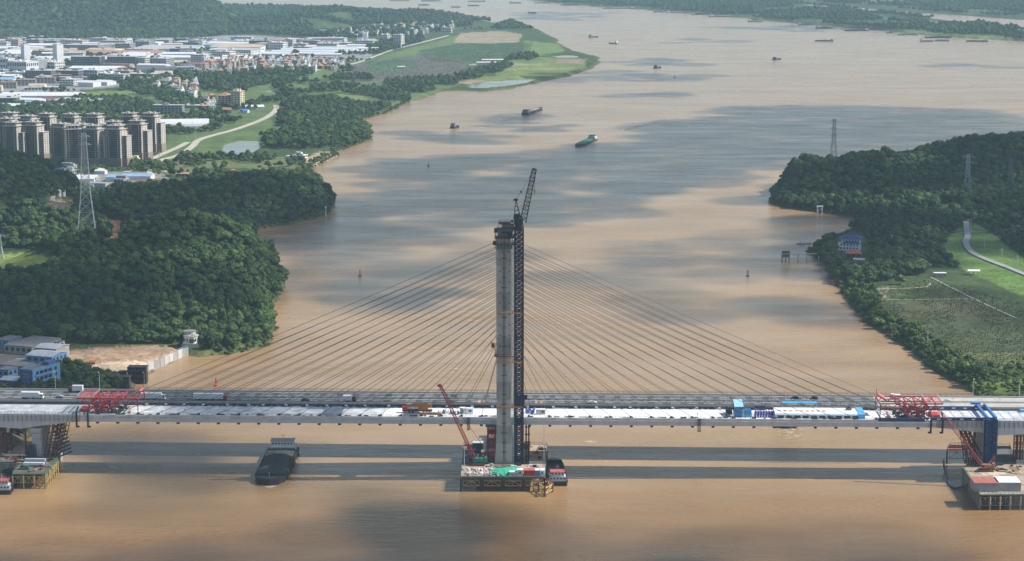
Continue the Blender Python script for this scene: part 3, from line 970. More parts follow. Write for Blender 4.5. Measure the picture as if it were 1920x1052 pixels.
def rows(name, label, key, poly, sx, sy, ang, kinds, a, b, dens=.93):
    pw = wp(poly, 4)
    cx, cy = sum(p[0] for p in pw) / len(pw), sum(p[1] for p in pw) / len(pw)
    r = max(math.hypot(p[0] - cx, p[1] - cy) for p in pw)
    gx, gy = np.meshgrid(np.arange(-r, r, sx), np.arange(-r, r, sy))
    gx = gx.ravel() + (nrng.random(gx.size) - .5) * sx * .25; gy = gy.ravel() + (nrng.random(gy.size) - .5) * sy * .25
    x = cx + gx * math.cos(ang) - gy * math.sin(ang); y = cy + gx * math.sin(ang) + gy * math.cos(ang)
    ok = inpoly(x, y, pw) & (nrng.random(x.size) < dens) & (vnoise(x, y, 30) > .16)
    x, y = x[ok], y[ok]
    z = height(x, y, key)
    n = len(x)
    s = a + (b - a) * nrng.random(n)
    scatter(name, label, np.stack([x, y, z - .1], 1), nrng.choice(np.array(kinds), n), nrng.random(n) * 6.28, np.stack([s, s, s], 1))
def shore(name, label, key, ymin, ymax, spc, kinds, a, b, d0=.5, d1=8):
    pw = POLYW[key]
    xs, ys, = [], []
    for i in range(len(pw)):
        (x0, y0), (x1, y1) = pw[i], pw[(i + 1) % len(pw)]
        L = math.hypot(x1 - x0, y1 - y0)
        if max(y0, y1) > ymax or min(y0, y1) < ymin or L > 900: continue
        for k in range(int(L / spc)):
            t = (k + rng.random()) / max(1, int(L / spc)); q = rng.uniform(d0, d1)
            nx_, ny_ = -(y1 - y0) / L, (x1 - x0) / L
            for sg in (-1, 1):
                xs.append(x0 + (x1 - x0) * t + nx_ * q * sg + rng.gauss(0, 1)); ys.append(y0 + (y1 - y0) * t + ny_ * q * sg + rng.gauss(0, 1))
    x, y = np.array(xs), np.array(ys)
    z = height(x, y, key)
    ok = (z > .15) & (z < 4.1)
    qx, qy = P(x, y, z)
    ok &= ~inpoly(qx, qy, [(100, 630), (398, 625), (392, 690), (260, 725), (100, 730)])
    x, y, z = x[ok], y[ok], z[ok]
    n = len(x); s = a + (b - a) * nrng.random(n)
    scatter(name, label, np.stack([x, y, z - .2], 1), nrng.choice(np.array(kinds), n), nrng.random(n) * 6.28, np.stack([s, s, s * .9], 1))
shore("bank_reeds", "reeds and bushes along the left river bank", "L", 1330, 3600, 1.5, (6, 7, 7, 3), .3, .8)
shore("bank_reeds", "reeds and bushes along the right river bank", "R", 1200, 2500, 1.3, (6, 7, 7), .3, .85)
rows("crop_rows", "rows of small dark plants on the right fields", "R", [(1646, 545), (1746, 524), (1990, 590), (1990, 690), (1850, 690), (1780, 660), (1700, 630), (1660, 602)], 2.4, 5.2, .5, (6, 7), .18, .34, dens=.75)
rows("orchard_rows", "even rows of green orchard trees on the left bank", "L", [(785, 96), (860, 82), (1000, 80), (990, 104), (960, 115), (880, 119), (800, 113)], 7, 9, .15, (6, 7), .3, .5)
rows("orchard_rows", "sparse rows of grey green orchard bushes near the dike", "L", [(640, 146), (640, 130), (700, 113), (790, 105), (870, 117), (878, 131), (840, 149), (760, 154)], 7, 12, .15, (6, 7), .3, .6, dens=.6)
print("TREES", sum(len(o.data.vertices) for o in COL.objects if o.modifiers))
# ================================================================== bridges
YAW = R(-1.75)
ORI = W(949, 881, 0)
CY, SY = math.cos(YAW), math.sin(YAW)
def B(u, v, z=0.0):
    return Vector((ORI.x + u * CY - v * SY, ORI.y + u * SY + v * CY, z))
def bU(px, v, z):
    u = (px - 949) / 3.54
    for _ in range(6):
        q = P(*B(u, v, z)); q2 = P(*B(u + 1, v, z))
        u += (px - q[0]) / (q2[0] - q[0])
    return u
def bV(py, u, z):
    v = 0.0
    for _ in range(8):
        q = P(*B(u, v, z)); q2 = P(*B(u, v + 1, z))
        v += (py - q[1]) / (q2[1] - q[1])
    return v
def bZ(py, u, v):
    z = 20.0
    for _ in range(8):
        q = P(*B(u, v, z)); q2 = P(*B(u, v, z + 1))
        z += (py - q[1]) / (q2[1] - q[1])
    return z
def bUV(px, py, z):
    w = W(px, py, z) - ORI
    return w.x * CY + w.y * SY, -w.x * SY + w.y * CY

CONC = mat("concrete", (.45, .445, .42), .9, .16, .12, streak=.25)
CONC_D = mat("concrete_dark", (.33, .33, .315), .9, .2, .15, streak=.25)
CONC_L = mat("concrete_light", (.46, .46, .44), .9, .16, .2)
DECKW = mat("deck_white_sheet", (.80, .80, .78), .8, .16, .2)
DECKG = mat("deck_grey_sheet", (.58, .60, .60), .85, .3, .2)
STEEL = mat("grey_steel", (.16, .165, .17), .55, .2, .6, metal=.3)
DARK = mat("dark_steel", (.03, .032, .036), .6, .25, .6)
NAVY = mat("navy_paint", (.025, .032, .075), .5, .2, .5)
BLUE = mat("royal_blue_paint", (.028, .072, .20), .6, .3, .5)
SKYB = mat("sky_blue_paint", (.10, .40, .70), .55, .1, .3)
RED = mat("red_paint", (.46, .04, .045), .6, .3, .6)
REDL = mat("faded_red_paint", (.55, .13, .12), .6, .2, .5)
RUST = mat("rust_steel", (.20, .06, .045), .8, .3, .5)
ORANGE = mat("orange_paint", (.55, .22, .04), .5, .15, .6)
YELL = mat("ochre_timber", (.50, .36, .16), .85, .25, .6)
TAN = mat("tan_boards", (.42, .33, .24), .9, .22, .25)
GREEN = mat("green_paint", (.05, .20, .11), .6, .2, .5)
MINT = mat("green_netting", (.04, .42, .26), .9, .25, .7)
WHITE = mat("white_paint", (.76, .77, .77), .5, .07, .5)
LGREY = mat("light_grey_paint", (.52, .55, .58), .6, .1, .3, streak=.2)
CABLE = mat("cable_sheath", (.17, .145, .13), .45, .1, .05)
ASPH = mat("asphalt", (.075, .078, .08), .95, .2, .12)
ASPHD = mat("new_asphalt", (.03, .032, .034), .95, .2, .2)
RCONC = mat("road_concrete", (.42, .39, .34), .9, .12, .1)
LINE = mat("road_marking", (.74, .74, .70), .8, .12, .6)
GLASS = glass()
RUBBER = mat("rubber", (.02, .02, .02), .9, .2, 1.0)
BRICKR = mat("brick_red_roof", (.38, .12, .075), .85, .25, .5)

ZD = 31.2
HALF = 11.5
SEG = 10.65
# ---------------- cable stayed bridge
br = thing("cable_stayed_bridge", "cable stayed bridge under construction with a white covered deck and a tall grey pylon", "bridge", ORI, YAW)
PZ = bZ(446, -1, -15)
NL = 27
def leg_part(v0, name):
    def wu(z):
        if z < 27: return 10.2 - (10.2 - 7.3) * (z / 27) ** .8
        return 7.3 + .25 * (z - 27) / 90
    for k in range(NL):
        z0, z1 = PZ * k / NL, PZ * (k + 1) / NL
        j = .07
        mb = MB()
        rings = []
        for (z, ins) in ((z0, .10), (z0 + j, 0), (z1 - j, 0), (z1, .10)):
            a, b = wu(z) / 2 - ins, 3.1 - ins
            rings.append([(-a - .7, v0 - b, z), (a - .7, v0 - b, z), (a - .7, v0 + b, z), (-a - .7, v0 + b, z)])
        mb.loft(rings)
        mb.build(name, CONC_D if (k * 7 + (v0 > 0) * 3) % 5 in (0, 3) else CONC, br)
leg_part(-15, "pylon_lift")
leg_part(15, "pylon_lift")
mb = MB()
mb.box(0, 0, 20.5, 6.4, 23.8, 5.6)
mb.box(0, 0, PZ - 9, 5.6, 23.8, 5)
mb.box(0, 0, 78, 4.6, 23.8, 3.5)
mb.build("cross_beam", CONC, br)
mb = MB()
for s in (-.45, .45):
    mb.beam((s - .4, -18.35, 9), (s - .4, -18.35, PZ - 1), .12)
z = 9.0
while z < PZ - 1:
    mb.beam((-.95, -18.35, z), (.15, -18.35, z), .13); z += 1.1
for k in range(1, 22):
    zz = 9 + k * (PZ - 14) / 22
    mb.box(-.4, -18.5, zz, 2.1 if k % 3 else 3.0, .8, .14)
mb.build("front_ladder", DARK, br)
mb = MB()
for k in range(9):
    for s in (-2.5, 2.3):
        mb.box(s, -18.12, 70 + k * 5.6, .5, .3, .7)
mb.build("anchor_recess", DARK, br)["kind"] = "stuff"
# white hoist mast between leg and crane
mb = MB().lattice((4.0, -15.5, 6), (4.0, -15.5, PZ - 1.5), 1.0, 1.0, 60, .34, .14)
mb.build("hoist_mast", WHITE, br)
# pile cap
mb = MB().box(0, 0, -3, 30, 44, 8.2)
mb.build("pile_cap", CONC_D, br)
# top formwork
for v0, fn_ in ((-15, "climbing_formwork"), (15, "climbing_formwork")):
  mb = MB()
  for (z, w, d) in ((PZ - 3.2, 9.4, 8.2), (PZ + .2, 9.8, 8.6), (PZ + 3.4, 8.6, 7.8)):
      mb.box(0, v0, z, w, d, .35)
      for a in (-1, 1):
          for b in (-1, 1):
              mb.beam((a * w / 2, v0 + b * d / 2, z), (a * w / 2, v0 + b * d / 2, z + 1.5), .16)
          mb.beam((a * w / 2, v0 - d / 2, z + 1.4), (a * w / 2, v0 + d / 2, z + 1.4), .13)
          mb.beam((a * w / 2, v0 - d / 2, z + .8), (a * w / 2, v0 + d / 2, z + .8), .1)
      for b in (-1, 1):
          mb.beam((-w / 2, v0 + b * d / 2, z + 1.4), (w / 2, v0 + b * d / 2, z + 1.4), .13)
          mb.beam((-w / 2, v0 + b * d / 2, z + .8), (w / 2, v0 + b * d / 2, z + .8), .1)
  if v0 > 0: mb.build(fn_, DARK, br)
  else: fm = mb
mb = fm
for x in (-3.9, -2, 0, 2, 3.9):
    mb.beam((x, -18.8, PZ - 3.2), (x * .9, -18.5, PZ + 4), .22)
    mb.beam((x, -18.9, PZ - 3.2), (x * .6, -18.3, PZ - 7.5), .16)
for x in (-5.1, -4.6):
    mb.beam((x, -18, PZ - 5.5), (x, -18, PZ + 5), .2)
mb.box(-5.4, -16, PZ - 3.4, 1.6, 4, 1.7)
mb.box(-4.7, -15, PZ + 2.8, 1.7, 3, 2.2)
mb.box(1, -16, PZ + 1, 5.4, 4, 3.0)
mb.build("climbing_formwork", DARK, br)
mb = MB().box(.6, 15, PZ + .1, 6.6, 6, 4.6).box(-.4, -16.8, PZ + .6, 3.2, 2.6, 2.2)
mb.build("form_panel", mat("form_plywood", (.20, .17, .13), .9, .2, .5), br)
mb = MB()
for x in (-3.2, -1.6, 0, 1.6, 3.2):
    mb.box(x, -18.5, PZ - 5.2, 1.3, .25, 2.1)
mb.build("safety_net", mat("teal_net", (.10, .22, .24), .9, .2, .8), br)
# collar at mid height left
zc = bZ(668, -3, -18)
mb = MB()
mb.box(0, -18.6, zc - .2, 9.2, 1.6, .35).box(-4.6, -16, zc - .2, 1.7, 6.5, .35)
mb.beam((-4.9, -18.5, zc), (-4.9, -18.5, zc + 5.0), .25).beam((-4.9, -18.5, zc + 5), (-6.4, -18.5, zc + 6.5), .25).beam((-3.7, -18.8, zc), (-6.2, -18.8, zc + 6), .22)
mb.box(-6.2, -17.6, zc + 4.6, 1.5, 2, 2.2)
for k in range(8):
    mb.beam((-4.4 + k * 1.25, -19.3, zc), (-4.4 + k * 1.25, -19.3, zc + 1.3), .12)
mb.beam((-4.4, -19.3, zc + 1.3), (4.4, -19.3, zc + 1.3), .12)
mb.build("work_platform", RUST, br)

# deck segments
def seg_mb(L, z0=27.2):
    mb = MB()
    g = .05
    mb.box(0, 0, 29.5, L - g, 2 * HALF, ZD - 29.5, 0)
    for s in (-1, 1):
        mb.box(0, s * (HALF - 1.25), z0, L - g, 2.0, 29.5 - z0, 1)
        mb.box(0, s * (HALF + .06), 30.2, L - g, .3, .55, 1)
    mb.box(0, 0, 27.6, .5, 2 * HALF - 4.6, 1.9, 1)
    return mb
sm_w, sm_g = seg_mb(SEG).mesh("deck_segment", [DECKW, LGREY]), seg_mb(SEG).mesh("deck_segment", [DECKG, LGREY])
U_END = 224.0
n = int(round(2 * U_END / SEG))
for k in range(n):
    u = -U_END + (k + .5) * 2 * U_END / n
    if abs(u) < 3: pass
    o = bpy.data.objects.new("deck_segment", sm_g if u < -62 else sm_w)
    o.location = (u, 0, 0); o.scale = (2 * U_END / n / SEG, 1, 1)
    COL.objects.link(o); o.parent = br
# edge details
ab, an = MB(), MB()
ab.box(0, 0, -.95, 1.5, 1.5, .95)
bx_me = ab.mesh("anchor_block", DARK)
an.box(0, 0, 0, 2.0, .8, .5); an.box(.4, 0, .5, 1.1, .5, .5)
an_me = an.mesh("cable_socket", DARK)
cu = [12.6 + SEG * .9985 * k for k in range(20)]
cb = None
for side in (-1, 1):
    for pl in (-1, 1):
        for k, u in enumerate(cu):
            t = k / 19
            zt = 66 + (PZ - 5.2 - 66) * (t ** .92)
            p = Vector((side * 3.3, pl * 14.2, zt))
            q = Vector((side * u, pl * (HALF - .6), ZD + .5))
            mb = MB()
            prev = None
            for j in range(9):
                s = j / 8
                c = p.lerp(q, s); c.z -= 1.1 * (u / 215) ** 2 * 4 * s * (1 - s)
                if prev is not None: mb.beam(prev, c, .27, .27, n=6)
                prev = c
            mb.build("stay_cable", CABLE, br)
            for nm, me, z in (("cable_socket", an_me, ZD), ("anchor_block", bx_me, 27.2)):
                o = bpy.data.objects.new(nm, me)
                o.location = (side * u, pl * (HALF - 1.0), z)
                o.rotation_euler = (0, 0, 0 if side < 0 else math.pi)
                COL.objects.link(o); o.parent = br
def railing(mb, u0, u1, v, z, step=2.6, h=1.2, w=.09, rails=(1.15, .6)):
    k = int((u1 - u0) / step)
    for i in range(k + 1):
        u = u0 + (u1 - u0) * i / k
        mb.beam((u, v, z), (u, v, z + h), w)
    for r in rails:
        mb.beam((u0, v, z + r), (u1, v, z + r), w)
mb = MB()
railing(mb, -U_END, U_END, -HALF + .15, ZD)
mb.build("deck_railing", DARK, br)
mb = MB()
railing(mb, -U_END, U_END, HALF - .15, ZD)
g = random.Random(5)
for k in range(120):
    u = -U_END + 4 + k * 3.7
    if g.random() < .8: mb.box(u, HALF - .7, ZD, g.uniform(1.2, 3.2), .7, g.uniform(.7, 1.5))
mb.build("deck_barrier", NAVY, br)
mb = MB()
for k in range(38):
    u = -205 + k * 10.9 + g.uniform(-2, 2)
    mb.box(u, HALF - 1.2, ZD + .4, 1.5, .12, .9)
mb.build("notice_board", WHITE, br)["kind"] = "stuff"
# lines of dirt boards and formwork bits on the front edge
mb = MB()
for k in range(70):
    u = g.uniform(-215, 215)
    mb.box(u, -HALF + g.uniform(.6, 2.0), ZD + .004, g.uniform(1, 3.6), g.uniform(.3, .9), g.uniform(.15, .6), 0, g.uniform(-.1, .1))
mb.build("edge_clutter", DARK, br)["kind"] = "stuff"

# approach girders with haunch
def approach(u0, u1, up, side):
    """u0 nearest mid river"""
    nseg = 24
    for k in range(nseg):
        a, b = u0 + (u1 - u0) * k / nseg, u0 + (u1 - u0) * (k + 1) / nseg
        def dep(u):
            d = abs(u - up) / abs(up - u0) if (u - up) * (u0 - up) > 0 else abs(u - up) / 70
            return 4.2 + 3.0 * max(0, 1 - min(d, 1)) ** 1.3 + (1.1 if (u - up) * (u0 - up) <= 0 else 0)
        lo, hi = min(a, b) + .05, max(a, b) - .05
        mb = MB()
        rr = []
        for u in (lo, hi):
            zb = ZD - dep(u)
            rr.append([(u, -HALF, ZD - 1.2), (u, -HALF + .5, zb), (u, HALF - .5, zb), (u, HALF, ZD - 1.2), (u, HALF, ZD), (u, -HALF, ZD)])
        mb.loft(rr)
        mb.build("girder_segment", LGREY, br)
        mb = MB()
        mb.box((lo + hi) / 2, 0, ZD + .004, (hi - lo) * .8, 2 * HALF - 2.2, .12)
        mb.build("deck_panel", DECKG, br)
    mb = MB()
    railing(mb, min(u0, u1), max(u0, u1), -HALF + .15, ZD, 1.8, 1.3)
    railing(mb, min(u0, u1), max(u0, u1), HALF - .15, ZD, 1.8, 1.3)
    mb.build("approach_railing", STEEL, br)
    mb = MB()
    k = int(abs(u1 - u0) / 2.4)
    for i in range(k):
        u = u0 + (u1 - u0) * (i + .5) / k
        mb.box(u, -HALF - .1, ZD - 3.9, .14, .22, 3.9)
    for zz in (1.3, 2.3, 3.3):
        mb.beam((u0, -HALF - .12, ZD - zz), (u1, -HALF - .12, ZD - zz), .08)
    mb.build("hanging_scaffold", STEEL, br)["kind"] = "stuff"
UPL, UPR = bU(59, -11.5, 26), bU(1854, -11.5, 26)
approach(-U_END - .1, -345, UPL, -1)
approach(U_END + .1, 345, UPR, 1)
for up in (UPL, UPR):
    for v in (-8.2, 8.2):
        mb = MB().box(up + (2 if up < 0 else 0), v, -3, 4.6, 5.4, ZD - 7.6).box(up + (2 if up < 0 else 0), v, ZD - 10.2, 5.2, 6.2, 2.4)
        mb.build("pier_column", CONC_L, br)
    mb = MB().box(up + 2, 0, -3, 15, 30, 8)
    mb.build("pier_cap", CONC_D, br)

# ---------------- highway bridge behind
HYAW = R(-2.15)
HO = B(0, 41)
HC, HS = math.cos(HYAW), math.sin(HYAW)
def Hh(u, v, z): return Vector((HO.x + u * HC - v * HS, HO.y + u * HS + v * HC, z))
def hU(px, v, z):
    u = (px - 949) / 3.4
    for _ in range(6):
        q = P(*Hh(u, v, z)); q2 = P(*Hh(u + 1, v, z))
        u += (px - q[0]) / (q2[0] - q[0])
    return u
ZH = 29.0
hw = thing("highway_bridge", "older grey highway bridge with lanes of traffic running behind the new deck", "bridge", HO, HYAW)
HB = 15.4
for k in range(24):
    u = -480 + 40 * (k + .5)
    conc = u > 205
    mb = MB().box(0, 0, ZH - .9, 39.9, 2 * HB, .9, 0)
    mb.box(0, -8, ZH - 3, 39.9, 8, 2.1, 1).box(0, 8, ZH - 3, 39.9, 8, 2.1, 1)
    o = mb.build("road_span", [RCONC if conc else ASPH, CONC], hw, (u, 0, 0))
    for v in (-8, 8):
        mb = MB().cyl(0, 0, -3, 1.2, ZH, 12)
        if abs(u - 20) > 300 or abs(u - 20) < 25: mb.build("bridge_pier", CONC, hw, (u - 20, v, 0))
mb = MB()
for v in (-13.4, -1.6, 1.6, 13.4):
    mb.box(0, v, ZH + .004, 960, .5, .012)
for v in (-9.6, -5.7, 5.7, 9.6):
    for i in range(106):
        mb.box(-476 + i * 9, v, ZH + .004, 5.5, .42, .012)
mb.build("lane_line", LINE, hw)["kind"] = "stuff"
for v, nm in ((-HB + .3, "near_barrier"), (HB - .3, "far_barrier")):
    mb = MB()
    mb.box(0, v, ZH, 960, .4, .85, 0)
    for i in range(321):
        mb.box(-480 + 3 * i, v, ZH + .85, .12, .12, 1.2 if v > 0 else .6, 1)
    mb.beam((-480, v, ZH + 1.4), (480, v, ZH + 1.4), .12, mi=1)
    if v > 0: mb.beam((-480, v, ZH + 2.0), (480, v, ZH + 2.0), .1, mi=1)
    mb.build("parapet", [CONC, DARK], hw)
mb = MB()
for s in (-1, 1):
    mb.beam((-480, s * .7, ZH + .75), (480, s * .7, ZH + .75), .14, .55, mi=0)
    mb.beam((-480, s * 14.0, ZH + .75), (480, s * 14.0, ZH + .75), .14, .55, mi=0)
    for i in range(241):
        mb.box(-480 + 4 * i, s * .7, ZH, .12, .12, .9, 0)
mb.build("guard_rail", mat("galvanised", (.50, .52, .52), .5, .1, .5), hw)
mb = MB()
for i in range(190):
    u = -478 + 5 * i + g.uniform(-.6, .6)
    if u < 190: mb.box(u, 0, ZH, g.uniform(1.2, 2.6), .7, g.uniform(.6, 1.2))
mb.build("median_hedge", LEAF[0], hw)["kind"] = "stuff"
mb = MB()
for px, w in ((723, 10.5), (846, 10.5)):
    mb.box(hU(px, 0, ZH), 6.5, ZH + .003, w, 13.2, .004).box(hU(px, 0, ZH) - 1, -6.5, ZH + .003, w, 13.2, .004)
mb.build("dark_road_patch", ASPHD, hw)  # flat darker patches laid across both carriageways
mb = MB()
for px in (905, 1012):
    for d in (-2, 1):
        mb.box(hU(px, -7, ZH) + d, -8, ZH + .003, 1.3, 11, .004)
mb.build("expansion_joint", mat("orange_mark", (.48, .24, .14), .9, .2, .4), hw)
# red line of pipes and formwork along the near side of the highway on the right
mb = MB()
u0, u1 = hU(1530, -15, ZH), hU(1640, -15, ZH)
mb.beam((u0, -17.5, ZH - .2), (u1 + 20, -17.5, ZH - .2), .6)
railing(mb, u0, u1 + 20, -17.0, ZH - .2, 2.2, 1.3, .12)
mb.build("pipe_rack", RUST, hw)

# ---------------- lamps on highway
lamp = thing("street_lamp", "", "street lamp", Hh(hU(104, 15, ZH), 14.9, ZH), HYAW)
mb = MB().cyl(0, 0, 0, .16, 10.5, 8, r2=.09); mb.build("pole", LGREY, lamp)
mb = MB().beam((0, 0, 10.4), (0, -2.2, 11.0), .12); mb.build("arm", LGREY, lamp)
mb = MB().box(0, -2.6, 10.9, .35, 1.0, .18); mb.build("lamp_head", WHITE, lamp)
lps = [(104, "grey street lamp on the highway in front of the blue building"), (187, "grey street lamp on the highway above the red left form traveller"),
       (271, "grey street lamp on the highway beside the dark gate blocks"), (1718, "grey street lamp behind the red right form traveller"),
       (1824, "grey street lamp where the highway reaches the right bank"), (1911, "grey street lamp at the far right end of the highway")]
for i, (px, lb) in enumerate(lps):
    o = lamp if i == 0 else copy_tree(lamp)
    o.location = Hh(hU(px, 14.9, ZH), 14.9, ZH)
    relabel(o, lb, "street lamps along the highway")

# ---------------- vehicles
def wheels(mb_list, root, xs, w, r):
    for x in xs:
        for s in (-1, 1):
            mb = MB()
            n = 10
            ring = lambda y: [(x + r * math.cos(2 * math.pi * k / n), y, r + r * math.sin(2 * math.pi * k / n)) for k in range(n)]
            mb.loft([ring(s * w - .14), ring(s * w + .14)])
            mb.build("wheel", RUBBER, root)
def lorry(label, loc, rz, length, cabcol, boxcol, chassis=DARK, h=3.9, group=None):
    t = thing("lorry", label, "lorry", loc, rz, group)
    cl = 2.2
    mb = MB().box(-cl / 2 - .1, 0, 1.05, length - cl, 2.5, h - 1.05)
    mb.build("cargo_box", boxcol, t)
    mb = MB()
    for k in range(int(length / 1.2)):
        x = -length / 2 + .5 + k * 1.2
        if x < length / 2 - cl - .3:
            for s in (-1, 1): mb.box(x, s * 1.27, 1.2, .12, .05, h - 1.5)
    mb.build("box_rib", LGREY, t)["kind"] = "stuff"
    x1 = length / 2
    mb = MB()
    mb.loft([[(x1 - 2.2, y, .55), (x1, y, .55), (x1, y, 1.7), (x1 - .35, y, 2.9), (x1 - 2.2, y, 3.1)] for y in (-1.22, 1.22)])
    mb.build("cab", cabcol, t)
    mb = MB()
    mb.loft([[(x1 - .02, y, 1.75), (x1 + .03, y, 1.75), (x1 - .29, y, 2.75), (x1 - .36, y, 2.75)] for y in (-1.05, 1.05)])
    mb.box(x1 - 1.0, 1.22, 1.8, .9, .06, .8).box(x1 - 1.0, -1.22, 1.8, .9, .06, .8)
    mb.build("window", GLASS, t)
    mb = MB().box(0, 0, .55, length - .6, 1.1, .5); mb.build("chassis", chassis, t)
    wheels(None, t, [x1 - 1.3, -length / 2 + 1.4, -length / 2 + 2.7] + ([0.5] if length > 12 else []), 1.1, .5)
    return t
TG = "vehicles on the highway bridge"
def H_at(px, v): return Hh(hU(px, v, ZH), v, ZH + .02)
lorry("white ribbed lorry at the far left of the highway in front of the blue building", H_at(61, -8), HYAW, 12.2, WHITE, WHITE, GREEN, group=TG)
lorry("short white box truck with a dark red cab facing left by the bushes", H_at(142, 10), HYAW + math.pi, 8.0, RUST, WHITE, h=3.9, group=TG)
lorry("white lorry just right of the red left form traveller", H_at(288, -8), HYAW, 13.5, WHITE, WHITE, group=TG)
lorry("long white semi trailer lorry with a red cab", H_at(395, -8), HYAW, 18.5, RED, WHITE, group=TG)
lorry("white box truck with a green lower body in mid span", H_at(656, -9), HYAW, 7.0, DARK, WHITE, GREEN, h=3.6, group=TG)
lorry("white van with a tall box near the right red form traveller", H_at(1678, 9), HYAW + math.pi, 5.4, WHITE, WHITE, h=2.7, group=TG)
def car(label, loc, rz, col):
    t = thing("car", label, "car", loc, rz, TG)
    mb = MB()
    prof = [(-2.2, .35), (2.2, .35), (2.25, .8), (1.2, .95), (.5, 1.42), (-1.1, 1.45), (-1.9, 1.0), (-2.25, .9)]
    mb.loft([[(x, y * (1 if z < 1.1 else .84), z) for x, z in prof] for y in (-.88, .88)])
    mb.build("body", col, t)
    mb = MB()
    for s in (-1, 1): mb.loft([[(-1.5, s * .82, 1.02), (.95, s * .82, 1.02), (.45, s * .79, 1.36), (-1.05, s * .79, 1.36)], [(-1.5, s * .9, 1.02), (.95, s * .9, 1.02), (.45, s * .82, 1.36), (-1.05, s * .82, 1.36)]])
    mb.build("window", GLASS, t)
    wheels(None, t, [-1.35, 1.35], .8, .33)
    return t
car("silver car beside the red left form traveller", H_at(112, -4), HYAW, mat("silver_car", (.5, .52, .54), .35, .05, .5, metal=.4))
car("black car between the cables left of the green bodied truck", H_at(573, -7.5), HYAW, DARK)
car("white car just right of the tower crane", H_at(1111, -8), HYAW, WHITE)
car("black car, left one of the pair right of the blue stage", H_at(1490, 7.8), HYAW + math.pi, DARK)
car("black car, right one of the pair right of the blue stage", H_at(1526, 7.8), HYAW + math.pi, DARK)
car("white car at the right end of the highway beside the blue gantry", H_at(1774, 3.6), HYAW + math.pi, WHITE)
# ================================================================== cranes, travellers, platforms
# ---------------- tower crane
MU, MV = 7.15, -14.0
MZ = bZ(431, MU, MV)
tc = thing("tower_crane", "dark navy luffing tower crane standing close beside the grey pylon", "crane", B(MU, MV, 5.2), YAW)
mb = MB().lattice((0, 0, 0), (0, 0, MZ - 5.2), 4.1, 4.1, 52, .85, .42, cross=True)
mb.build("mast", NAVY, tc)
zm = MZ - 5.2
mb = MB()
for zz in (zm * .30, zm * .55, zm * .8):
    mb.box(0, 0, zz, 4.9, 4.9, .25)
zb = bZ(750, MU, MV) - 5.2
mb.box(.2, 0, zb - 1.8, 5.4, 5.2, 3.6).box(3.4, -.6, zb + .6, 1.8, 2.4, 2.2).box(-1, 0, zb - 3.4, 3, 4.5, 1.4)
mb.build("climbing_frame", NAVY, tc)
mb = MB().cyl(0, 0, zm, 2.5, 1.8, 16).cyl(0, 0, zm + 1.8, 2.1, 1.2, 16).box(-.6, 0, zm + 3, 5.2, 4.2, 2.8)
mb.box(-1.2, 0, zm + 5.8, 3, 3.8, 2.4)
for s in (-1, 1):
    mb.beam((-3.4, s * 2.3, zm + 1.0), (2.6, s * 2.3, zm + 1.0), .2)
mb.build("slewing_platform", DARK, tc)
mb = MB().box(-3.4, -2.2, zm + 3.6, 1.7, 1.7, 2.3); cabp = mb.build("cab", LGREY, tc)
mb = MB().box(-3.4, -3.07, zm + 4.3, 1.4, .06, 1.2); mb.build("window", GLASS, cabp)
zt = lambda py, u: bZ(py, MU + u, MV) - 5.2
ax = bU(967, MV, 130) - MU
ztop = zt(374, ax)
mb = MB()
for s in (-1, 1):
    mb.beam((-2.9, s * 1.7, zm + 4), (ax, s * .5, ztop), .32).beam((1.4, s * 1.7, zm + 4), (ax, s * .5, ztop), .32)
    for t in (.25, .45, .65, .82):
        mb.beam(Vector((-2.9, s * 1.7, zm + 4)).lerp(Vector((ax, s * .5, ztop)), t), Vector((1.4, s * 1.7, zm + 4)).lerp(Vector((ax, s * .5, ztop)), min(1, t + .1)), .16)
for t in (.2, .5, .8):
    mb.beam(Vector((-2.9, -1.7, zm + 4)).lerp(Vector((ax, -.5, ztop)), t), Vector((-2.9, 1.7, zm + 4)).lerp(Vector((ax, .5, ztop)), t), .16)
mb.box(ax, 0, ztop - .6, 2.2, 1.8, 1.0)
mb.build("a_frame", DARK, tc)
jx0, jz0 = 2.0, zm + 4.2
jx1 = bU(1002, MV, 150) - MU
jz1 = zt(317, jx1)
mb = MB().lattice((jx0, 0, jz0), (jx1, 0, jz1), 3.1, 2.0, 13, .52, .2, side=Vector((0, 1, 0)))
mb.box(jx1 - .2, 0, jz1 - .4, 1.4, 1.6, .8)
mb.build("jib", DARK, tc)
mb = MB()
mid = Vector((bU(977, MV, 140) - MU, 0, zt(360, 2.5)))
for s in (-.4, .4):
    mb.beam((ax, s, ztop), (mid.x, s, mid.z), .10).beam((mid.x, s, mid.z), (jx1 - .3, s, jz1 - .3), .10)
mb.box(mid.x, 0, mid.z - .4, .8, 1.2, .8)
mb.build("pendant_rope", DARK, tc)
zhk = zt(355, jx1)
mb = MB().beam((jx1 + .3, .2, jz1), (jx1 + .3, .2, zhk), .09).beam((jx1 - .2, -.2, jz1), (jx1 - .1, -.2, zhk), .09)
mb.build("hoist_rope", DARK, tc)
mb = MB().box(jx1 + .1, 0, zhk - 1.7, .9, .6, 1.7).beam((jx1 + .1, 0, zhk - 1.7), (jx1 + .1, 0, zhk - 2.9), .35)
mb.build("hook_block", YELL, tc)
for py in (587, 679, 763):
    z = bZ(py, 3, -18) - 5.2
    mb = MB()
    mb.beam((-11.5, -4.9, z), (-2, -2.4, z), .5, .45).beam((-11.5, -5.1, z + .3), (2, -4.9, z), .4, .4).beam((-4, 2.5, z), (2, 2.3, z), .4).beam((-4.4, -4.6, z), (-2, 1, z), .3)
    mb.build("tie_brace", ORANGE, tc)
mb = MB().box(0, 0, -2, 6.5, 6.5, 2.1); mb.build("footing", CONC_D, tc)

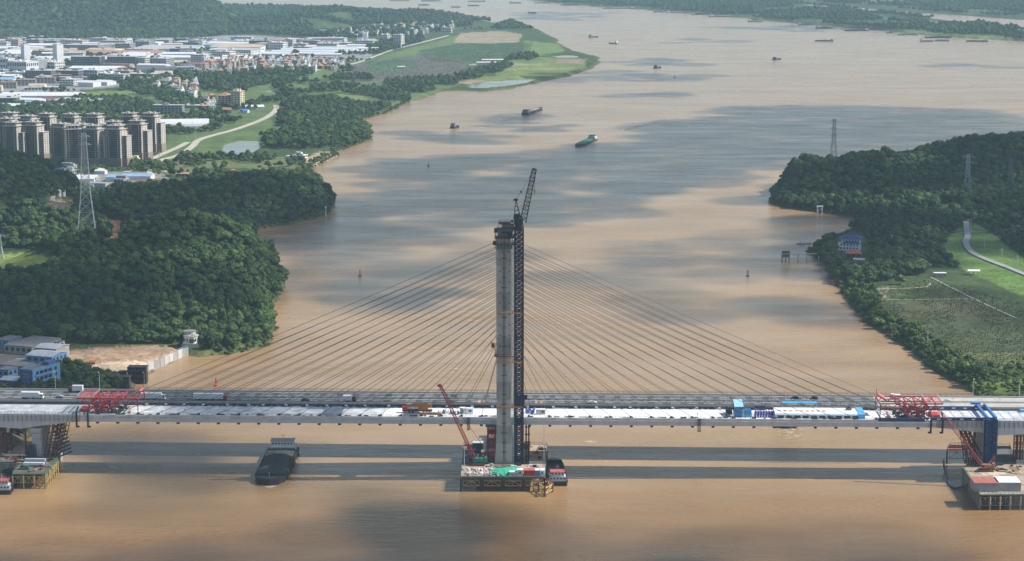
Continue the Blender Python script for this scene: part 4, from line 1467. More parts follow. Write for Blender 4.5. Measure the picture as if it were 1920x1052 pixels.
# ---------------- form travellers at both deck ends
def traveller(mirror, label, uc):
    t = thing("form_traveller", label, "bridge machine", B(uc, 0, ZD), YAW)
    m = -1 if mirror else 1
    X = lambda x: m * x
    zt_, zb_ = 8.0, 1.0
    for v in (-9, 9):
        mb = MB()
        mb.beam((X(-16.5), v, zt_), (X(16), v, zt_), .55)
        mb.beam((X(-13), v, zt_ - 2.6), (X(13), v, zt_ - 2.8), .45)
        for x in (-13, -8, -3, 2, 7, 12):
            mb.beam((X(x), v, zt_), (X(x + 2.5), v, zt_ - 2.7), .3).beam((X(x + 2.5), v, zt_ - 2.7), (X(x + 5 if x < 12 else 16), v, zt_), .3)
        mb.beam((X(-14), v, zt_ - 1), (X(-5), v, zb_), .5).beam((X(6), v, zt_ - 2.8), (X(-1), v, zb_), .5).beam((X(-3), v, zt_ - 2.7), (X(-4.5), v, zb_), .4)
        mb.beam((X(-9), v, zt_ - 3), (X(-1), v, zb_ + .4), .35).beam((X(2), v, zt_ - 3), (X(-6), v, zb_ + .4), .35)
        mb.beam((X(-6.5), v, zb_), (X(1), v, zb_), .6)
        mb.build("side_truss", RED, t)
    mb = MB()
    for x in (-16.5, -13, -8.5, -3, 2, 7, 16):
        mb.beam((X(x), -9, zt_), (X(x), 9, zt_), .5)
    for x0, x1 in ((-8.5, -3), (-3, 2), (2, 7)):
        mb.beam((X(x0), -9, zt_), (X(x1), 9, zt_), .4)
    mb.truss((X(-8.5), -9, zt_ - 3), (X(-8.5), 9, zt_ - 3), (0, 0, 3), 5, .3)
    mb.truss((X(-4.5), -9, zb_), (X(-4.5), 9, zb_), (0, 0, 3.5), 5, .3)
    mb.truss((X(1), -9, zb_ + 1), (X(1), 9, zb_ + 1), (0, 0, 3), 5, .3)
    mb.build("cross_frame", RED, t)
    mb = MB()
    for k in range(9): mb.box(X(-16.1 + k * .98), 0, zt_ + .3, .32, 18, .1)
    mb.build("top_platform", REDL, t)
    mb = MB()
    for v in (-9, 9):
        railing(mb, min(X(-16.5), X(-8)), max(X(-16.5), X(-8)), v, zt_ + .4, 1.4, 1.1, .1)
    for x in (-16.5, -8):
        for k in range(9): mb.beam((X(x), -9 + k * 2.25, zt_ + .4), (X(x), -9 + k * 2.25, zt_ + 1.5), .1)
        mb.beam((X(x), -9, zt_ + 1.5), (X(x), 9, zt_ + 1.5), .1)
    mb.build("platform_railing", WHITE, t)
    mb = MB()
    mb.loft([[(X(11.5), v, zt_ + .6), (X(12.3), v, zt_ + .1), (X(16.3), v, zt_ + 2.5), (X(15.4), v, zt_ + 3.0)] for v in (-2.5, 6)])
    mb.beam((X(15.8), 6, zt_ + 2.4), (X(15.8), 6, zt_ + 5), .25)
    mb.build("raised_panel", REDL, t)
    for v in (-9, 9):
        mb = MB().beam((X(15.8), v, zt_), (X(15.8), v, 0), .4)
        mb.build("end_leg", RUST, t)
    mb = MB()
    mb.beam((X(15.5), -9, 6), (X(9), -11, 0), .2).box(X(11), -6, 0, .3, 4, 1.2, 0, .3)
    mb.build("stair", ORANGE, t)
    mb = MB()
    for (x, v, z) in ((-6.5, -6, 2.8), (1.5, -7, 2.6), (5, 2, 5.0), (-2, 4, 3.0)):
        mb.box(X(x), v, z, 2.2, 1.6, 1.5)
    mb.build("winch", mat("grey_violet_plant", (.16, .15, .24), .6, .2, .6), t)
    mb = MB()
    mb.box(X(-6.5), -6, 2.4, 3.2, 2.4, .25).beam((X(-8), -7.1, 2.4), (X(-8), -7.1, 4.6), .2).beam((X(-5), -7.1, 2.4), (X(-5), -7.1, 4.6), .2)
    mb.build("work_cage", REDL, t); mb = MB()
    mb.box(X(1.5), -7, 2.2, 3.4, 2.6, .25).beam((X(3.2), -8.3, 2.3), (X(3.2), -8.3, 5), .2).beam((X(-.2), -8.3, 2.3), (X(-.2), -8.3, 5), .2)
    mb.build("work_cage", REDL, t); mb = MB()
    mb.beam((X(-8.2), -8.4, 0), (X(-8.2), -8.4, zt_), .28).beam((X(-7.4), -8.4, 0), (X(-7.4), -8.4, zt_), .2).beam((X(-8.2), -8.5, .2), (X(-4), -8.5, .2), .25)
    mb.build("ladder_frame", REDL, t)
    mb = MB().box(X(-13.5), -1, 0, 5.2, 9, 1.2); mb.build("counterweight", RED, t)
    mb = MB()
    for x in (-16.2, -10.2):
        mb.beam((X(x), -12.0, 1.6), (X(x), -12.0, -6.3), .9, .7).box(X(x) + m * .5, -12.0, -6.9, 1.8, 1.0, .8).beam((X(x), -12, 1.6), (X(x - .5), -5, 2.6), .7)
        mb.beam((X(x), 12.0, 1.6), (X(x), 12.0, -6.3), .9, .7)
    mb.build("hanger", DARK, t)
    mb = MB()
    gg = random.Random(3)
    for k in range(40):
        mb.box(X(gg.uniform(-9, 8)), gg.uniform(-10, 7), 0.004, gg.uniform(.6, 2.6), gg.uniform(.5, 2), gg.uniform(.3, 1.6), 0, gg.random())
    mb.build("stored_gear", mat("dark_tarpaulin", (.035, .055, .05), .85, .3, .5), t)["kind"] = "stuff"
    return t
traveller(False, "big red truss form traveller sitting on the left end of the new deck", bU(209, 0, ZD + 8))
traveller(True, "big red truss form traveller on the right end of the deck beside the blue gantry", bU(1703, 0, ZD + 8))

# ---------------- blue gantry at the right pier
ug = bU(1856, -13, 20)
gt = thing("portal_gantry", "royal blue portal gantry with a tall leg wrapped round the right pier", "gantry", B(ug, 0, 0), YAW)
u0 = bU(1744, -11, ZD) - ug
for v, z0 in ((-12.2, ZD + .1), (12.0, ZD + .6)):
    mb = MB().box((u0 + 1) / 2, v, z0, -u0 + 1, 1.2, 1.6)
    for k in range(14):
        mb.box(u0 + 1 + k * 2.2, v - .66, z0 + .2, .3, .14, 1.2)
    mb.build("runway_beam", BLUE, gt)
    mb = MB()
    for k in range(5): mb.box(u0 + 4 + k * 6, v - .68, z0 + .5, 1.8, .12, .5)
    mb.build("white_plate", WHITE, gt)["kind"] = "stuff"
for s in (-1, 1):
    v = s * 14.6
    mb = MB().lattice((0, v, 7.9), (0, v, ZD + 1.6), 5.3, 5.3, 9, .7, .35, cross=True)
    mb.box(-1.6, v, 8.2, 1.4, 4.4, ZD - 7).box(1.6, v, 8.2, 1.4, 4.4, ZD - 7).box(0, v + .6, 8.2, 3, 3.6, ZD - 7)
    mb.build("gantry_leg", BLUE, gt)
    mb = MB()
    for k in range(24):
        mb.box(g.uniform(-2, 2), v - s * 0 - 2.62 if s < 0 else v - 2.62, 9 + k * .9, g.uniform(.2, .7), .1, .2)
    mb.box(.5, v - 2.7, 10.3, 2.6, .15, .7)
    mb.build("chalk_mark", LGREY, gt)["kind"] = "stuff"
mb = MB()
for x in (-2.2, 2.0):
    mb.beam((x, -17.2, ZD + 2.4), (x, 16, ZD + 2.4), 1.0, 1.5)
mb.box(-3, 14.5, ZD + 3, 5, 3, .9)
mb.build("cross_girder", mat("bright_blue_paint", (.05, .20, .48), .5, .12, .5), gt)
mb = MB().box(0, 0, 0, 4.6, 3, 1.2)
gt2 = mb.build("blue_hoist", SKYB, None, B(bU(1921, 9, ZD + 2), 9, ZD + .2), YAW)
tag(gt2, "light blue hoist box at the right picture edge on the approach deck", "hoist")
# long blue barrier strip at deck edge
mb = MB().box(0, 0, 0, 24, .8, 1.7)
o = mb.build("blue_barrier", BLUE, None, B(bU(1690, -11, ZD), -HALF - .5, ZD - .6), YAW)
tag(o, "long royal blue edge barrier below the right red form traveller", "barrier")

# ---------------- work platforms over the water
def platform(name, label, polyuv, z, post_step, deckm, edgem, postm=RUST, bracem=YELL, zpost=-3, sides=None, brace_z=(-1.6, -5.2)):
    """deck on piles; polyuv in bridge coordinates"""
    t = thing(name, label, "platform", B(polyuv[0][0], polyuv[0][1], 0), YAW)
    ou, ov = polyuv[0]
    pl = [(a - ou, b - ov) for a, b in polyuv]
    mb = MB().prism(pl, z - .45, z); mb.build("deck_plate", deckm, t)
    n = len(pl)
    for i in range(n):
        a, b = Vector((*pl[i], z)), Vector((*pl[(i + 1) % n], z))
        L = (b - a).length
        mb = MB().beam(a + Vector((0, 0, -.35)), b + Vector((0, 0, -.35)), .4, .6, 0)
        k = max(1, int(L / 2))
        for j in range(k + 1):
            c = a.lerp(b, j / k)
            mb.beam(c, c + Vector((0, 0, 1.2)), .1, mi=0)
        for h in (.6, 1.2): mb.beam(a + Vector((0, 0, h)), b + Vector((0, 0, h)), .09, mi=0)
        mb.build("edge_rail", edgem, t)
        if sides is not None and i not in sides: continue
        k = max(1, int(round(L / post_step)))
        inn = Vector((0, 0, 0))
        for j in range(k + 1):
            c = a.lerp(b, j / k)
            mb = MB().cyl(c.x, c.y, zpost, .42, z - 1.0 - zpost, 8); mb.build("pile", postm, t)
            if j < k:
                d = a.lerp(b, (j + 1) / k)
                q = MB()
                h0, h1 = z + brace_z[0], z + brace_z[1]
                e0, e1 = c.lerp(d, .12), c.lerp(d, .88)
                m_ = c.lerp(d, .5)
                for h in (h0, h1): q.beam((e0.x, e0.y, h), (e1.x, e1.y, h), .28)
                for e in (e0, m_, e1): q.beam((e.x, e.y, h1), (e.x, e.y, h0), .22)
                q.beam((m_.x, m_.y, h0), (e0.x, e0.y, h1), .22).beam((m_.x, m_.y, h0), (e1.x, e1.y, h1), .22)
                q.build("truss_brace", bracem, t)
    # inner joists
    us = [p[0] for p in pl]; vs = [p[1] for p in pl]
    return t
Z8 = 8.0
uvp = lambda px, py, z=Z8: bUV(px, py, z)
cp = [uvp(864, 893), uvp(1021, 893), uvp(1026, 833), uvp(993, 833), uvp(992, 871), uvp(866, 871)]
platform("work_platform", "large timber decked work platform on piles round the foot of the pylon", cp, Z8, 10.5, TAN, mat("teal_rail", (.10, .16, .16), .7, .2, .6), DARK, YELL, sides=(0, 1), brace_z=(-2.4, -5.0))
# boards, each picked apart: plates of the deck
lp = [uvp(868, 870, 6.5), uvp(893, 870, 6.5), uvp(894, 833, 6.5), uvp(870, 833, 6.5)]
platform("side_platform", "dark steel side platform left of the pylon foot behind the red crane", lp, 6.5, 9, STEEL, DARK, DARK, DARK, sides=(3,))
rp = [uvp(906, 869, 5.6), uvp(934, 869, 5.6), uvp(934, 822, 5.6), uvp(916, 822, 5.6)]
platform("cofferdam_walkway", "black walkway deck behind the left foot of the pylon", rp, 5.6, 9, DARK, DARK, DARK, DARK, sides=())

def crate(name, label, cat, px, py, z, sx, sy, sz, wall, top, rz=0.0, group=None, ribs=True):
    u, v = bUV(px, py, z)
    t = thing(name, label, cat, B(u, v + sy / 2, z + .01), YAW + rz, group)
    mb = MB().box(0, 0, 0, sx, sy, sz); mb.build("body", wall, t)
    mb = MB().box(0, 0, sz + .003, sx + .1, sy + .1, .12); mb.build("roof", top, t)
    if ribs:
        mb = MB()
        k = int(sx / .6)
        for i in range(k):
            mb.box(-sx / 2 + (i + .5) * sx / k, -sy / 2 - .04, .1, .16, .08, sz - .2)
        q = mb.build("rib", wall, t); q["kind"] = "stuff"
    else:
        mb = MB()
        k = max(1, int(sx / 2))
        for i in range(k):
            mb.box(-sx / 2 + (i + .5) * sx / k, -sy / 2 - .03, sz * .4, .8, .08, sz * .35)
        mb.build("window", GLASS, t)
    return t
crate("container", "red shipping container, left of the two red ones on the central platform", "container", 987, 892.5, Z8, 2.9, 4.5, 2.8, RED, REDL)
crate("container", "red shipping container beside the blue and white cabin on the central platform", "container", 997.5, 892.5, Z8, 2.9, 4.5, 2.8, RED, REDL)
crate("site_cabin", "blue fronted cabin with a white roof on the central platform", "cabin", 1007.5, 892.5, Z8, 2.7, 4.5, 2.8, mat("dull_blue", (.16, .24, .36), .7, .15, .5), WHITE)
crate("site_cabin", "white cabin at the right front corner of the central platform", "cabin", 1016.5, 892.5, Z8, 2.6, 4.5, 2.8, WHITE, WHITE, ribs=False)
crate("site_cabin", "grey white cabin with notice boards in the middle of the platform front", "cabin", 975, 892.5, Z8, 3.0, 3.5, 3.0, LGREY, WHITE, ribs=False)
crate("site_cabin", "pale cabin beside the green netting on the platform front", "cabin", 963, 892.5, Z8, 4.4, 3.2, 1.9, LGREY, WHITE)
crate("shed", "grey green shed with a pale roof on the left side platform", "shed", 896, 842, 6.5, 5.6, 6, 3.2, mat("shed_green", (.10, .14, .12), .8, .2, .5), LGREY)
crate("generator", "blue generator set on the left side platform", "generator", 897, 851, 6.5, 2.8, 3, 1.8, mat("petrol_blue", (.03, .10, .18), .6, .2, .5), DARK, ribs=False)
crate("container", "dark green container on the right strip of the platform near the mast", "container", 988, 842, 6.5, 3.6, 4, 2.6, mat("deep_green", (.02, .09, .06), .7, .2, .5), DARK)

def heap(name, label, cat, px, py, z, rx, ry, h, m, seed, rough=.35):
    u, v = bUV(px, py, z)
    mb = MB()
    V, F = ICO3
    vv = []
    for x, y, w in V:
        d = 1 + rough * mnoise.noise(Vector((x * 2.3 + seed, y * 2.3, w * 2.3))) + rough * .6 * mnoise.noise(Vector((x * 6 + seed, y * 6, w * 6)))
        vv.append((x * rx * d, y * ry * d, max(-.05, w * h * d)))
    mb.add(vv, F)
    o = mb.build(name, m, None, B(u, v, z), YAW)
    return tag(o, label, cat)
heap("green_netting", "crumpled mint green safety netting heaped on the central platform", "netting", 946, 886, Z8, 7.5, 7.5, 1.6, MINT, 3)
heap("green_netting", "flat mint green netting spread towards the red containers", "netting", 960, 880, Z8, 6.5, 2.6, 1.0, MINT, 9)
heap("timber_stack", "low brown heap of timber on the boards before the pylon", "timber", 943, 876, Z8, 5.0, 2.0, 1.2, mat("brown_timber", (.22, .14, .10), .9, .3, .6), 5)
BAG = [WHITE, mat("pink_bag", (.50, .34, .33), .9, .15, .8), LGREY, mat("violet_bag", (.22, .17, .24), .9, .2, .8), mat("pale_green_bag", (.35, .5, .42), .9, .2, .8)]
bag = MB()
V, F = ICO1
bag.add([(x * (1 + .3 * mnoise.noise(Vector((x * 3, y * 3, z)))), y, max(-.35, z * .6)) for x, y, z in V], F)
bag_me = [bag.mesh("sack", m) for m in BAG]
gg = random.Random(12)
BN = ["white", "pale pink", "grey", "dull violet", "pale green"]
for k in range(58):
    px, py = gg.uniform(868, 934), gg.uniform(878, 892.5)
    u, v = bUV(px, py, Z8)
    c = gg.choices(range(5), (4, 3, 3, 2, 2))[0]
    o = bpy.data.objects.new("sack", bag_me[c])
    o.location = B(u, v, Z8 + .3); o.scale = (gg.uniform(.6, 1.3), gg.uniform(.6, 1.3), gg.uniform(.7, 1.6)); o.rotation_euler = (0, 0, gg.random() * 6)
    COL.objects.link(o)
    tag(o, "%s sack in the heap of site materials at the left front of the platform" % BN[c], "sack", "%s sacks on the platform front" % BN[c])

def crawler(label, px, py, z, tip, bodym, boomm, rz, tip_v):
    u, v = bUV(px, py, z)
    t = thing("crawler_crane", label, "crane", B(u, v, z), YAW)
    for s in (-1, 1):
        mb = MB()
        n = 10
        pr = [(-3.4, .1), (3.4, .1), (3.9, .6), (3.4, 1.2), (-3.4, 1.2), (-3.9, .6)]
        mb.loft([[(x, s * 2.3 - .5, h) for x, h in pr], [(x, s * 2.3 + .5, h) for x, h in pr]])
        for k in range(14): mb.box(-3.2 + k * .5, s * 2.3, 1.2, .2, 1.1, .08)
        mb.build("track", RUST, t)
    mb = MB().box(0, 0, .7, 3.4, 4, .7).cyl(0, 0, 1.4, 1.4, .4, 14); mb.build("undercarriage", DARK, t)
    mb = MB().box(1.2, 0, 1.8, 6.4, 3.2, 2.0).box(4.0, 0, 1.7, 1.4, 3.4, 2.6); mb.build("machinery_house", bodym, t)
    mb = MB().box(-1.6, -1.4, 1.9, 1.6, 1.2, 2.1); c = mb.build("cab", bodym, t)
    mb = MB().box(-1.7, -2.02, 2.8, 1.2, .06, 1.0); mb.build("window", GLASS, c)
    zt = bZ(tip[1], bU(tip[0], tip_v, 40), tip_v)
    ut = bU(tip[0], tip_v, zt)
    zt = bZ(tip[1], ut, tip_v)
    p, q = Vector((-1.2, 0, 2.4)), Vector((ut - u, tip_v - v, zt - z))
    mb = MB().lattice(p, q, 1.5, 1.3, 26, .22, .11, side=Vector((0, 1, 0)), cross=True)
    d = (q - p).normalized()
    mb.beam(q, q + Vector((-1.8, 0, .3)), .7, .7).box(q.x - .4, q.y, q.z - .2, 1.6, 1.4, 1.2)
    mb.build("boom", boomm, t)
    mb = MB()
    gtop = Vector((4.2, 0, 8.2))
    for s in (-1, 1):
        mb.beam((1.0, s * 1.1, 3.8), gtop + Vector((0, s * .5, 0)), .22).beam((4.4, s * 1.1, 3.8), gtop + Vector((0, s * .5, 0)), .2)
    mb.build("gantry_mast", boomm, t)
    mb = MB()
    for s in (-.5, .5):
        mb.beam(gtop + Vector((0, s, 0)), q + Vector((0, s, 0)), .08)
    mb.build("pendant_rope", DARK, t)
    return t, q
crawler("crawler crane with a green body and a long red lattice boom on the central platform", 896, 872, Z8, (826, 724), mat("crane_green", (.02, .22, .15), .6, .2, .5), RED, 0, -19.5)
# red temporary support tower
ut, vt = bU(921.5, -9, 15), -9
t = thing("support_tower", "red steel lattice support tower under the deck left of the pylon", "support tower", B(ut, vt, 5.2), YAW)
for sx in (-1, 1):
    for sy in (-1, 1):
        mb = MB().cyl(sx * 1.9, sy * 1.9, 0, .35, 21.8, 8); mb.build("column", RED, t)
mb = MB()
for k in range(5):
    z0 = 1 + k * 4.2
    for (a, b) in (((-1.9, -1.9), (1.9, -1.9)), ((1.9, -1.9), (1.9, 1.9)), ((1.9, 1.9), (-1.9, 1.9)), ((-1.9, 1.9), (-1.9, -1.9))):
        mb.beam((*a, z0), (*b, z0), .3)
        mb.beam((*a, z0), (*b, z0 + 4.2), .24)
mb.build("bracing", RED, t)
mb = MB().box(0, 0, 20.8, 6, 6, .9); mb.build("cap", RUST, t)
for px, lb in ((986.5, "left"), (991.5, "right")):
    u = bU(px, -4, 15)
    t = thing("support_column", "rust red steel column behind the crane mast, %s one of two" % lb, "column", B(u, -4, 5.2), YAW)
    MB().cyl(0, 0, 0, .38, 22, 8).build("shaft", RUST, t)
    m_ = MB()
    for k in range(5): m_.box(0, 0, 3 + k * 4, 1.5, 1.5, .25)
    m_.build("collar", RUST, t)
for px, y0, y1, lb in ((870.5, 872, 831, "at the left front corner"), (1020, 868, 795, "beside the right strip")):
    z = Z8
    u, v = bUV(px, y0, z)
    h = bZ(y1, u, v) - z
    mb = MB().cyl(0, 0, 0, .2, h, 8, r2=.12)
    t = thing("light_mast", "thin white lighting mast %s of the central platform" % lb, "mast", B(u, v, z), YAW)
    mb.build("pole", WHITE, t)
    MB().box(0, 0, h, .9, .3, .5).build("floodlight", LGREY, t)
# water tank
u, v = bUV(941, 868, Z8)
t = thing("water_tank", "small white water tank on a stand at the foot of the pylon", "tank", B(u, v + .5, Z8), YAW)
MB().cyl(0, 0, 1.4, 1.0, 1.6, 12).build("tank", WHITE, t)
m_ = MB()
for a in (-.7, .7):
    for b in (-.7, .7): m_.beam((a, b, 0), (a, b, 1.4), .15)
m_.build("stand", STEEL, t)
# mooring dolphin
uv = [uvp(1010, 911, 3.2), uvp(1022, 920, 3.2), uvp(1036, 911, 3.2), uvp(1026, 906, 3.2)]
c = [sum(p[0] for p in uv) / 4, sum(p[1] for p in uv) / 4]
t = thing("mooring_dolphin", "small mooring dolphin of rusty piles with ochre bracing before the platform", "mooring", B(*c, 0), YAW)
loc = [(p[0] - c[0], p[1] - c[1]) for p in uv]
for p in loc: MB().cyl(p[0], p[1], -3, .5, 8.6, 8).build("pile", RUST, t)
for i in range(4):
    a, b = loc[i], loc[(i + 1) % 4]
    mb = MB()
    for h in (1.4, 4.3): mb.beam((*a, h), (*b, h), .4)
    mb.beam((*a, 1.4), (*b, 4.3), .35).beam(((a[0] + b[0]) / 2, (a[1] + b[1]) / 2, 1.4), ((a[0] + b[0]) / 2, (a[1] + b[1]) / 2, 4.3), .35)
    mb.build("truss_brace", YELL, t)

# ---------------- left trestle
lt = [uvp(23, 888), uvp(84, 888), uvp(112, 855), uvp(45, 857)]
platform("work_platform", "left work platform with green edges and ochre braced piles", lt, Z8, 5.4, mat("brown_deck", (.20, .16, .13), .9, .25, .4), GREEN, YELL, YELL, sides=(0, 1), brace_z=(-1.6, -4.8))
lr = [uvp(-60, 866), uvp(45, 866), uvp(50, 854), uvp(-60, 854)]
platform("access_trestle", "brown access trestle deck leading left from the green edged platform", lr, Z8, 8, mat("brown_deck2", (.24, .18, .14), .9, .25, .4), mat("dull_green_rail", (.08, .13, .09), .8, .2, .5), STEEL, STEEL, sides=(0,))
for (px, py, L, lb) in ((66, 867, 10.5, "rear"), (64, 874, 10.5, "front")):
    u, v = bUV(px, py, Z8)
    t = thing("pipe_trailer", "white roofed flat load on the left platform, %s one of two" % lb, "load", B(u, v, Z8), YAW)
    MB().box(0, 0, .7, L, 2.2, 1.3).build("load", WHITE if lb == "front" else LGREY, t)
    MB().box(0, 0, 0.01, L - 1, 1.6, .69).build("bed", DARK, t)
gg = random.Random(19)
CL = [("rusty", RUST), ("grey", LGREY), ("tan", TAN), ("dark", DARK)]
for (xa, xb, ya, yb, n_, where) in ((30, 100, 860, 886, 22, "on the left work platform"), (2, 44, 856, 864, 8, "on the left access trestle"), (1830, 1915, 872, 886, 20, "on the right work platform"), (870, 1018, 872, 877, 14, "on the boards before the pylon"), (996, 1020, 838, 868, 8, "on the right strip of the central platform"), (872, 892, 840, 866, 9, "on the left side platform")):
    for k in range(n_):
        px, py = gg.uniform(xa, xb), gg.uniform(ya, yb)
        zz = 6.5 if xb == 892 else Z8
        u, v = bUV(px, py, zz)
        nm_, m__ = CL[gg.randrange(4)]
        o = MB().box(0, 0, 0, gg.uniform(.8, 4), gg.uniform(.4, 1.4), gg.uniform(.25, 1.1)).box(.2, .1, 0, gg.uniform(.4, .7), 1.6, gg.uniform(.3, 1.3)).build("material_bundle", m__, None, B(u, v, zz + .01), YAW + gg.choice([0, 0, 1.57, .4]))
        tag(o, "%s bundle of site material lying %s" % (nm_, where), "material", "%s bundles %s" % (nm_, where))
u, v = bUV(47, 880, Z8)
t = thing("green_machine", "dark green machine parked on the left platform", "machine", B(u, v, Z8), YAW)
MB().box(0, 0, .01, 5, 3, 1.2).box(1, 0, 1.21, 2, 2.4, 1.0).build("body", GREEN, t)
MB().box(-1.6, 0, 1.21, 1.2, 2, .8).build("hood", DARK, t)
# support posts and raking frames, left
for px, y0, y1, lb in ((2, 853, 806, "at the picture edge"), (12, 850, 808, "second from the left edge"), (22, 846, 806, "third from the left edge"), (49, 853, 806, "just left of the left pier")):
    u, v = bUV(px, y0, Z8)
    h = ZD - 6.4 - Z8
    t = thing("support_column", "brown steel prop under the left approach %s" % lb, "column", B(u, v, Z8), YAW)
    MB().cyl(0, 0, 0, .55, h, 10).build("shaft", RUST, t)
    MB().box(0, 0, h - .6, 1.8, 1.8, .6).build("head", RUST, t)
def raking(label, u0, u1, v, col, n, dirn, ztop):
    t = thing("raking_falsework", label, "falsework", B(u0, v, 5), YAW)
    for k in range(n):
        vv = k * 8.0
        mb = MB()
        for j in range(3):
            a = j * 2.3 * dirn
            mb.beam((a, vv, 0), (a + (u1 - u0), vv, ztop - 5), .42)
        for j in range(6):
            tt = (j + .5) / 6
            mb.beam(((u1 - u0) * tt, vv, (ztop - 5) * tt), ((u1 - u0) * tt + 4.5 * dirn, vv, (ztop - 5) * tt), .35)
        mb.build("raker", col, t)
    return t
raking("red raking falsework props right of the left pier", bU(88, -9, 8), bU(104, -9, 24), -9, RUST, 3, 1, ZD - 5)
raking("upright red falsework frames behind the left pier", bU(80, -9, 8), bU(92, -9, 24), -7, RUST, 2, 1, ZD - 6)
raking("red raking falsework props left of the blue portal leg", bU(1838, -9, 8), bU(1802, -9, 24), -9, RUST, 3, 1, ZD - 6.4)
raking("steep red falsework frames just left of the blue portal leg", bU(1832, -9, 8), bU(1822, -9, 24), -7, RUST, 2, -1, ZD - 7)
u0 = bU(112, -7, 10)
t = thing("beam_stack", "navy steel beams stacked in steps at the end of the left falsework", "beams", B(u0, -9, 5), YAW)
for k in range(9):
    mb = MB()
    for j in range(3):
        mb.beam((.6 + j * 1.1 - k * .42, -1 + j * 3.5, 3 + k * 1.9), (3.4 + j * 1.1 - k * .42, -1 + j * 3.5, 4.1 + k * 1.9), .6, .7)
    mb.build("beam", NAVY, t)
t = thing("beam_stand", "navy steel stand of ladders at the foot of the left pier", "stand", B(bU(60, -13, 10), -13.5, Z8), YAW)
MB().lattice((0, 0, 0), (0, 0, 7), 4, 3, 5, .35, .25, cross=True).build("frame", NAVY, t)

# ---------------- right work platform
rp = [uvp(1838, 927), uvp(1990, 926), uvp(1990, 868), uvp(1806, 876)]
platform("work_platform", "right work platform with green edge rails carrying containers and a crane", rp, Z8, 5.0, mat("sandy_deck", (.36, .29, .22), .9, .28, .25), GREEN, mat("pile_tan", (.38, .33, .24), .85, .25, .5), mat("brace_grey", (.26, .24, .2), .85, .25, .5), sides=(0, 3), brace_z=(-1.6, -5.6))
rear = [uvp(1776, 842), uvp(1812, 842), uvp(1820, 834), uvp(1782, 834)]
platform("side_platform", "small rusty platform with a green end left of the right pier", rear, Z8, 7, REDL, GREEN, DARK, STEEL, sides=(0,))
tr = [uvp(1866, 868), uvp(1905, 868), uvp(1893, 836), uvp(1866, 836)]
platform("access_trestle", "dark trestle roadway running back under the right approach", tr, Z8, 9, mat("grey_deck", (.13, .14, .14), .9, .2, .3), RUST, DARK, DARK, sides=())
crate("container", "large container shed with a red roof on the right platform", "container", 1850, 922, Z8, 12.4, 12, 4.3, mat("corrugated_grey", (.33, .35, .36), .7, .15, .4), mat("muted_red_roof", (.40, .13, .10), .8, .2, .5))
crate("container", "large container shed with a striped white roof at the right picture edge", "container", 1892, 921, Z8, 11.6, 12, 4.3, mat("corrugated_grey", (.33, .35, .36), .7), WHITE)
t, q = crawler("crawler crane with an orange tan body and faded red boom on the right platform", 1848, 884, Z8, (1757, 764), mat("crane_tan", (.34, .19, .10), .7, .25, .5), REDL, 0, -16)
car("dark blue car parked on the right work platform", B(*uvp(1873, 872), Z8), YAW, NAVY)
car("black car parked on the sand behind the right containers", B(*uvp(1880, 883), Z8), YAW + .2, DARK)
for o in [o for o in COL.objects if o.name.startswith("car") and o.parent is None and "right work" in o.get("label", "") or "sand behind" in o.get("label", "")]:
    if "group" in o: del o["group"]
heap("sand_pile", "pale spilled sand on the right work platform", "sand", 1862, 888, Z8, 7, 4, .35, mat("pale_sand", (.55, .46, .35), .95, .2, .8), 21)
# timber frame
u, v = bUV(1916, 890, Z8)
t = thing("timber_rack", "leaning pale timber frame on the right platform at the picture edge", "frame", B(u, v, Z8), YAW)
for k in range(3): MB().beam((-2 + k * .9, 0, 0), (-4 + k * .9, 4, 2.4), .3).build("pole", YELL, t)
# hose
pts = [(1769, 862, 5.5), (1771, 880, 1.0), (1776, 893, .4), (1777, 902, .4), (1782, 911, .4), (1792, 915, .4), (1805, 912, 1.0), (1814, 908, 4.5)]
wpts = [Vector(W(*p)) for p in pts]
mb = MB()
prev = None
for i in range(len(wpts) - 1):
    p0, p1, p2, p3 = wpts[max(0, i - 1)], wpts[i], wpts[i + 1], wpts[min(len(wpts) - 1, i + 2)]
    for j in range(6):
        s = j / 6
        c = .5 * ((2 * p1) + (p2 - p0) * s + (2 * p0 - 5 * p1 + 4 * p2 - p3) * s * s + (3 * p1 - p0 - 3 * p2 + p3) * s ** 3)
        if prev is not None: mb.beam(prev, c, 1.0, 1.0, n=6)
        prev = c.copy()
o = mb.build("hose", mat("hose_blue", (.06, .13, .2), .6, .2, .8))
tag(o, "thick blue hose curving through the water beside the right platform", "hose")
for px, lb in ((1905, "left"), (1912, "middle"), (1918, "right")):
    u, v = bUV(px, 866, Z8)
    t = thing("support_column", "rusty lattice prop under the right approach, %s one of three" % lb, "column", B(u, v + 4, Z8), YAW)
    MB().lattice((0, 0, 0), (0, 0, ZD - 5.4 - Z8), 1.3, 1.3, 8, .3, .2).build("shaft", RUST, t)
    MB().box(0, 0, ZD - 5.9 - Z8, 2, 2, .5).build("head", RUST, t)

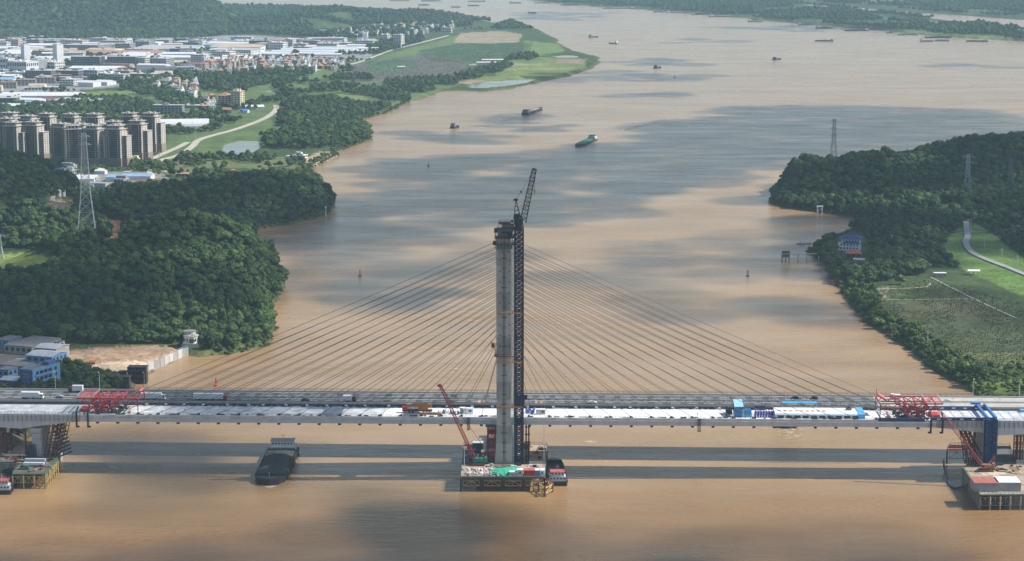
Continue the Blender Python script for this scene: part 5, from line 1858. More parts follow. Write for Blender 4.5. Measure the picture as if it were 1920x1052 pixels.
# ---------------- things on the new deck
DG = "things set out on the new deck"
def D(px, v, dz=0.02): return B(bU(px, v, ZD), v, ZD + dz)
t = thing("truck_crane", "folded orange truck crane parked on the deck left of the pylon", "crane", D(784, -2), YAW)
MB().box(0, 0, .9, 15, 2.8, .8).build("chassis", RUST, t)
MB().box(-7.0, 0, .8, 2.6, 2.8, 2.4).build("cab", RED, t)
MB().box(0.5, 0, 3.2, 13.5, 1.3, 1.5).box(1, 0, 4.1, 9, .8, .9).build("boom", ORANGE, t)
MB().box(2.6, .2, 1.7, 5, 2.7, 1.5).build("turntable", ORANGE, t)
for x in (-4.5, -2.8, 3, 4.6, 6.2):
    for s in (-1, 1):
        n = 10
        mb = MB(); ring = lambda y: [(x + .55 * math.cos(6.283 * k / n), y, .55 + .55 * math.sin(6.283 * k / n)) for k in range(n)]
        mb.loft([ring(s * 1.25 - .2), ring(s * 1.25 + .2)]); mb.build("wheel", RUBBER, t)
m_ = MB()
for x in (-4, 5.6):
    m_.beam((x, -3.6, .8), (x, 3.6, .8), .35)
    for s in (-1, 1): m_.box(x, s * 3.6, 0, 1, 1, .8)
m_.build("outrigger", ORANGE, t)
t = thing("flatbed_load", "flat trailer with tan planks beside the folded orange crane", "trailer", D(806, -6), YAW)
MB().box(0, 0, .3, 12, 2.6, .5).build("bed", RUST, t)
for k in range(6): MB().box(0, -1 + k * .4, .81 + (k % 2) * .12, 11, .36, .14).build("plank", TAN, t)
def cabin(px, v, sx, sy, sz, lb, wall=WHITE, cat="cabin"):
    t = thing("site_cabin", lb, cat, D(px, v), YAW)
    MB().box(0, 0, 0, sx, sy, sz).build("body", wall, t)
    MB().box(0, 0, sz + .003, sx + .3, sy + .3, .14).build("roof", WHITE, t)
    m = MB().box(sx * .2, -sy / 2 - .03, sz * .4, sx * .25, .06, sz * .35); m.build("window", GLASS, t)
    m = MB().box(-sx * .25, -sy / 2 - .03, .05, sx * .18, .06, sz * .7); m.build("door", LGREY, t)
cabin(878, -3.5, 5.2, 2.6, 2.9, "white site cabin on the deck above the hanging basket")
cabin(867, -1, 2.6, 2.4, 2.6, "small white box beside the white site cabin on the deck", LGREY)
cabin(1014, -3.5, 5, 2.5, 2.6, "beige site container on the deck right of the crane mast", mat("beige_panel", (.45, .42, .38), .8, .1, .5))
gg = random.Random(31)
for i in range(9):
    px = 822 + i * 4.6
    o = MB().box(0, 0, 0, 1.0, 2.2, gg.uniform(.8, 1.8)).box(.1, .2, gg.uniform(.8, 1.0), .6, 1.2, .9).build("material_crate", [LGREY, WHITE, STEEL][i % 3], None, D(px, -3 + gg.uniform(-3, 2)), YAW + gg.uniform(-.3, .3))
    tag(o, "%s crate of materials on the deck between the orange crane and the cabin" % ["pale grey", "white", "dark steel"][i % 3], "crate", "%s crates near the orange crane" % ["pale grey", "white", "dark steel"][i % 3])
for i in range(7):
    px = 986 + i * 2.5
    o = MB().cyl(0, 0, 0, .45, .2, 8).beam((0, 0, .2), (.3, .2, 2.2), .5).box(.2, 0, 1.2, .7, .7, .8).build("blue_tool", mat("tool_blue", (.04, .12, .45), .5, .2, .5), None, D(px, -2 + gg.uniform(-2, 3)), YAW + gg.random())
    tag(o, "bright blue jacking tool standing on the deck right of the crane mast", "tool", "blue tools beside the mast")
for px, lb in ((878.5, "under the white cabin left of the pylon"), (1311, "under the deck edge left of the blue stage")):
    t = thing("hanging_basket", "grey inspection basket hanging " + lb, "basket", B(bU(px, -12, 30), -HALF - .9, 26), YAW)
    MB().lattice((0, 0, -1.4), (0, 0, 5.2), 1.5, 1.2, 5, .16, .12, cross=True).build("frame", STEEL, t)
    MB().box(0, 0, -1.5, 1.7, 1.5, .15).build("floor", STEEL, t)
# blue stage
t = thing("stage_backdrop", "light blue stage backdrop with a tilted panel on the right deck", "stage", D(1383, -2), YAW)
m_ = MB(); m_.loft([[(x, -6.0, z0), (x, -5.6, z0), (x, 5.0, z1), (x, 4.6, z1)] for x, z0, z1 in ((-2.2, 5.6, 7.2), (2.6, 5.6, 7.2))])
m_.build("canopy", mat("pale_blue_panel", (.30, .55, .78), .6, .08, .4), t)
MB().box(0, -5.4, 0, 4.6, .4, 5.6).build("front_panel", mat("deep_blue_panel", (.06, .22, .48), .6, .12, .4), t)
MB().box(4.6, -5.6, 0, 4.4, .5, 4.0).box(4.6, -5.2, 4.0, 3.4, .3, .8).build("side_panel", SKYB, t)
m_ = MB()
for (x, z, w, h) in ((3.6, 1.4, .7, 1.6), (4.6, 2.0, .9, .6), (5.5, 1.2, .6, 1.2), (4.4, .9, .5, .5)): m_.box(x, -5.92, z, w, .1, h)
m_.build("logo_mark", mat("deep_blue_panel", (.06, .22, .48)), t)
m_ = MB()
for s in (-2, 2): m_.beam((s, 4, 0), (s, 4, 7), .4).beam((s, -5, 0), (s, 4, 6.6), .25)
m_.build("frame", DARK, t)
MB().box(-4.5, 1.5, 0, 3.4, 3, 2.4).build("console", NAVY, t)
MB().box(-2.5, -1, .004, 8, 12, .03).build("mat", mat("grey_carpet", (.30, .31, .31), .95, .15, .6), t)
# chairs
seat = MB().box(0, 0, 0, .9, .8, .75).box(.38, 0, .75, .16, .8, .75)
ch_me = seat.mesh("chair", mat("violet_cover", (.10, .09, .40), .8, .15, .6))
for r in range(4):
    for c in range(7):
        o = bpy.data.objects.new("chair", ch_me)
        o.location = D(1416 + c * 5.1 + r * .4, -7.5 + r * 3.4); o.rotation_euler = (0, 0, YAW + math.pi); o.scale = (1.15, 1.5, 1.3)
        COL.objects.link(o)
        tag(o, "chair with a violet blue cover in the block between the stage and the white hall", "chair", "violet covered chairs on the deck")
for i in range(5):
    o = MB().box(0, 0, 0, 1.5, 1.2, 1.2).box(0, .2, 1.2, 1.2, .3, 1.1).build("equipment_box", NAVY if i % 2 else BLUE, None, D(1414 + i * 4.6, 9.5), YAW)
    tag(o, "%s equipment box behind the violet chairs" % ("navy" if i % 2 else "blue"), "box", "%s boxes behind the violet chairs" % ("navy" if i % 2 else "blue"))
# white hall / exhibition train
um, L = bU(1535, -6, ZD), 46.0
t = thing("exhibition_hall", "long white train shaped hall with black windows and a light blue stripe on the deck", "hall", B(um, 0, ZD + .02), YAW)
m_ = MB(); m_.loft([[(x, -10.2, 0), (x, -9.7, 2.2), (x, -8.6, 2.7), (x, 2.4, 3.1), (x, 2.8, 0)] for x in (-L / 2, L / 2)])
m_.build("body", WHITE, t)
m_ = MB(); m_.loft([[(x, -9.72, 1.75), (x, -9.88, 1.75), (x, -9.35, 2.55), (x, -9.1, 2.55)] for x in (-L / 2 + .5, L / 2 - .2)])
m_.build("blue_stripe", mat("stripe_blue", (.28, .58, .80), .5, .05, .5), t)
for k in range(10):
    m_ = MB(); x = -L / 2 + 1.4 + k * 4.3
    m_.loft([[(x + a, -10.2, .2), (x + a, -10.32, .2), (x + a, -9.98, 1.6), (x + a, -9.84, 1.6)] for a in (0, 3.1)])
    m_.build("window", GLASS, t)
m_ = MB(); m_.loft([[(x, -10.4, 0), (x, -9.85, 2.4), (x, -8.7, 2.9), (x, 3.0, 3.35), (x, 3.0, 0)] for x in (L / 2 - 3, L / 2 + .6)])
m_.build("blue_end", SKYB, t)
gl = random.Random(77)
for k in range(9):
    m_ = MB(); x = -L / 2 + 2.6 + k * 2.9
    y0 = -5.6
    zz = lambda y: 2.7 + .4 * (y + 8.6) / 11.0 + .03
    for j in range(5):
        yy = y0 + j * .62
        if gl.random() < .75: m_.box(x, yy, zz(yy), gl.uniform(.7, 1.6), .28, .03)
    for j in range(3):
        xx = x - .7 + j * .7
        if gl.random() < .8: m_.box(xx, y0 + 1.2, zz(y0 + 1.2) + .06, .22, gl.uniform(1.2, 2.6), .03)
    m_.build("red_character", RED, t)
t = thing("crowd_canopy", "bright blue ridged canopy along the back of the white hall", "canopy", D(1501, 7.6), YAW)
for k in range(12):
    m_ = MB(); x = -9 + k * 1.52
    m_.gable(x, 0, 4.4, 1.46, 3.0, .6, 0, 0, math.pi / 2 if False else 0)
    m_.build("roof_panel", mat("canopy_blue", (.06, .38, .68), .55, .08, .6), t)
m_ = MB()
for k in range(7):
    for s in (-1.3, 1.3): m_.beam((-9.5 + k * 3, s, 0), (-9.5 + k * 3, s, 4.4), .14)
m_.build("post", LGREY, t)
t = thing("console_desk", "dark camera desk standing on the white hall roof near its blue end", "desk", B(um + 16, -2, ZD + 2.96), YAW)
MB().box(0, 0, .12, 3, 1.6, 1.0).build("desk", STEEL, t)
MB().box(.2, .3, 1.12, 1.2, .8, 1.0).beam((-1, 0, 1.1), (-1, 0, 2.4), .15).build("camera", DARK, t)
for i in range(20):
    o = MB().box(0, 0, 0, .7, .6, .5).box(0, .25, .5, .7, .12, .6).build("folding_chair", mat("violet_grey", (.22, .20, .30), .8, .2, .6), None, D(1470 + i * 3.2, 6.0), YAW)
    tag(o, "grey violet folding chair in the row below the blue canopy", "chair", "chairs below the blue canopy")

# people on the deck
def person_mesh(name, pose, mats):
    me = bpy.data.meshes.new(name)
    v = [(0, 0, .95), (0, 0, 1.18), (0, .01, 1.42), (0, .0, 1.52), (0, -.02, 1.66),
         (.20, 0, 1.40), (.27, -.02, 1.13), (.27, -.10 * pose, .90), (-.20, 0, 1.40), (-.27, .02, 1.13), (-.26, -.04, .90),
         (.10, 0, .90), (.11, -.06 * pose, .50), (.11, .04 * pose, .08), (.11, -.10, .04),
         (-.10, 0, .90), (-.11, .04 * pose, .50), (-.11, .14 * pose, .08), (-.11, 0, .04)]
    e = [(0, 1), (1, 2), (2, 3), (3, 4), (2, 5), (5, 6), (6, 7), (2, 8), (8, 9), (9, 10), (0, 11), (11, 12), (12, 13), (13, 14), (0, 15), (15, 16), (16, 17), (17, 18)]
    r = [.15, .14, .16, .06, .105, .075, .05, .04, .075, .05, .04, .10, .07, .05, .045, .10, .07, .05, .045]
    me.from_pydata(v, e, [])
    o = bpy.data.objects.new(name, me)
    COL.objects.link(o)
    md = o.modifiers.new("skin", 'SKIN')
    for i, s in enumerate(me.skin_vertices[0].data): s.radius = (r[i], r[i] * (.8 if i < 3 else 1)); s.use_root = (i == 0)
    o.modifiers.new("sub", 'SUBSURF').levels = 1
    dg = bpy.context.evaluated_depsgraph_get()
    dg.update()
    out = bpy.data.meshes.new_from_object(o.evaluated_get(dg))
    bpy.data.objects.remove(o)
    out.name = name
    out.materials.clear()
    for m in mats: out.materials.append(m)
    for p in out.polygons:
        z = p.center.z
        p.material_index = 0 if z > 1.54 else (1 if z > .92 else 2)
        if abs(p.center.x) > .21 and z < 1.05: p.material_index = 0
    return out
SKIN = mat("skin", (.42, .26, .19), .6, .05, 1)
pm = [person_mesh("person", 1, [SKIN, mat("hi_vis", (.55, .32, .03), .8, .05, 1), NAVY]), person_mesh("person", -.6, [SKIN, WHITE, DARK]), person_mesh("person", .4, [SKIN, DARK, DARK])]
PD = ["person in an orange vest", "person in a white shirt", "person in dark clothes"]
spots = [(347, -4, 2, "standing alone on the left deck"), (303, -6, 0, "walking on the left deck near the red form traveller"), (1572, -7, 1, "at the front near the blue end of the hall"), (1576, -3, 2, "between the hall end and the right traveller"),
         (1581, -8, 2, "near the deck edge right of the hall"), (1586, 1, 1, "at the back right of the hall"), (1589, -5, 0, "right of the hall end"), (1409, -4, 2, "beside the blue stage"), (1308, -5, 2, "alone on the white deck left of the stage"), (1600, 3, 2, "standing near the red right traveller")]
for px, v, k, lb in spots:
    o = bpy.data.objects.new("person", pm[k])
    o.location = D(px, v); o.rotation_euler = (0, 0, rng.random() * 6.28)
    COL.objects.link(o)
    tag(o, PD[k] + " " + lb, "person")
# ================================================================== roads, ponds
DIRT = mat("pale_track", (.44, .40, .33), .95, .15, .15)
TARR = mat("grey_lane", (.30, .30, .29), .95, .12, .2)
def road(name, pts, width, key, m, label, lift=.35, z=4):
    wpts = [W(a, b, z) for a, b in pts]
    dense = []
    for i in range(len(wpts) - 1):
        p0, p1, p2, p3 = wpts[max(0, i - 1)], wpts[i], wpts[i + 1], wpts[min(len(wpts) - 1, i + 2)]
        k = max(2, int((p2 - p1).length / 9))
        for j in range(k):
            s = j / k
            dense.append(.5 * ((2 * p1) + (p2 - p0) * s + (2 * p0 - 5 * p1 + 4 * p2 - p3) * s * s + (3 * p1 - p0 - 3 * p2 + p3) * s ** 3))
    dense.append(wpts[-1])
    L, Rr = [], []
    for i, c in enumerate(dense):
        d = (dense[min(i + 1, len(dense) - 1)] - dense[max(i - 1, 0)]); d.z = 0
        d.normalize()
        nrm = Vector((-d.y, d.x, 0)) * width / 2
        L.append(c + nrm); Rr.append(c - nrm)
    C_ = dense
    allp = np.array([[p.x, p.y] for p in L + Rr + C_])
    zz = height(allp[:, 0], allp[:, 1], key)
    n = len(dense)
    mb = MB()
    vs = []
    for i in range(n):
        h = max(zz[i], zz[n + i], zz[2 * n + i]) + lift
        vs += [(L[i].x, L[i].y, h - 1.2), (L[i].x, L[i].y, h), (Rr[i].x, Rr[i].y, h), (Rr[i].x, Rr[i].y, h - 1.2)]
    fs = []
    for i in range(n - 1):
        a, b = 4 * i, 4 * i + 4
        for k in range(3):
            fs.append((a + k, a + k + 1, b + k + 1, b + k))
    mb.add(vs, fs)
    return tag(mb.build(name, m), label, kind="structure")
road("road", [(283, 332), (284, 312), (296, 302), (318, 296), (340, 289), (360, 275), (374, 262), (410, 251), (440, 243), (480, 229), (505, 217), (518, 205), (517, 197)], 9, "L", DIRT, "pale winding road from the works to the dike")
road("road", [(236, 323), (256, 312), (278, 302), (302, 290), (330, 278), (352, 267)], 8, "L", DIRT, "pale road passing the apartment towers")
road("road", [(288, 318), (312, 322), (340, 328), (380, 331), (414, 334), (470, 336)], 6, "L", DIRT, "pale lane behind the wooded ridge")
road("dike_road", [(476, 158), (560, 138), (625, 126), (672, 117), (735, 94), (790, 80), (840, 67)], 7, "L", DIRT, "thin pale dike road running to the far village", .8)
road("lane", [(330, 297), (440, 296), (520, 296), (566, 297)], 5, "L", TARR, "thin pale lane along the pond")
road("track", [(76, 390), (94, 379), (112, 373), (146, 369)], 5, "L", DIRT, "pale forest track at the left", .5, 8)
road("track", [(86, 388), (98, 394), (102, 402), (96, 410)], 4, "L", DIRT, "short bend of the forest track", .5, 8)
road("footpath", [(113, 648), (114, 672), (115, 690), (121, 716)], 4.5, "L", mat("path_concrete", (.38, .37, .33), .95, .2, .5), "concrete path between the works and the bare yard")
road("levee_road", [(1812, 410), (1812, 428), (1814, 444), (1811, 456), (1822, 474), (1850, 488), (1890, 503), (1930, 519), (2010, 548)], 5.5, "R", TARR, "grey levee road curving between bright grass slopes", 1.0)
road("track", [(1628, 372), (1650, 380), (1685, 390), (1716, 397)], 4, "R", TARR, "pale track slanting down the right headland", .5, 6)
road("track", [(1640, 563), (1740, 562), (1826, 560)], .9, "R", DIRT, "thin pale path across the right fields")
road("track", [(1745, 520), (1800, 548), (1850, 572), (1906, 597)], 1.2, "R", DIRT, "straight pale path along the right fields")
road("track", [(1655, 542), (1700, 541), (1738, 538), (1744, 532)], 1.6, "R", DIRT, "sandy edge below the right bank grove")
road("lane", [(1784, 440), (1812, 436), (1850, 434)], 2.5, "R", TARR, "thin lane crossing the levee road")
def pond(poly, z, label):
    pw = wp(poly, z)
    mb = MB(); mb.add([(a, b, z) for a, b in pw], [tuple(range(len(pw)))])
    o = mb.build("pond", POND)
    if o.data.polygons[0].normal.z < 0: o.data.flip_normals()
    return tag(o, label, kind="structure")
for p_, z_, l_ in PONDS: pond(p_, z_, l_)

# ================================================================== boats
HULL = [mat("hull_black", (.025, .025, .03), .6, .3, .4), mat("hull_brown", (.17, .12, .10), .7, .3, .4), mat("hull_grey", (.20, .21, .22), .6, .25, .4)]
CARGO = mat("cargo_net", (.07, .084, .077), .95, .25, .5)
SANDC = mat("cargo_sand", (.34, .27, .18), .95, .2, .4)
BLUEC = mat("boat_blue", (.06, .16, .36), .6, .15, .5)
TEALC = mat("boat_deck_green", (.02, .19, .10), .7, .2, .5)
def hull_rings(L, Wd, fb, bow=.2, flare=1.0):
    """rings from stern to bow, x along"""
    rings = []
    for t in (0, .03, .2, .5, .8, 1 - bow, 1 - bow * .5, 1 - bow * .18, 1.0):
        x = -L / 2 + L * t
        k = 1 if t <= 1 - bow else math.sqrt(max(0.0, 1 - ((t - 1 + bow) / bow) ** 2)) * .92 + .08
        if t == 0: k = .9
        w = Wd / 2 * k
        sheer = fb + (fb * .45 * max(0, (t - .75) / .25) ** 1.5)
        rings.append([(x, -w, sheer), (x, -w * .92, -1.2), (x, w * .92, -1.2), (x, w, sheer)])
    return rings
def barge(label, loc, rz, L, Wd, hull, cargo=None, fb=1.8, cabin=(WHITE, RED), cab_at=-1, hold=True, cat="barge", group=None, tyres=False, storeys=2, name="cargo_barge", cargo_h=1.6):
    t = thing(name, label, cat, loc, rz, group)
    mb = MB().loft(hull_rings(L, Wd, fb))
    mb.build("hull", hull, t)
    cl = max(5.0, L * .13)
    x0, x1 = -L / 2 + cl + 2, L / 2 - L * .13
    if cab_at > 0: x0, x1 = -L / 2 + 2, L / 2 - L * .13 - cl - 1
    if hold:
        mb = MB()
        hw_ = Wd / 2 - .9
        for s in (-1, 1):
            mb.box((x0 + x1) / 2, s * hw_, fb + .003, x1 - x0, .35, 1.3)
        for x in (x0, x1): mb.box(x, 0, fb + .003, .35, Wd - 1.9, 1.3)
        mb.build("coaming", hull, t)
        if cargo:
            n, m_ = 14, 7
            vs = []
            gr = random.Random(int(L * 10))
            for i in range(n + 1):
                for j in range(m_ + 1):
                    a, b = i / n, j / m_
                    e = min(1, min(a, 1 - a) * 5) * min(1, min(b, 1 - b) * 3.2)
                    vs.append((x0 + .3 + (x1 - x0 - .6) * a, -hw_ + .2 + 2 * (hw_ - .2) * b, fb + .9 + cargo_h * e * (.75 + .35 * math.sin(a * 14) * .5 + gr.uniform(-.1, .1))))
            fs = [(i * (m_ + 1) + j, (i + 1) * (m_ + 1) + j, (i + 1) * (m_ + 1) + j + 1, i * (m_ + 1) + j + 1) for i in range(n) for j in range(m_)]
            smooth(MB().add(vs, fs).build("cargo", cargo, t))
        else:
            MB().box((x0 + x1) / 2, 0, fb - .4, x1 - x0 - .5, Wd - 2.2, .45).build("hold_floor", HULL[1], t)
    cx = (-L / 2 + cl / 2 + .8) if cab_at < 0 else (L / 2 - L * .13 - cl / 2)
    mb = MB()
    z = fb + .003
    for k in range(storeys):
        mb.box(cx - .3 * k, 0, z, cl - 1.2 * k, Wd * (.82 - .16 * k), 2.4); z += 2.4
    mb.build("deckhouse", cabin[0], t)
    mb = MB().box(cx - .3 * (storeys - 1), 0, z + .003, cl - 1.2 * (storeys - 1) + .8, Wd * (.82 - .16 * (storeys - 1)) + .8, .22)
    mb.build("deckhouse_roof", cabin[1], t)
    mb = MB()
    for k in range(storeys):
        xf = cx - .3 * k + (cl - 1.2 * k) / 2
        wy = Wd * (.82 - .16 * k)
        n = max(2, int(wy / 1.5))
        for j in range(n):
            for xs in (xf + .03, cx - .3 * k - (cl - 1.2 * k) / 2 - .03):
                mb.box(xs, -wy / 2 + (j + .5) * wy / n, fb + 1.1 + 2.4 * k, .06, wy / n * .6, .8)
        for s in (-1, 1):
            for j in range(3):
                mb.box(cx - .3 * k - cl * .3 + j * cl * .28, s * (wy / 2 + .03), fb + 1.1 + 2.4 * k, .9, .06, .8)
    mb.build("window", GLASS, t)["kind"] = "stuff"
    mb = MB().beam((cx - 1, 0, z), (cx - 1, 0, z + 3.5), .18).beam((cx - 1, -1.1, z + 2.6), (cx - 1, 1.1, z + 2.6), .12).beam((L / 2 - 2.5, 0, fb), (L / 2 - 2.5, 0, fb + 4), .16)
    mb.build("mast", LGREY, t)
    if tyres:
        for s in (-1, 1):
            for k in range(6):
                mb = MB(); xx = -L * .36 + k * L * .125
                ring = lambda y: [(xx + .7 * math.cos(6.283 * q / 8), y, 1.0 + .7 * math.sin(6.283 * q / 8)) for q in range(8)]
                mb.loft([ring(s * (Wd / 2 + .05)), ring(s * (Wd / 2 + .4))]); mb.build("tyre_fender", RUBBER, t)
        mb = MB()
        for s in (-1, 1):
            railing(mb, cx - cl * .4, cx + cl * .4, s * Wd * .36, z - .0, 1.4, 1.0, .08)
        mb.build("rail", RED, t)
    return t
def heading(a, b):
    p, q = W(*a), W(*b)
    return math.atan2(q.y - p.y, q.x - p.x), (q - p).length, (p + q) / 2
rz, L, mid = heading((533, 846), (504, 911))
barge("big dark barge heaped with netted grey green cargo left of the pylon", mid, rz, L, 17.5, HULL[0], CARGO, 2.6, (WHITE, LGREY), tyres=True, cargo_h=3.0)
rz, L, mid = heading((1045, 909), (1037, 872))
barge("black barge with a red roofed deckhouse moored right beside the central platform", mid, rz, L + 6, 10.5, HULL[0], None, 2.4, (LGREY, REDL), tyres=True)
rz, L, mid = heading((10, 928), (30, 888))
barge("dark boat with a dull red deck lying at the lower left picture edge", mid + Vector((-2, 0, 0)), rz, L, 10, HULL[0], None, 2.2, (LGREY, REDL), tyres=True)
rz, L, mid = heading((1472, 774), (1475, 790))
barge("dark barge passing under the deck below the white hall", mid, rz, 60, 15, HULL[0], CARGO, 2.4)
rz, L, mid = heading((927, 820), (924, 862))
barge("black hopper barge moored behind the left foot of the pylon", mid + Vector((0, 14, 0)), rz, 34, 8, HULL[0], None, 2.2, (DARK, DARK), storeys=1)
rz, L, mid = heading((984, 216), (1014, 206))
barge("dark cargo barge with a pale load in mid river above the green barge", mid, rz, L, 12, HULL[0], SANDC, 3.0, (HULL[2], DARK), cab_at=-1)
rz, L, mid = heading((1113, 262), (1083, 276))
barge("barge with a bright green deck drawing a long wake in mid river", mid, rz, L, 13, HULL[0], TEALC, 2.0, (LGREY, DARK), cargo_h=.5)
SB = [("small dark workboat on the pale water left of the large mid river barge", 853, 240, 20, 8, 1.2, 0), ("small dark boat near the middle of the upper river", 1233, 128, 24, 10, 1.1, 0), ("small dark boat, left one of the pair above the green point", 1113, 70, 26, 10, .3, 0),
      ("small dark boat with a white wheelhouse, right one of the pair above the green point", 1150, 82, 24, 10, 2.6, 1), ("small blue and white boat on the upper right river", 1457, 112, 26, 10, .9, 2)]
for lb, px, py, L, Wd, rz, st in SB:
    barge(lb, W(px, py), rz, L, Wd, HULL[0], None, 2.2, [(HULL[2], DARK), (WHITE, WHITE), (BLUEC, WHITE)][st], hold=False, cat="boat", name="workboat", storeys=2)
FARB = [(749, 1, 38), (809, 2, 38), (795, 10, 22), (855, 14, 19), (894, 3, 32), (888, 11, 22), (967, 6, 24), (1019, 6, 32), (1068, 10, 34), (1119, 12, 22), (1160, 16, 60), (998, 25, 16), (1235, 23, 20), (1273, 24, 46), (1320, 27.5, 48), (1362, 31.5, 66),
        (1417, 41, 30), (1424, 37, 30), (1497, 42, 20), (1514, 47, 36), (1542, 46, 17), (1545, 53, 32), (1585, 50, 24), (1606, 58, 46), (1669, 62, 13), (1702, 65.5, 38), (1759, 71, 50), (1738, 78, 26), (1766, 77, 27), (1832, 78, 40), (1545, 77.5, 35), (1898, 50, 20)]
FN = ["brown hulled", "grey hulled", "black hulled"]
gg = random.Random(9)
for i, (px, py, w) in enumerate(FARB):
    s = (py + 130) * .987 / 282
    L = w / s
    c = gg.choice([None, SANDC, CARGO])
    if px in (1545, 1898) and py > 49: where = "sailing alone off the island shore" if px == 1545 and py > 60 else "alone in the narrow channel behind the island"
    elif px < 1200 and py < 18: where = "on the pale water at the top of the picture"
    elif px < 1010: where = "alone in the upper river left of the moored rows"
    else: where = "moored along the island shore"
    if px == 1545 and py == 53: where = "moored along the island shore"
    order_ = "%d" % i
    k = i % 3
    barge("%s barge %s" % (FN[k], where), W(px, py), gg.choice([0, math.pi]) + gg.uniform(-.12, .12), L, max(10, L * .17), HULL[[1, 2, 0][k]], c, 2.2, gg.choice([(WHITE, BLUEC), (LGREY, WHITE), (WHITE, RED)]), group="%s barges %s" % (FN[k], where), cat="barge")
# wakes and foam
FOAM = mat("foam", (.46, .39, .30), .8, .2, .4)
def foam(label, pts, w0, w1, n, seed, m=FOAM, k_=1.0):
    gr = random.Random(seed)
    mb = MB()
    P_ = [W(*p) for p in pts]
    for i in range(n):
        t = gr.random() ** .8 * (len(P_) - 1)
        k = min(int(t), len(P_) - 2)
        c = P_[k].lerp(P_[k + 1], t - k)
        w = (w0 + (w1 - w0) * t / (len(P_) - 1))
        c = c + Vector((gr.gauss(0, w * .4), gr.gauss(0, w), 0))
        a, b = gr.uniform(.6, 2.8) * k_, gr.uniform(.25, .8) * k_
        vs = [(c.x + a * math.cos(q) * gr.uniform(.7, 1.2), c.y + b * math.sin(q) * gr.uniform(.7, 1.2), .02 + .002 * (i % 20)) for q in (0, 1.05, 2.1, 3.14, 4.2, 5.24)]
        mb.add(vs, [tuple(range(6))])
    return tag(mb.build("foam", m), label, kind="stuff")
foam("churned foam before the bow of the barge under the white hall", [(1474, 799), (1482, 813)], 5, 10, 120, 1, k_=.8)
foam("foam along the big cargo barge", [(486, 905), (510, 913), (540, 890), (556, 850)], .9, 2.0, 110, 2)
foam("foam streaks in the current off the left platform", [(135, 872), (200, 880), (290, 884)], 5, 7, 170, 3, k_=.6)
foam("long pale wake behind the green decked barge", [(1118, 260), (1160, 247), (1210, 234), (1270, 219)], 2.5, 8, 520, 6, mat("wake_foam", (.46, .40, .34), .7, .2, .3), 1.5)
foam("wake behind the large mid river barge", [(980, 217), (940, 229), (890, 243)], 2, 6, 160, 7, mat("wake_foam", (.46, .40, .34)), 1.4)
foam("short wake of the small workboat", [(852, 242), (838, 246)], 2, 4, 50, 8, mat("wake_foam", (.46, .40, .34)), 1.2)
foam("short wake of the blue and white boat", [(1460, 110), (1490, 105)], 3, 7, 70, 10, mat("wake_foam", (.46, .40, .34)), 2.0)
foam("short wake of the dark boat in the upper river", [(1233, 129), (1226, 133)], 3, 6, 50, 11, mat("wake_foam", (.46, .40, .34)), 1.8)
foam("thin foam drifting below the platform shadow", [(380, 890), (440, 885)], 6, 7, 70, 4, k_=.6)
foam("driftwood and foam under the deck right of the pylon", [(1095, 828), (1116, 828)], .8, .8, 16, 5)

# ================================================================== lattice pylons, buoys
GALV = mat("galvanised_steel", (.42, .44, .45), .5, .12, .3, metal=.2)
def pylon(label, px, py, ytop, base, top, key, arms, m=GALV, zg=None, w=.30):
    c = W(px, py, 4)
    z = gz(c.x, c.y, key) if zg is None else zg
    c = W(px, py, z) if zg is None else Vector((c.x, c.y, z))
    z = gz(c.x, c.y, key) if zg is None else zg
    # find the height for the top
    h = 30.0
    for _ in range(10):
        a = P(c.x, c.y, z + h)[1]; b = P(c.x, c.y, z + h + 1)[1]
        h += (ytop - a) / (b - a)
    t = thing("lattice_pylon", label, "pylon", (c.x, c.y, z), R(8))
    for (a, b, wa, wb, n, nm) in ((0, .5, base, base * .42, 6, "lower_body"), (.5, 1, base * .42, top, 12, "upper_body")):
        MB().lattice((0, 0, h * a - (1.5 if a == 0 else 0)), (0, 0, h * b), wa, wb, n, w, w * .5, cross=(key == 'L')).build(nm, m, t)
    for (f, L) in arms:
        mb = MB()
        for s in (-1, 1):
            for d in (-.5, .5):
                mb.beam((0, d * top, h * f), (s * L, 0, h * f + .6), w * .55).beam((0, d * top, h * f + 2.0), (s * L, 0, h * f + .6), w * .5)
            mb.beam((s * L, 0, h * f + .6), (s * L, 0, h * f - 1.8), w * .5)
        mb.build("cross_arm", m, t)
    return t
pylon("tall pale grey lattice pylon on the left hill before the apartment towers", 164, 468, 250, 19, 3.6, "L", ((.97, 5), (.90, 6)), w=.44)
pylon("slim grey pylon standing out against the river on the right headland", 1562, 330, 223, 9, 2.4, "R", ((.95, 4), (.8, 4.5), (.66, 4)), mat("dull_steel", (.20, .21, .22), .6, .15, .4), w=.34)
pylon("grey pylon with wide arms on the right wooded slope", 1813, 372, 289, 9.5, 2.4, "R", ((.93, 7), (.80, 6)), w=.34)
pylon("dark faint pylon at the right edge of the wooded slope", 1893, 376, 296, 10, 2.4, "R", ((.93, 7), (.80, 6)), mat("dark_galv", (.12, .13, .13), .7, .15, .4), w=.28)
pylon("pale pylon cut by the left picture edge beside the grass patch", 1, 508, 440, 7, 2, "L", ((.93, 5),), w=.35)
def buoy(label, px, py, col, h=4.5):
    t = thing("buoy", label, "buoy", W(px, py))
    MB().cyl(0, 0, -.5, 1.5, 1.3, 12, r2=1.3).build("float", col, t)
    m_ = MB()
    for a in (-.8, .8):
        for b in (-.8, .8): m_.beam((a, b, .8), (a * .25, b * .25, h), .2)
    m_.box(0, 0, h * .55, 1.1, 1.1, .3).box(0, 0, h, .8, .8, .7)
    m_.build("tower", col, t)
buoy("red buoy left of the pylon cables in mid river", 675, 518, RUST)
buoy("dark buoy right of the pylon near the right bank", 1402, 518, DARK)
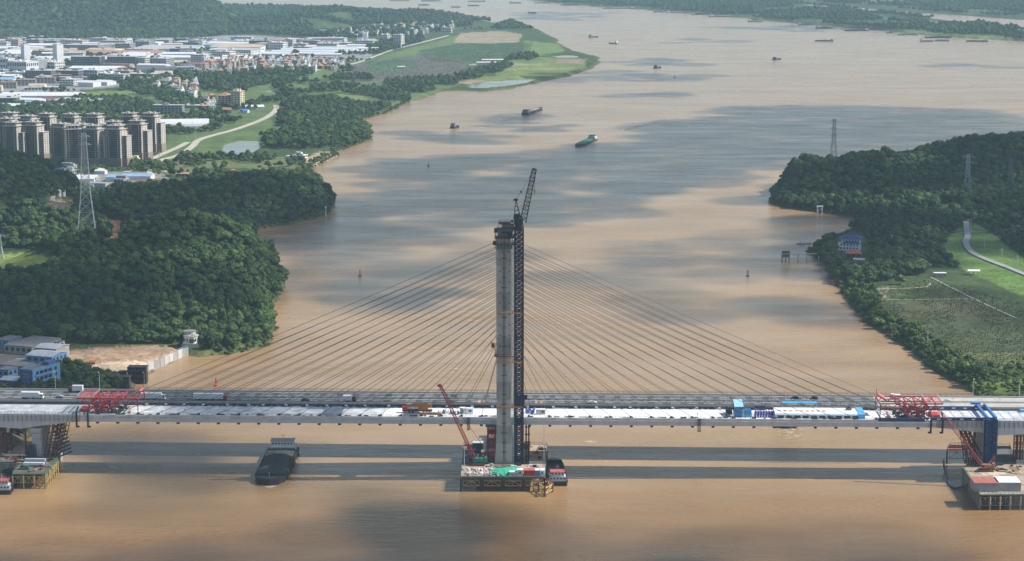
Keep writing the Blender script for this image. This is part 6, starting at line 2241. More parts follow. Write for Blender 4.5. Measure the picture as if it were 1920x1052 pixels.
buoy("bright red buoy behind the left end of the deck", 405, 724, RED)
buoy("small dark buoy below the boat on the upper river", 1265, 145, DARK)
buoy("small pale buoy above the boat on the upper river", 1257, 101, GALV)
buoy("tiny dark buoy on the shaded water left of centre", 803, 311, DARK, 3.5)
t = thing("channel_beacon", "white beacon post on the tip of the left wooded point", "beacon", W(611, 404, 1))
MB().cyl(0, 0, -1, .5, 9, 8, r2=.3).build("post", WHITE, t); MB().box(0, 0, 8, 1.6, 1.6, 1.2).build("lantern", WHITE, t)
t = thing("channel_beacon", "white beacon post in the water off the right headland", "beacon", W(1468, 384, 0))
MB().cyl(0, 0, -1, .4, 7, 8, r2=.3).build("post", WHITE, t); MB().box(0, 0, 6, 1.5, 1.5, 1).build("lantern", WHITE, t)

# ================================================================== left bank, near
def gpos(px, py, key='L', z0=4):
    c = W(px, py, z0)
    z = gz(c.x, c.y, key)
    c = W(px, py, z)
    return Vector((c.x, c.y, gz(c.x, c.y, key)))
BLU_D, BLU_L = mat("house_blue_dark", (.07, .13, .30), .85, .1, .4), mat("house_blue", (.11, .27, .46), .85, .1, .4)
ROOFG = mat("grey_flat_roof", (.20, .195, .185), .95, .25, .3)
SHEET = mat("grey_sheet_roof", (.42, .44, .47), .6, .15, .25)
WALLG = mat("grey_render", (.33, .32, .30), .9, .2, .4)
c = gpos(62, 733)
t = thing("blue_building", "three storey blue building with open galleries beside the highway", "building", c, R(-25.6))
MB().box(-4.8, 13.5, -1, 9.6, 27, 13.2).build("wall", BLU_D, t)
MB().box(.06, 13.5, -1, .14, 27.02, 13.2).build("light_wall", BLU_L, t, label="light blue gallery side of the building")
m_ = MB()
m_.box(-4.8, .15, 12.2, 9.8, .3, .9).box(-4.8, 26.85, 12.2, 9.8, .3, .9).box(-9.6, 13.5, 12.2, .3, 27, .9).box(0, 13.5, 12.2, .3, 26.4, .9)
m_.build("parapet", BLU_L, t)
MB().box(-4.8, 13.5, 12.203, 9.2, 26.2, .05).build("roof", ROOFG, t)
MB().box(-4.6, 22, 12.26, 5, 7, 2.2).build("stair_house", BLU_D, t)
for fl in range(3):
    z = .6 + fl * 3.9
    for (y, w) in ((4.6, 2.6), (8.6, 3.4), (12.8, 3.4), (17, 3.4), (22.5, 2.2)):
        q = MB().box(.16, y, z + .9, .14, w, 2.0).build("window", GLASS, t)
    MB().box(.45, 11, z - .2, .6, 17, 1.0).build("gallery_rail", BLU_L, t)
for (x, z) in ((-6.4, 8.2), (-3.8, 8.2), (-7.2, 3.4), (-3.6, 3.2)):
    q = MB().box(x, -.03, z - .2, 1.5, .1, 2.2).build("window", WHITE, t)
    MB().box(x, -.1, z, 1.1, .06, 1.8).build("pane", GLASS, q)
def shed(name, label, cat, px, py, w, d, h, rz, wall, roof, style="flat", key='L', rise=1.5, wins=0, group=None, z=None):
    c = gpos(px, py, key)
    t = thing(name, label, cat, c, rz, group)
    MB().box(0, d / 2, -1.5, w, d, h + 1.5).build("wall", wall, t)
    if style == "flat":
        MB().box(0, d / 2, h + .003, w + .8, d + .8, .3).build("roof", roof, t)
    elif style == "hip":
        MB().hip(0, d / 2, h + .02, w, d, rise, .8).build("roof", roof, t)
    elif style == "gable_y":
        MB().gable(0, d / 2, h + .02, d, w, rise, .4, 0, math.pi / 2).build("roof", roof, t)
        m_ = MB(); m_.loft([[(-w / 2 + .05, y, h), (w / 2 - .05, y, h), (0, y, h + rise)] for y in (.05, d - .05)]); m_.build("gable_wall", wall, t)
    else:
        MB().gable(0, d / 2, h + .02, w, d, rise, .4).build("roof", roof, t)
        m_ = MB(); m_.loft([[(x, .05, h), (x, d - .05, h), (x, d / 2, h + rise)] for x in (-w / 2 + .05, w / 2 - .05)]); m_.build("gable_wall", wall, t)
    if wins:
        m_ = MB()
        n = max(2, int(w / 4))
        for f in range(wins):
            zz = h * (f + .35) / wins
            for k in range(n):
                m_.box(-w / 2 + (k + .5) * w / n, -.04, zz, w / n * .55, .1, h / wins * .42)
            nd = max(1, int(d / 4.5))
            for k in range(nd):
                for s in (-1, 1): m_.box(s * (w / 2 + .04), (k + .5) * d / nd, zz, .1, d / nd * .5, h / wins * .42)
        q = m_.build("window", GLASS, t); q["kind"] = "stuff"
    return t
shed("workshop", "long grey flat roofed workshop at the back of the works by the hill", "workshop", 34, 664, 22, 34, 5.5, R(-22), WALLG, ROOFG, wins=1)
shed("workshop", "workshop with blue walls and a light grey sheet roof behind the blue building", "workshop", 74, 694, 19, 18, 9, R(-20), BLU_L, SHEET, "gable", rise=1.6, wins=2)
shed("shed", "light grey sheet roofed shed in the middle of the works", "shed", 86, 676, 16, 16, 8, R(-20), WALLG, SHEET, "gable", rise=1.3)
shed("shed", "dark flat roofed shed left of the blue building", "shed", 22, 700, 18, 18, 5, R(-22), WALLG, ROOFG)
shed("shed", "grey lean to shed with a slanting roof at the left edge of the works", "shed", 18, 726, 15, 12, 4, R(-22), mat("dull_blue_wall", (.10, .14, .20), .9, .2, .4), SHEET, "gable", rise=1.2)
shed("shed", "small blue walled shed at the far left of the works", "shed", 6, 708, 8, 10, 5, R(-22), BLU_L, ROOFG, wins=1)
shed("shed", "blue roofed shed at the back left corner of the works", "shed", 4, 654, 10, 16, 6, R(-22), BLU_L, ROOFG, wins=1)
shed("hut", "small white hut at the end of the works beside the concrete path", "hut", 101, 652, 8, 8, 3.6, R(-15), WHITE, ROOFG, wins=1)
shed("shed", "small sheet roofed shelter between the works sheds", "shed", 40, 690, 12, 8, 4, R(-20), WALLG, SHEET, "gable", rise=.8)
car("white car parked in the court of the blue building", gpos(86, 731) + Vector((0, 0, .1)), R(20), WHITE)
for o in COL.objects:
    if o.get("label", "").startswith("white car parked in the court") and "group" in o: del o["group"]
# pump house
c = gpos(357, 672, 'L', 0); c.z = 0
t = thing("pump_house", "round white pump house on a concrete base at the water edge", "pump house", c + Vector((0, 5, 0)), 0)
MB().box(1, 0, -3, 10, 9, 9.5).box(-3.6, 2, -3, 5, 8, 8.8).build("base", CONC, t)
MB().cyl(0, 0, 6.5, 5.6, .5, 20).cyl(0, 0, 7.0, 4.9, 4.4, 20).build("drum", WHITE, t)
MB().cyl(0, 0, 11.41, 5.5, .5, 20).cyl(-1, 1.5, 11.91, 4.0, 2.4, 16).build("upper_drum", mat("weathered_white", (.42, .42, .41), .9, .25, .5), t)
MB().cyl(-1, 1.5, 14.32, 4.4, .3, 16).build("roof", ROOFG, t)
for k in range(7):
    a = -math.pi / 2 + (k - 3) * .42
    MB().box(4.93 * math.cos(a), 4.93 * math.sin(a), 8.0, .9, .2, 2.0, 0, a + math.pi / 2).build("window", GLASS, t)
m_ = MB(); railing(m_, -5, 5, -5.2, 6.5, 1.4, 1.1, .1); m_.build("railing", WHITE, t)
# retaining wall
p = [W(256, 707, 0), W(300, 689, 0), W(342, 669, 0), W(353, 667, 0)]
t = thing("retaining_wall", "long grey retaining wall between the bare yard and the river", "wall", (p[0].x, p[0].y, 0))
for i in range(3):
    a, b = p[i] - p[0], p[i + 1] - p[0]
    n = max(1, int((b - a).length / 7))
    for k in range(n):
        q0, q1 = a.lerp(b, k / n), a.lerp(b, (k + .985) / n)
        m_ = MB().beam((q0.x, q0.y, 1.6), (q1.x, q1.y, 1.6), .8, 8.2)
        m_.build("wall_panel", CONC if k % 3 else CONC_D, t)
        MB().box(q0.x, q0.y - .5, -3, .7, .7, 8.4).build("buttress", CONC_D, t)
m_ = MB()
for i in range(3):
    a, b = p[i] - p[0], p[i + 1] - p[0]
    m_.beam((a.x, a.y, 6.6), (b.x, b.y, 6.6), .1)
m_.build("handrail", LGREY, t)
# old gate blocks
OLD = mat("blackened_concrete", (.030, .027, .026), .95, .35, .4)
OLD2 = mat("pale_grime", (.17, .15, .13), .95, .3, .6)
for (px, py, w, h, d, lb) in ((257, 720, 11.2, 10.2, 7, "right and tallest of the three old gate blocks"), (224, 737, 11.8, 9.5, 7, "left old gate block, nearest the highway"), (229, 718, 4.6, 6.5, 5, "small middle old gate block behind the others")):
    c = W(px, py, 0)
    t = thing("gate_block", "blackened concrete " + lb, "gate block", c, R(-2))
    m_ = MB()
    m_.box(0, d / 2, -2, w, d, h + 2)
    for k in range(int(w / 1.4) + 1): m_.box(-w / 2 + k * w / int(w / 1.4), -.15, -2, .45, .5, h + 2.1)
    m_.build("body", OLD, t)
    m_ = MB().box(0, d / 2, h + .003, w + .8, d + .8, .6).box(0, -.1, h * .33, w + .2, .6, .5).box(0, -.1, h * .68, w + .2, .6, .5); m_.build("ledge", OLD, t)
    m_ = MB()
    for r in range(3):
        for k in range(int(w / 1.4)):
            m_.box(-w / 2 + (k + .5) * w / int(w / 1.4), -.03, h * (.1 + .33 * r), .45, .1, h * .16)
    m_.build("opening", OLD2, t)["kind"] = "stuff"
t = thing("excavator", "small excavator with pale planks in the bare yard", "excavator", gpos(172, 683), R(20))
MB().box(0, 0, .3, 4, 2.6, .8).build("track", DARK, t); MB().box(0, 0, 1.1, 3, 2.4, 1.5).build("body", ORANGE, t); MB().beam((1.5, 0, 2), (4.5, 0, 4), .5).beam((4.5, 0, 4), (6.2, 0, .8), .4).build("arm", ORANGE, t)
t = thing("plank_pile", "pile of pale planks lying in the bare yard", "planks", gpos(162, 685), R(10))
for k in range(6): MB().box(0, k * .9 - 2.5, .02 + (k % 2) * .2, 8 - k * .6, .6, .3, 0, (k - 3) * .06).build("plank", TAN, t)
t = thing("excavator", "yellow excavator on the earth track left of the tall pylon", "excavator", gpos(131, 376), R(200))
MB().box(0, 0, .3, 5, 3.4, 1).build("track", DARK, t); MB().box(0, 0, 1.3, 4, 3, 2).build("body", mat("digger_yellow", (.6, .40, .06), .6, .1, 1), t); MB().beam((2, 0, 2.6), (6, 0, 5), .6).beam((6, 0, 5), (8, 0, 1), .5).build("arm", ORANGE, t)

# ================================================================== right bank
TILEB = mat("blue_roof_tile", (.035, .06, .17), .7, .15, .5)
TILER = mat("orange_roof_tile", (.50, .13, .06), .8, .15, .5)
c = gpos(1592, 470, 'R')
t = thing("blue_roof_house", "white riverside house with two tiers of dark blue hipped roof", "house", c, R(-10))
MB().box(1.5, 8, -1, 17, 12, 11.2).build("upper_wall", WHITE, t)
MB().box(-.5, 2.6, -1, 19, 5, 7.6).build("lower_wall", WHITE, t)
MB().hip(1.5, 8, 10.22, 17, 12, 3.4, 1.2).build("upper_roof", TILEB, t)
MB().hip(1.5, 2.0, 6.62, 15, 4.6, 1.6, .9).build("lower_roof", TILEB, t)
MB().box(-8, 5, -1, 6, 9, 4.6).build("annex", WALLG, t)
for k in range(6):
    MB().box(-7 + k * 2.8, .08, 1.2, 1.3, .1, 1.7).build("window", GLASS, t); MB().box(-7 + k * 2.8, .08, 4.2, 1.3, .1, 1.5).build("window", GLASS, t)
    MB().box(-5 + k * 2.6, 1.96, 8.1, 1.2, .1, 1.5).build("window", GLASS, t)
for k in range(3):
    MB().box(10.04, 4.5 + k * 3.4, 8.0, .1, 1.3, 1.5).build("window", GLASS, t)
shed("red_roof_house", "brick house with a bright orange red hipped roof below the blue roofed house", "house", 1600, 487, 12.5, 10, 5.4, R(-6), mat("brick_wall", (.22, .09, .07), .9, .25, .8), TILER, "hip", 'R', 2.4, wins=1)
shed("hut", "grey roofed hut below the red roofed house", "hut", 1610, 494, 9, 5, 3, R(-20), WALLG, SHEET, "gable", 'R', 1.0)
shed("hut", "brown roofed hut in the trees at the grove edge", "hut", 1620, 502, 9, 6, 3, R(-24), BRICKR, mat("brown_tile", (.17, .10, .08), .9, .25, .6), "gable", 'R', 1.2)
shed("hut", "pale blue roofed hut in the grove", "hut", 1664, 500, 6, 4, 2.6, 0, WALLG, SHEET, "gable", 'R', .7)
shed("field_shed", "low white shed at the far edge of the right fields", "shed", 1763, 519, 9.5, 4, 2.8, 0, WALLG, WHITE, "flat", 'R')
t = thing("carport", "white roofed open shelter at the foot of the levee", "shelter", gpos(1826, 516, 'R'), R(-6))
MB().gable(0, 2, 3.2, 9.5, 4.5, 1.0, .2).build("roof", WHITE, t)
for x in (-4, 0, 4):
    for y in (0, 4): MB().beam((x, y, 0), (x, y, 3.2), .35).build("post", LGREY, t)
t = thing("pump_station", "long low white building with pillars among the trees of the right bank", "building", gpos(1781, 397, 'R'), 0)
MB().box(0, 4, -1, 17, 7, 4.4).build("wall", mat("dim_render", (.30, .30, .28), .9, .2, .5), t)
MB().box(0, 3, 3.42, 19.5, 10, .9).box(0, 4, 4.33, 4, 4, 1.5).build("roof", WHITE, t)
for k in range(9): MB().box(-8.6 + k * 2.15, -.2, -1, .5, .5, 4.4).build("pillar", WHITE, t)
t = thing("gauge_tower", "weathered white water gauge frame at the foot of the right headland", "gauge", W(1537, 401, 0), 0)
for x in (-2.3, 2.3): MB().box(x, 0, -2, 1.0, 2.4, 9).build("leg", WHITE, t)
MB().box(0, 0, 7.01, 6.6, 3.0, 1.0).build("deck", WHITE, t); MB().beam((-2.3, 0, 1.5), (2.3, 0, 6.6), .5).build("brace", WHITE, t)
t = thing("intake_pier", "overgrown brick water intake on posts with a walkway to the right bank", "pier", W(1473, 490, 0), R(1))
for x in (-3, 0, 3):
    for y in (-1.5, 1.5): MB().cyl(x, y, -3, .45, 6.5, 8).build("post", WALLG, t)
MB().box(0, 0, 3.4, 7.4, 5, .6).build("platform", CONC_L, t)
MB().box(0, 0, 4.01, 6.6, 4.2, 2.2).build("cabin", mat("brick_wall", (.22, .09, .07)), t)
u1 = (1532 - 1473) / (620 * .987 / 282)
MB().box((3.8 + u1) / 2, 0, 6.2, u1 - 3.8, 1.8, .7).build("walkway", CONC_L, t)
for f in (.3, .62): MB().box(3.8 + (u1 - 3.8) * f, 0, -3, .8, .9, 9.2).build("walkway_post", CONC_L, t)
for k in range(3):
    o = bpy.data.objects.new("shrub", TREE_ME[6]); o.location = (-2 + k * 2, 0, 6.2); o.scale = (.8, .8, .9); COL.objects.link(o); o.parent = t
t = thing("sampan", "small grey boat with a mast lying at the right bank by the trees", "boat", W(1508, 458, 0), R(15))
MB().loft(hull_rings(14, 3.4, 1.0)).build("hull", HULL[2], t); MB().box(-2, 0, 1.0, 4, 2.4, 1.8).build("cabin", LGREY, t)
MB().beam((1, 0, 1), (1, 0, 7), .15).beam((1, 0, 6), (-6, 0, 4), .12).build("mast", LGREY, t)
t = thing("water_gauge_post", "pale post with a white box on the bank beside the intake walkway", "post", gpos(1535, 492, 'R', 1), 0)
MB().cyl(0, 0, -1, .4, 7.5, 8).build("post", WHITE, t); MB().box(0, 0, 5.5, 2.4, 1.6, 1.8).build("box", WHITE, t)
pole = thing("utility_pole", "", "utility pole", (0, 0, 0))
MB().cyl(0, 0, -.5, .32, 11.5, 8, r2=.22).build("post", CONC_L, pole)
MB().beam((-1.7, 0, 9.8), (1.7, 0, 9.8), .28).beam((-1.1, 0, 8.8), (1.1, 0, 8.8), .22).build("cross_arm", CONC_L, pole)
PL = [(1820, 432, "topmost beside the levee road"), (1821, 452, "on the levee where the lane crosses"), (1846, 468, "in the bright levee grass near the road bend"), (1878, 489, "in the levee grass midway to the right edge"), (1907, 503, "in the levee grass nearest the right picture edge"),
      (1654, 381, "left of three above the headland track"), (1685, 390, "middle of three above the headland track"), (1716, 399, "right of three above the headland track"), (1672, 462, "among the trees right of the blue roofed house"), (1739, 650, "beside the right bank shrubs below the fields")]
for i, (px, py, lb) in enumerate(PL):
    o = pole if i == 0 else copy_tree(pole)
    o.location = gpos(px, py, 'R')
    relabel(o, "pale concrete utility pole " + lb, "utility poles on the right bank")
# single prominent trees
def big_tree(label, px, py, k, s, key='R', name=None):
    sp = TREE_SPECS[k]
    t = thing(name or sp[0], label, "tree", gpos(px, py, key), rng.random() * 6, None)
    g0 = crown_mesh(sp[0], sp[1] + 100 + int(px), sp[2], sp[3], sp[4], int(sp[5] * 1.3), sp[6] * .85, LEAF[sp[7]], sp[8], trunk=False)
    o = g0[0].build("crown", LEAF[sp[7]], t); o.scale = (s, s, s)
    m_ = MB().cyl(0, 0, -1, sp[2] * .04, sp[2] * .6 + 1, 7, 0, sp[2] * .018)
    for q in range(4): m_.beam((0, 0, sp[2] * .34), (math.cos(q * 1.6) * sp[3] * .5, math.sin(q * 1.6) * sp[3] * .5, sp[2] * .6), sp[2] * .02)
    o = m_.build("trunk", BARK, t); o.scale = (s, s, s)
big_tree("large dark round tree alone on the right bank near the highway", 1834, 716, 0, 1.5)
big_tree("dark tree left of the large round tree on the right bank", 1820, 712, 3, .9)
big_tree("spreading tree left of the blue roofed house", 1552, 466, 1, 1.5)
big_tree("lower dark tree at the water left of the blue roofed house", 1534, 474, 0, 1.1)
big_tree("tall pale trunked tree behind the blue roofed house", 1626, 452, 4, 1.1)
big_tree("second tall tree behind the blue roofed house, right of the first", 1640, 456, 4, .9)
big_tree("tan leaved bamboo clump in the bank grove", 1688, 534, 5, 1.2, name="bamboo_clump")
big_tree("dark tree beside the concrete path at the works", 104, 716, 3, .9, 'L')
# ================================================================== town on the left bank
BEIGE = mat("beige_render", (.42, .385, .34), .9, .08, .2)
BROWN = mat("brown_plinth", (.24, .19, .16), .9, .1, .3)
GREYB = mat("block_grey", (.27, .28, .29), .9, .12, .1)
DGREY = mat("block_dark_grey", (.12, .135, .155), .8, .15, .1)
PINK = mat("pink_render", (.48, .36, .30), .9, .1, .2)
CREAM = mat("cream_render", (.60, .54, .40), .9, .1, .2)
TERRA = mat("terracotta_roof", (.40, .22, .14), .9, .15, .06)
WROOF = mat("white_sheet_roof", (.60, .61, .61), .7, .08, .05)
GROOF = mat("pale_grey_roof", (.40, .40, .40), .8, .12, .05)
TROOF = mat("tan_roof", (.46, .38, .29), .9, .12, .05)
BROOF = mat("blue_sheet_roof", (.22, .40, .58), .6, .12, .08)
RROOF = mat("rust_sheet_roof", (.20, .09, .07), .8, .25, .12)
DROOF = mat("dark_sheet_roof", (.10, .105, .115), .8, .15, .1)
WALLW = mat("white_render", (.57, .57, .555), .85, .08, .1)
FL = 2.62
def apartment_tower():
    t = thing("apartment_tower", "", "apartment block", (0, 0, 0))
    H = FL * 17
    m_ = MB().box(0, 9, -2, 19, 16, H + 2).box(12.4, 12, -2, 5.8, 13, H - 6)
    m_.build("wall", BEIGE, t)
    m_ = MB().box(0, .85, -2, 19.3, .4, FL * 4 + 2).box(9.6, 9, -2, .3, 16.3, FL * 4 + 2).box(15.4, 12, -2, .3, 13.2, FL * 4 + 2).box(12.5, 5.4, -2, 5.6, .3, FL * 4 + 2)
    m_.build("plinth", BROWN, t)
    m_ = MB()
    for k in range(1, 17):
        z = k * FL
        for x, w in ((-7.3, 2.4), (7.3, 2.4)): m_.box(x, .93, z + .6, w, .16, 1.9)
        m_.box(0, .93, z + .15, 10.4, .16, 2.45)
        if z < H - 8:
            m_.box(12.4, 5.42, z + .5, 3.8, .16, 2.0)
            for y in (9, 14.5): m_.box(15.32, y, z + .9, .14, 1.2, 1.3)
        for y in (4, 12): m_.box(9.53, y, z + .9, .14, 1.3, 1.4)
    m_.build("window", GLASS, t)["kind"] = "stuff"
    m_ = MB()
    for k in range(1, 17):
        for x in (-3.1, 3.1): m_.box(x, .35, k * FL - .1, 3.4, 1.0, .3)
    m_.build("balcony", mat("balcony_grey", (.20, .19, .19), .9, .1, .3), t)["kind"] = "stuff"
    m_ = MB()
    for x in (-9.2, -5.6, 5.6, 9.2): m_.box(x, .6, FL * 4, .45, .7, H - FL * 4)
    m_.build("pier", BEIGE, t)["kind"] = "stuff"
    MB().box(0, 9, H + .003, 21.5, 18.5, .7).build("cornice", BEIGE, t)
    MB().box(0, 9.5, H + .71, 14.5, 12, 3.4).build("penthouse", BEIGE, t)
    MB().box(0, 9.5, H + 4.12, 18.5, 15.5, .55).build("roof_slab", mat("roof_slab_grey", (.36, .34, .31), .9, .15, .3), t)
    m_ = MB().box(-3, 10, H + 4.68, 4, 4, 1.6).box(4, 11, H + 4.68, 2.6, 3, 1.2)
    m_.build("lift_house", BEIGE, t)
    m_ = MB()
    for x in (-4, 0, 4): m_.box(x, 3.43, H + 1.6, 2.2, .16, 2.2)
    m_.build("top_window", GLASS, t)["kind"] = "stuff"
    MB().box(12.4, 12, H - 7.99, 7, 14, .5).build("wing_roof", BEIGE, t)
    return t
apt = apartment_tower()
APT = [(20, 306, -.30, "front row, leftmost tower with its left half near the picture edge"), (58, 305, -.30, "front row, second from the left above the white villas"), (110, 309, -.30, "front row, third from the left before the gap"),
       (140, 313, .32, "front row tower turned to show its pale windowless left side"), (171, 313, -.28, "front row, directly behind the tall lattice pylon"), (213, 313, -.28, "front row, tallest looking one right of the lattice pylon"),
       (253, 302, -.28, "front row, second from the right end"), (279, 285, -.28, "right end tower of the whole group beside the white shed"), (9, 297, -.30, "second row, at the left picture edge"), (14, 284, -.32, "back row, leftmost"),
       (48, 291, -.32, "back row, second from the left with a pinkish top"), (83, 286, -.30, "back row, third from the left"), (129, 287, -.30, "back row, fourth from the left"), (173, 287, -.30, "back row, fifth from the left"),
       (209, 304, -.28, "middle row, hidden behind the front tower right of the pylon"), (239, 285, -.28, "back row, left of the right end tower"), (146, 310, -.3, "middle row, behind the turned tower")]
for i, (px, py, rz, lb) in enumerate(APT):
    o = apt if i == 0 else copy_tree(apt)
    o.location = gpos(px, py); o.rotation_euler = (0, 0, rz)
    if i in (9, 10): o.scale = (1.1, 1, 1)
    relabel(o, "beige apartment tower, " + lb, "beige apartment towers")

def sc(py): return (py + 130) * .987 / 282
BLK = []
def block(label, xc, yb, wpx, hpx, d, wall, roof, floors=0, style="flat", rz=-.22, name="factory_block", cat="factory", rise=None, group=None, roofover=.6):
    s = sc(yb)
    w, h = wpx / s, max(3.0, hpx / s - abs(math.sin(rz)) * 0)
    c = gpos(xc, yb)
    BLK.append((c.x, c.y + d / 2, w, d))
    t = thing(name, label, cat, c, rz, group)
    MB().box(0, d / 2, -2, w, d, h + 2).build("wall", wall, t)
    if style == "flat":
        MB().box(0, d / 2, h + .003, w + roofover * 2, d + roofover * 2, .6).build("roof", roof, t)
    elif style == "hip":
        MB().hip(0, d / 2, h + .02, w, d, rise or 3, .6).build("roof", roof, t)
    elif style == "vault":
        n = 8
        m_ = MB(); ring = lambda x: [(x, d / 2 - d / 2 * math.cos(math.pi * k / n), h + (rise or 4) * math.sin(math.pi * k / n)) for k in range(n + 1)]
        m_.loft([ring(-w / 2), ring(w / 2)]); m_.build("roof", roof, t)
    elif style == "saw":
        k = max(2, int(d / 16))
        for q in range(k):
            MB().gable(0, d * (q + .5) / k, h + .02, w, d / k - .3, rise or 2.2, 0).build("roof", roof, t)
    else:
        MB().gable(0, d / 2, h + .02, w, d, rise or 3, .4).build("roof", roof, t)
        m_ = MB(); m_.loft([[(x, .05, h), (x, d - .05, h), (x, d / 2, h + (rise or 3))] for x in (-w / 2 + .05, w / 2 - .05)]); m_.build("gable_wall", wall, t)
    if floors:
        m_ = MB()
        n = max(3, int(w / 5.5)); nd = max(2, int(d / 6))
        fh = h / floors
        for f in range(floors):
            z = f * fh + fh * .32
            for k in range(n): m_.box(-w / 2 + (k + .5) * w / n, -.06, z, w / n * .68, .16, fh * .48)
            for k in range(nd):
                for sd in (-1, 1): m_.box(sd * (w / 2 + .06), (k + .5) * d / nd, z, .16, d / nd * .6, fh * .45)
        q = m_.build("window", GLASS, t); q["kind"] = "stuff"
    if style == "flat" and wpx > 14:
        m_ = MB(); gr = random.Random(int(xc * 7 + yb))
        for k in range(3): m_.box(gr.uniform(-w * .35, w * .35), d * gr.uniform(.3, .7), h + .61, gr.uniform(3, 7), gr.uniform(3, 6), gr.uniform(1.5, 3.5))
        m_.build("roof_hut", wall, t)["kind"] = "stuff"
    return t
# far row below the mountain
block("pale pink five storey block below the mountain at the far left", 24, 91, 22, 17, 24, PINK, WROOF, 5)
block("white block at the left picture edge below the mountain", 4, 92, 18, 12, 24, WALLW, GROOF, 3)
block("grey dormitory with a reddish roof below the mountain", 62, 88, 26, 13, 22, GREYB, TERRA, 4)
block("grey dormitory right of the reddish roofed one", 92, 87, 30, 10, 22, GREYB, GROOF, 3)
block("white banded factory, left of the two below the mountain", 138, 88, 42, 12, 26, WALLW, GROOF, 3, rz=-.5)
block("white banded factory, right of the two below the mountain", 184, 84, 42, 12, 26, WALLW, GROOF, 3, rz=-.5)
block("blue grey box factory right of the banded factories", 218, 83, 24, 10, 30, DGREY, GROOF)
block("small white flat block at the forest edge", 150, 73, 28, 6, 20, WALLW, WROOF, 2)
block("long grey shed at the forest edge", 285, 82, 66, 7, 34, GREYB, GROOF)
block("dark and white shed at the right end of the forest edge", 370, 80, 58, 7, 34, WALLW, DROOF)
block("small white works building at the right end of the far row", 458, 81, 24, 5, 20, WALLW, WROOF)
# great roofs
block("vast grey roofed hall in the middle of the factory district", 305, 98, 112, 6, 140, WALLW, GROOF, 0, "saw", -.05)
block("vast tan grey roofed hall behind the white offices", 440, 96, 96, 7, 120, WALLW, TROOF, 0, "saw", -.05)
block("long hall with a terracotta coloured roof", 210, 105, 170, 5, 90, BEIGE, TERRA, 0, "saw", -.04)
block("wide beige roofed hall at the left of the district", 70, 100, 120, 5, 80, BEIGE, TROOF, 0, "saw", -.05)
block("white roofed hall behind the white towers", 24, 106, 60, 6, 70, WALLW, WROOF, 0, "saw", -.05)
# towers
block("left white tower with a grey shaded side", 43, 119, 11, 35, 15, WALLW, WALLW, 0, "flat", -.75, "process_tower", "tower")
block("right and taller white tower with a grey shaded side", 104, 130, 13, 46, 16, WALLW, WALLW, 0, "flat", -.75, "process_tower", "tower")
block("white industrial block below the left white tower", 32, 140, 46, 24, 36, WALLW, WROOF, 2, rz=-.5)
block("grey boxy block left of the right white tower", 66, 134, 18, 22, 24, GREYB, WROOF, 0, rz=-.6)
block("white block right below the right white tower", 92, 133, 28, 16, 30, WALLW, WROOF, 3, rz=-.5)
block("white flat block at the left edge in front of the towers", 6, 139, 22, 28, 30, WALLW, GROOF, 3)
block("low white block with a flat roof before the left tower", 32, 146, 30, 10, 20, WALLW, WROOF, 1)
# dark office blocks
block("long dark glazed office block, left of the two", 160, 127, 54, 20, 30, DGREY, GROOF, 5, rz=-.1)
block("narrow white stair tower between the dark office blocks", 193, 126, 9, 20, 16, WALLW, WROOF, 0, rz=-.2, name="stair_tower", cat="tower")
block("long dark glazed office block, right of the two", 228, 127, 54, 20, 30, DGREY, GROOF, 5, rz=-.1)
block("beige end block right of the dark office blocks", 265, 127, 15, 18, 22, BEIGE, WROOF, 5, rz=-.3)
block("grey and white block with window rows beside the beige end block", 297, 128, 34, 18, 30, GREYB, WROOF, 5, rz=-.4)
block("white office with rows of windows, left of the two behind the village", 370, 118, 28, 15, 26, WALLW, WROOF, 4, rz=-.4)
block("white office with rows of windows, right of the two behind the village", 416, 110, 34, 13, 26, WALLW, WROOF, 3, rz=-.4)
block("long low white wall shed above the village", 425, 115, 96, 5, 26, WALLW, WROOF, 0, "gable", .15)
block("dark curved roof shed left of the village", 294, 140, 74, 9, 46, GREYB, DROOF, 0, "vault", .22, rise=5)
block("blue grey roofed shed right of the dark curved shed", 352, 132, 28, 8, 40, GREYB, DROOF, 0, "vault", .22, rise=4)
block("cream tower house left of the dark curved shed", 258, 142, 6, 10, 9, CREAM, TERRA, 3, name="tower_house", cat="house")
block("dark grey four storey block behind the red roofed dormitories", 72, 147, 50, 14, 26, DGREY, GROOF, 4, rz=-.2)
block("dark grey block with light bands right of the dormitories", 126, 151, 46, 18, 30, DGREY, GROOF, 4, rz=-.3)
for i, (x, y) in enumerate(((14, 166), (50, 161), (86, 157), (117, 152))):
    block("beige dormitory with a brick red roof edge, %s" % ["leftmost of four", "second of four from left", "third of four from left", "rightmost of four"][i], x, y, 33, 11, 20, BEIGE, TERRA, 4, rz=.14, group="red edged dormitories in line", name="dormitory", cat="dormitory")
block("white four storey block in the middle of the district", 168, 150, 34, 18, 26, WALLW, WROOF, 3, rz=-.4)
block("white block with window bands right of the other white block", 197, 152, 30, 14, 26, WALLW, WROOF, 3, rz=-.4)
block("pinkish low block with a tank on its roof", 228, 143, 30, 10, 24, PINK, TROOF, 2)
block("white gabled shed below the white blocks", 160, 163, 34, 8, 26, WALLW, WROOF, 0, "gable", -.4)
block("second white gabled shed, lower and to the right", 188, 160, 30, 6, 30, WALLW, WROOF, 0, "gable", -.4)
block("long white row building beside the dark yard", 78, 170, 62, 6, 14, WALLW, WROOF, 1, rz=.2)
block("great white roofed shed left of the green field", 74, 185, 150, 5, 62, WALLW, WROOF, 0, "gable", .03, rise=4)
block("low hall with a brown rust roof in front of the great white shed", 60, 191, 120, 3, 24, WALLG, RROOF, 0, "gable", .1, rise=3)
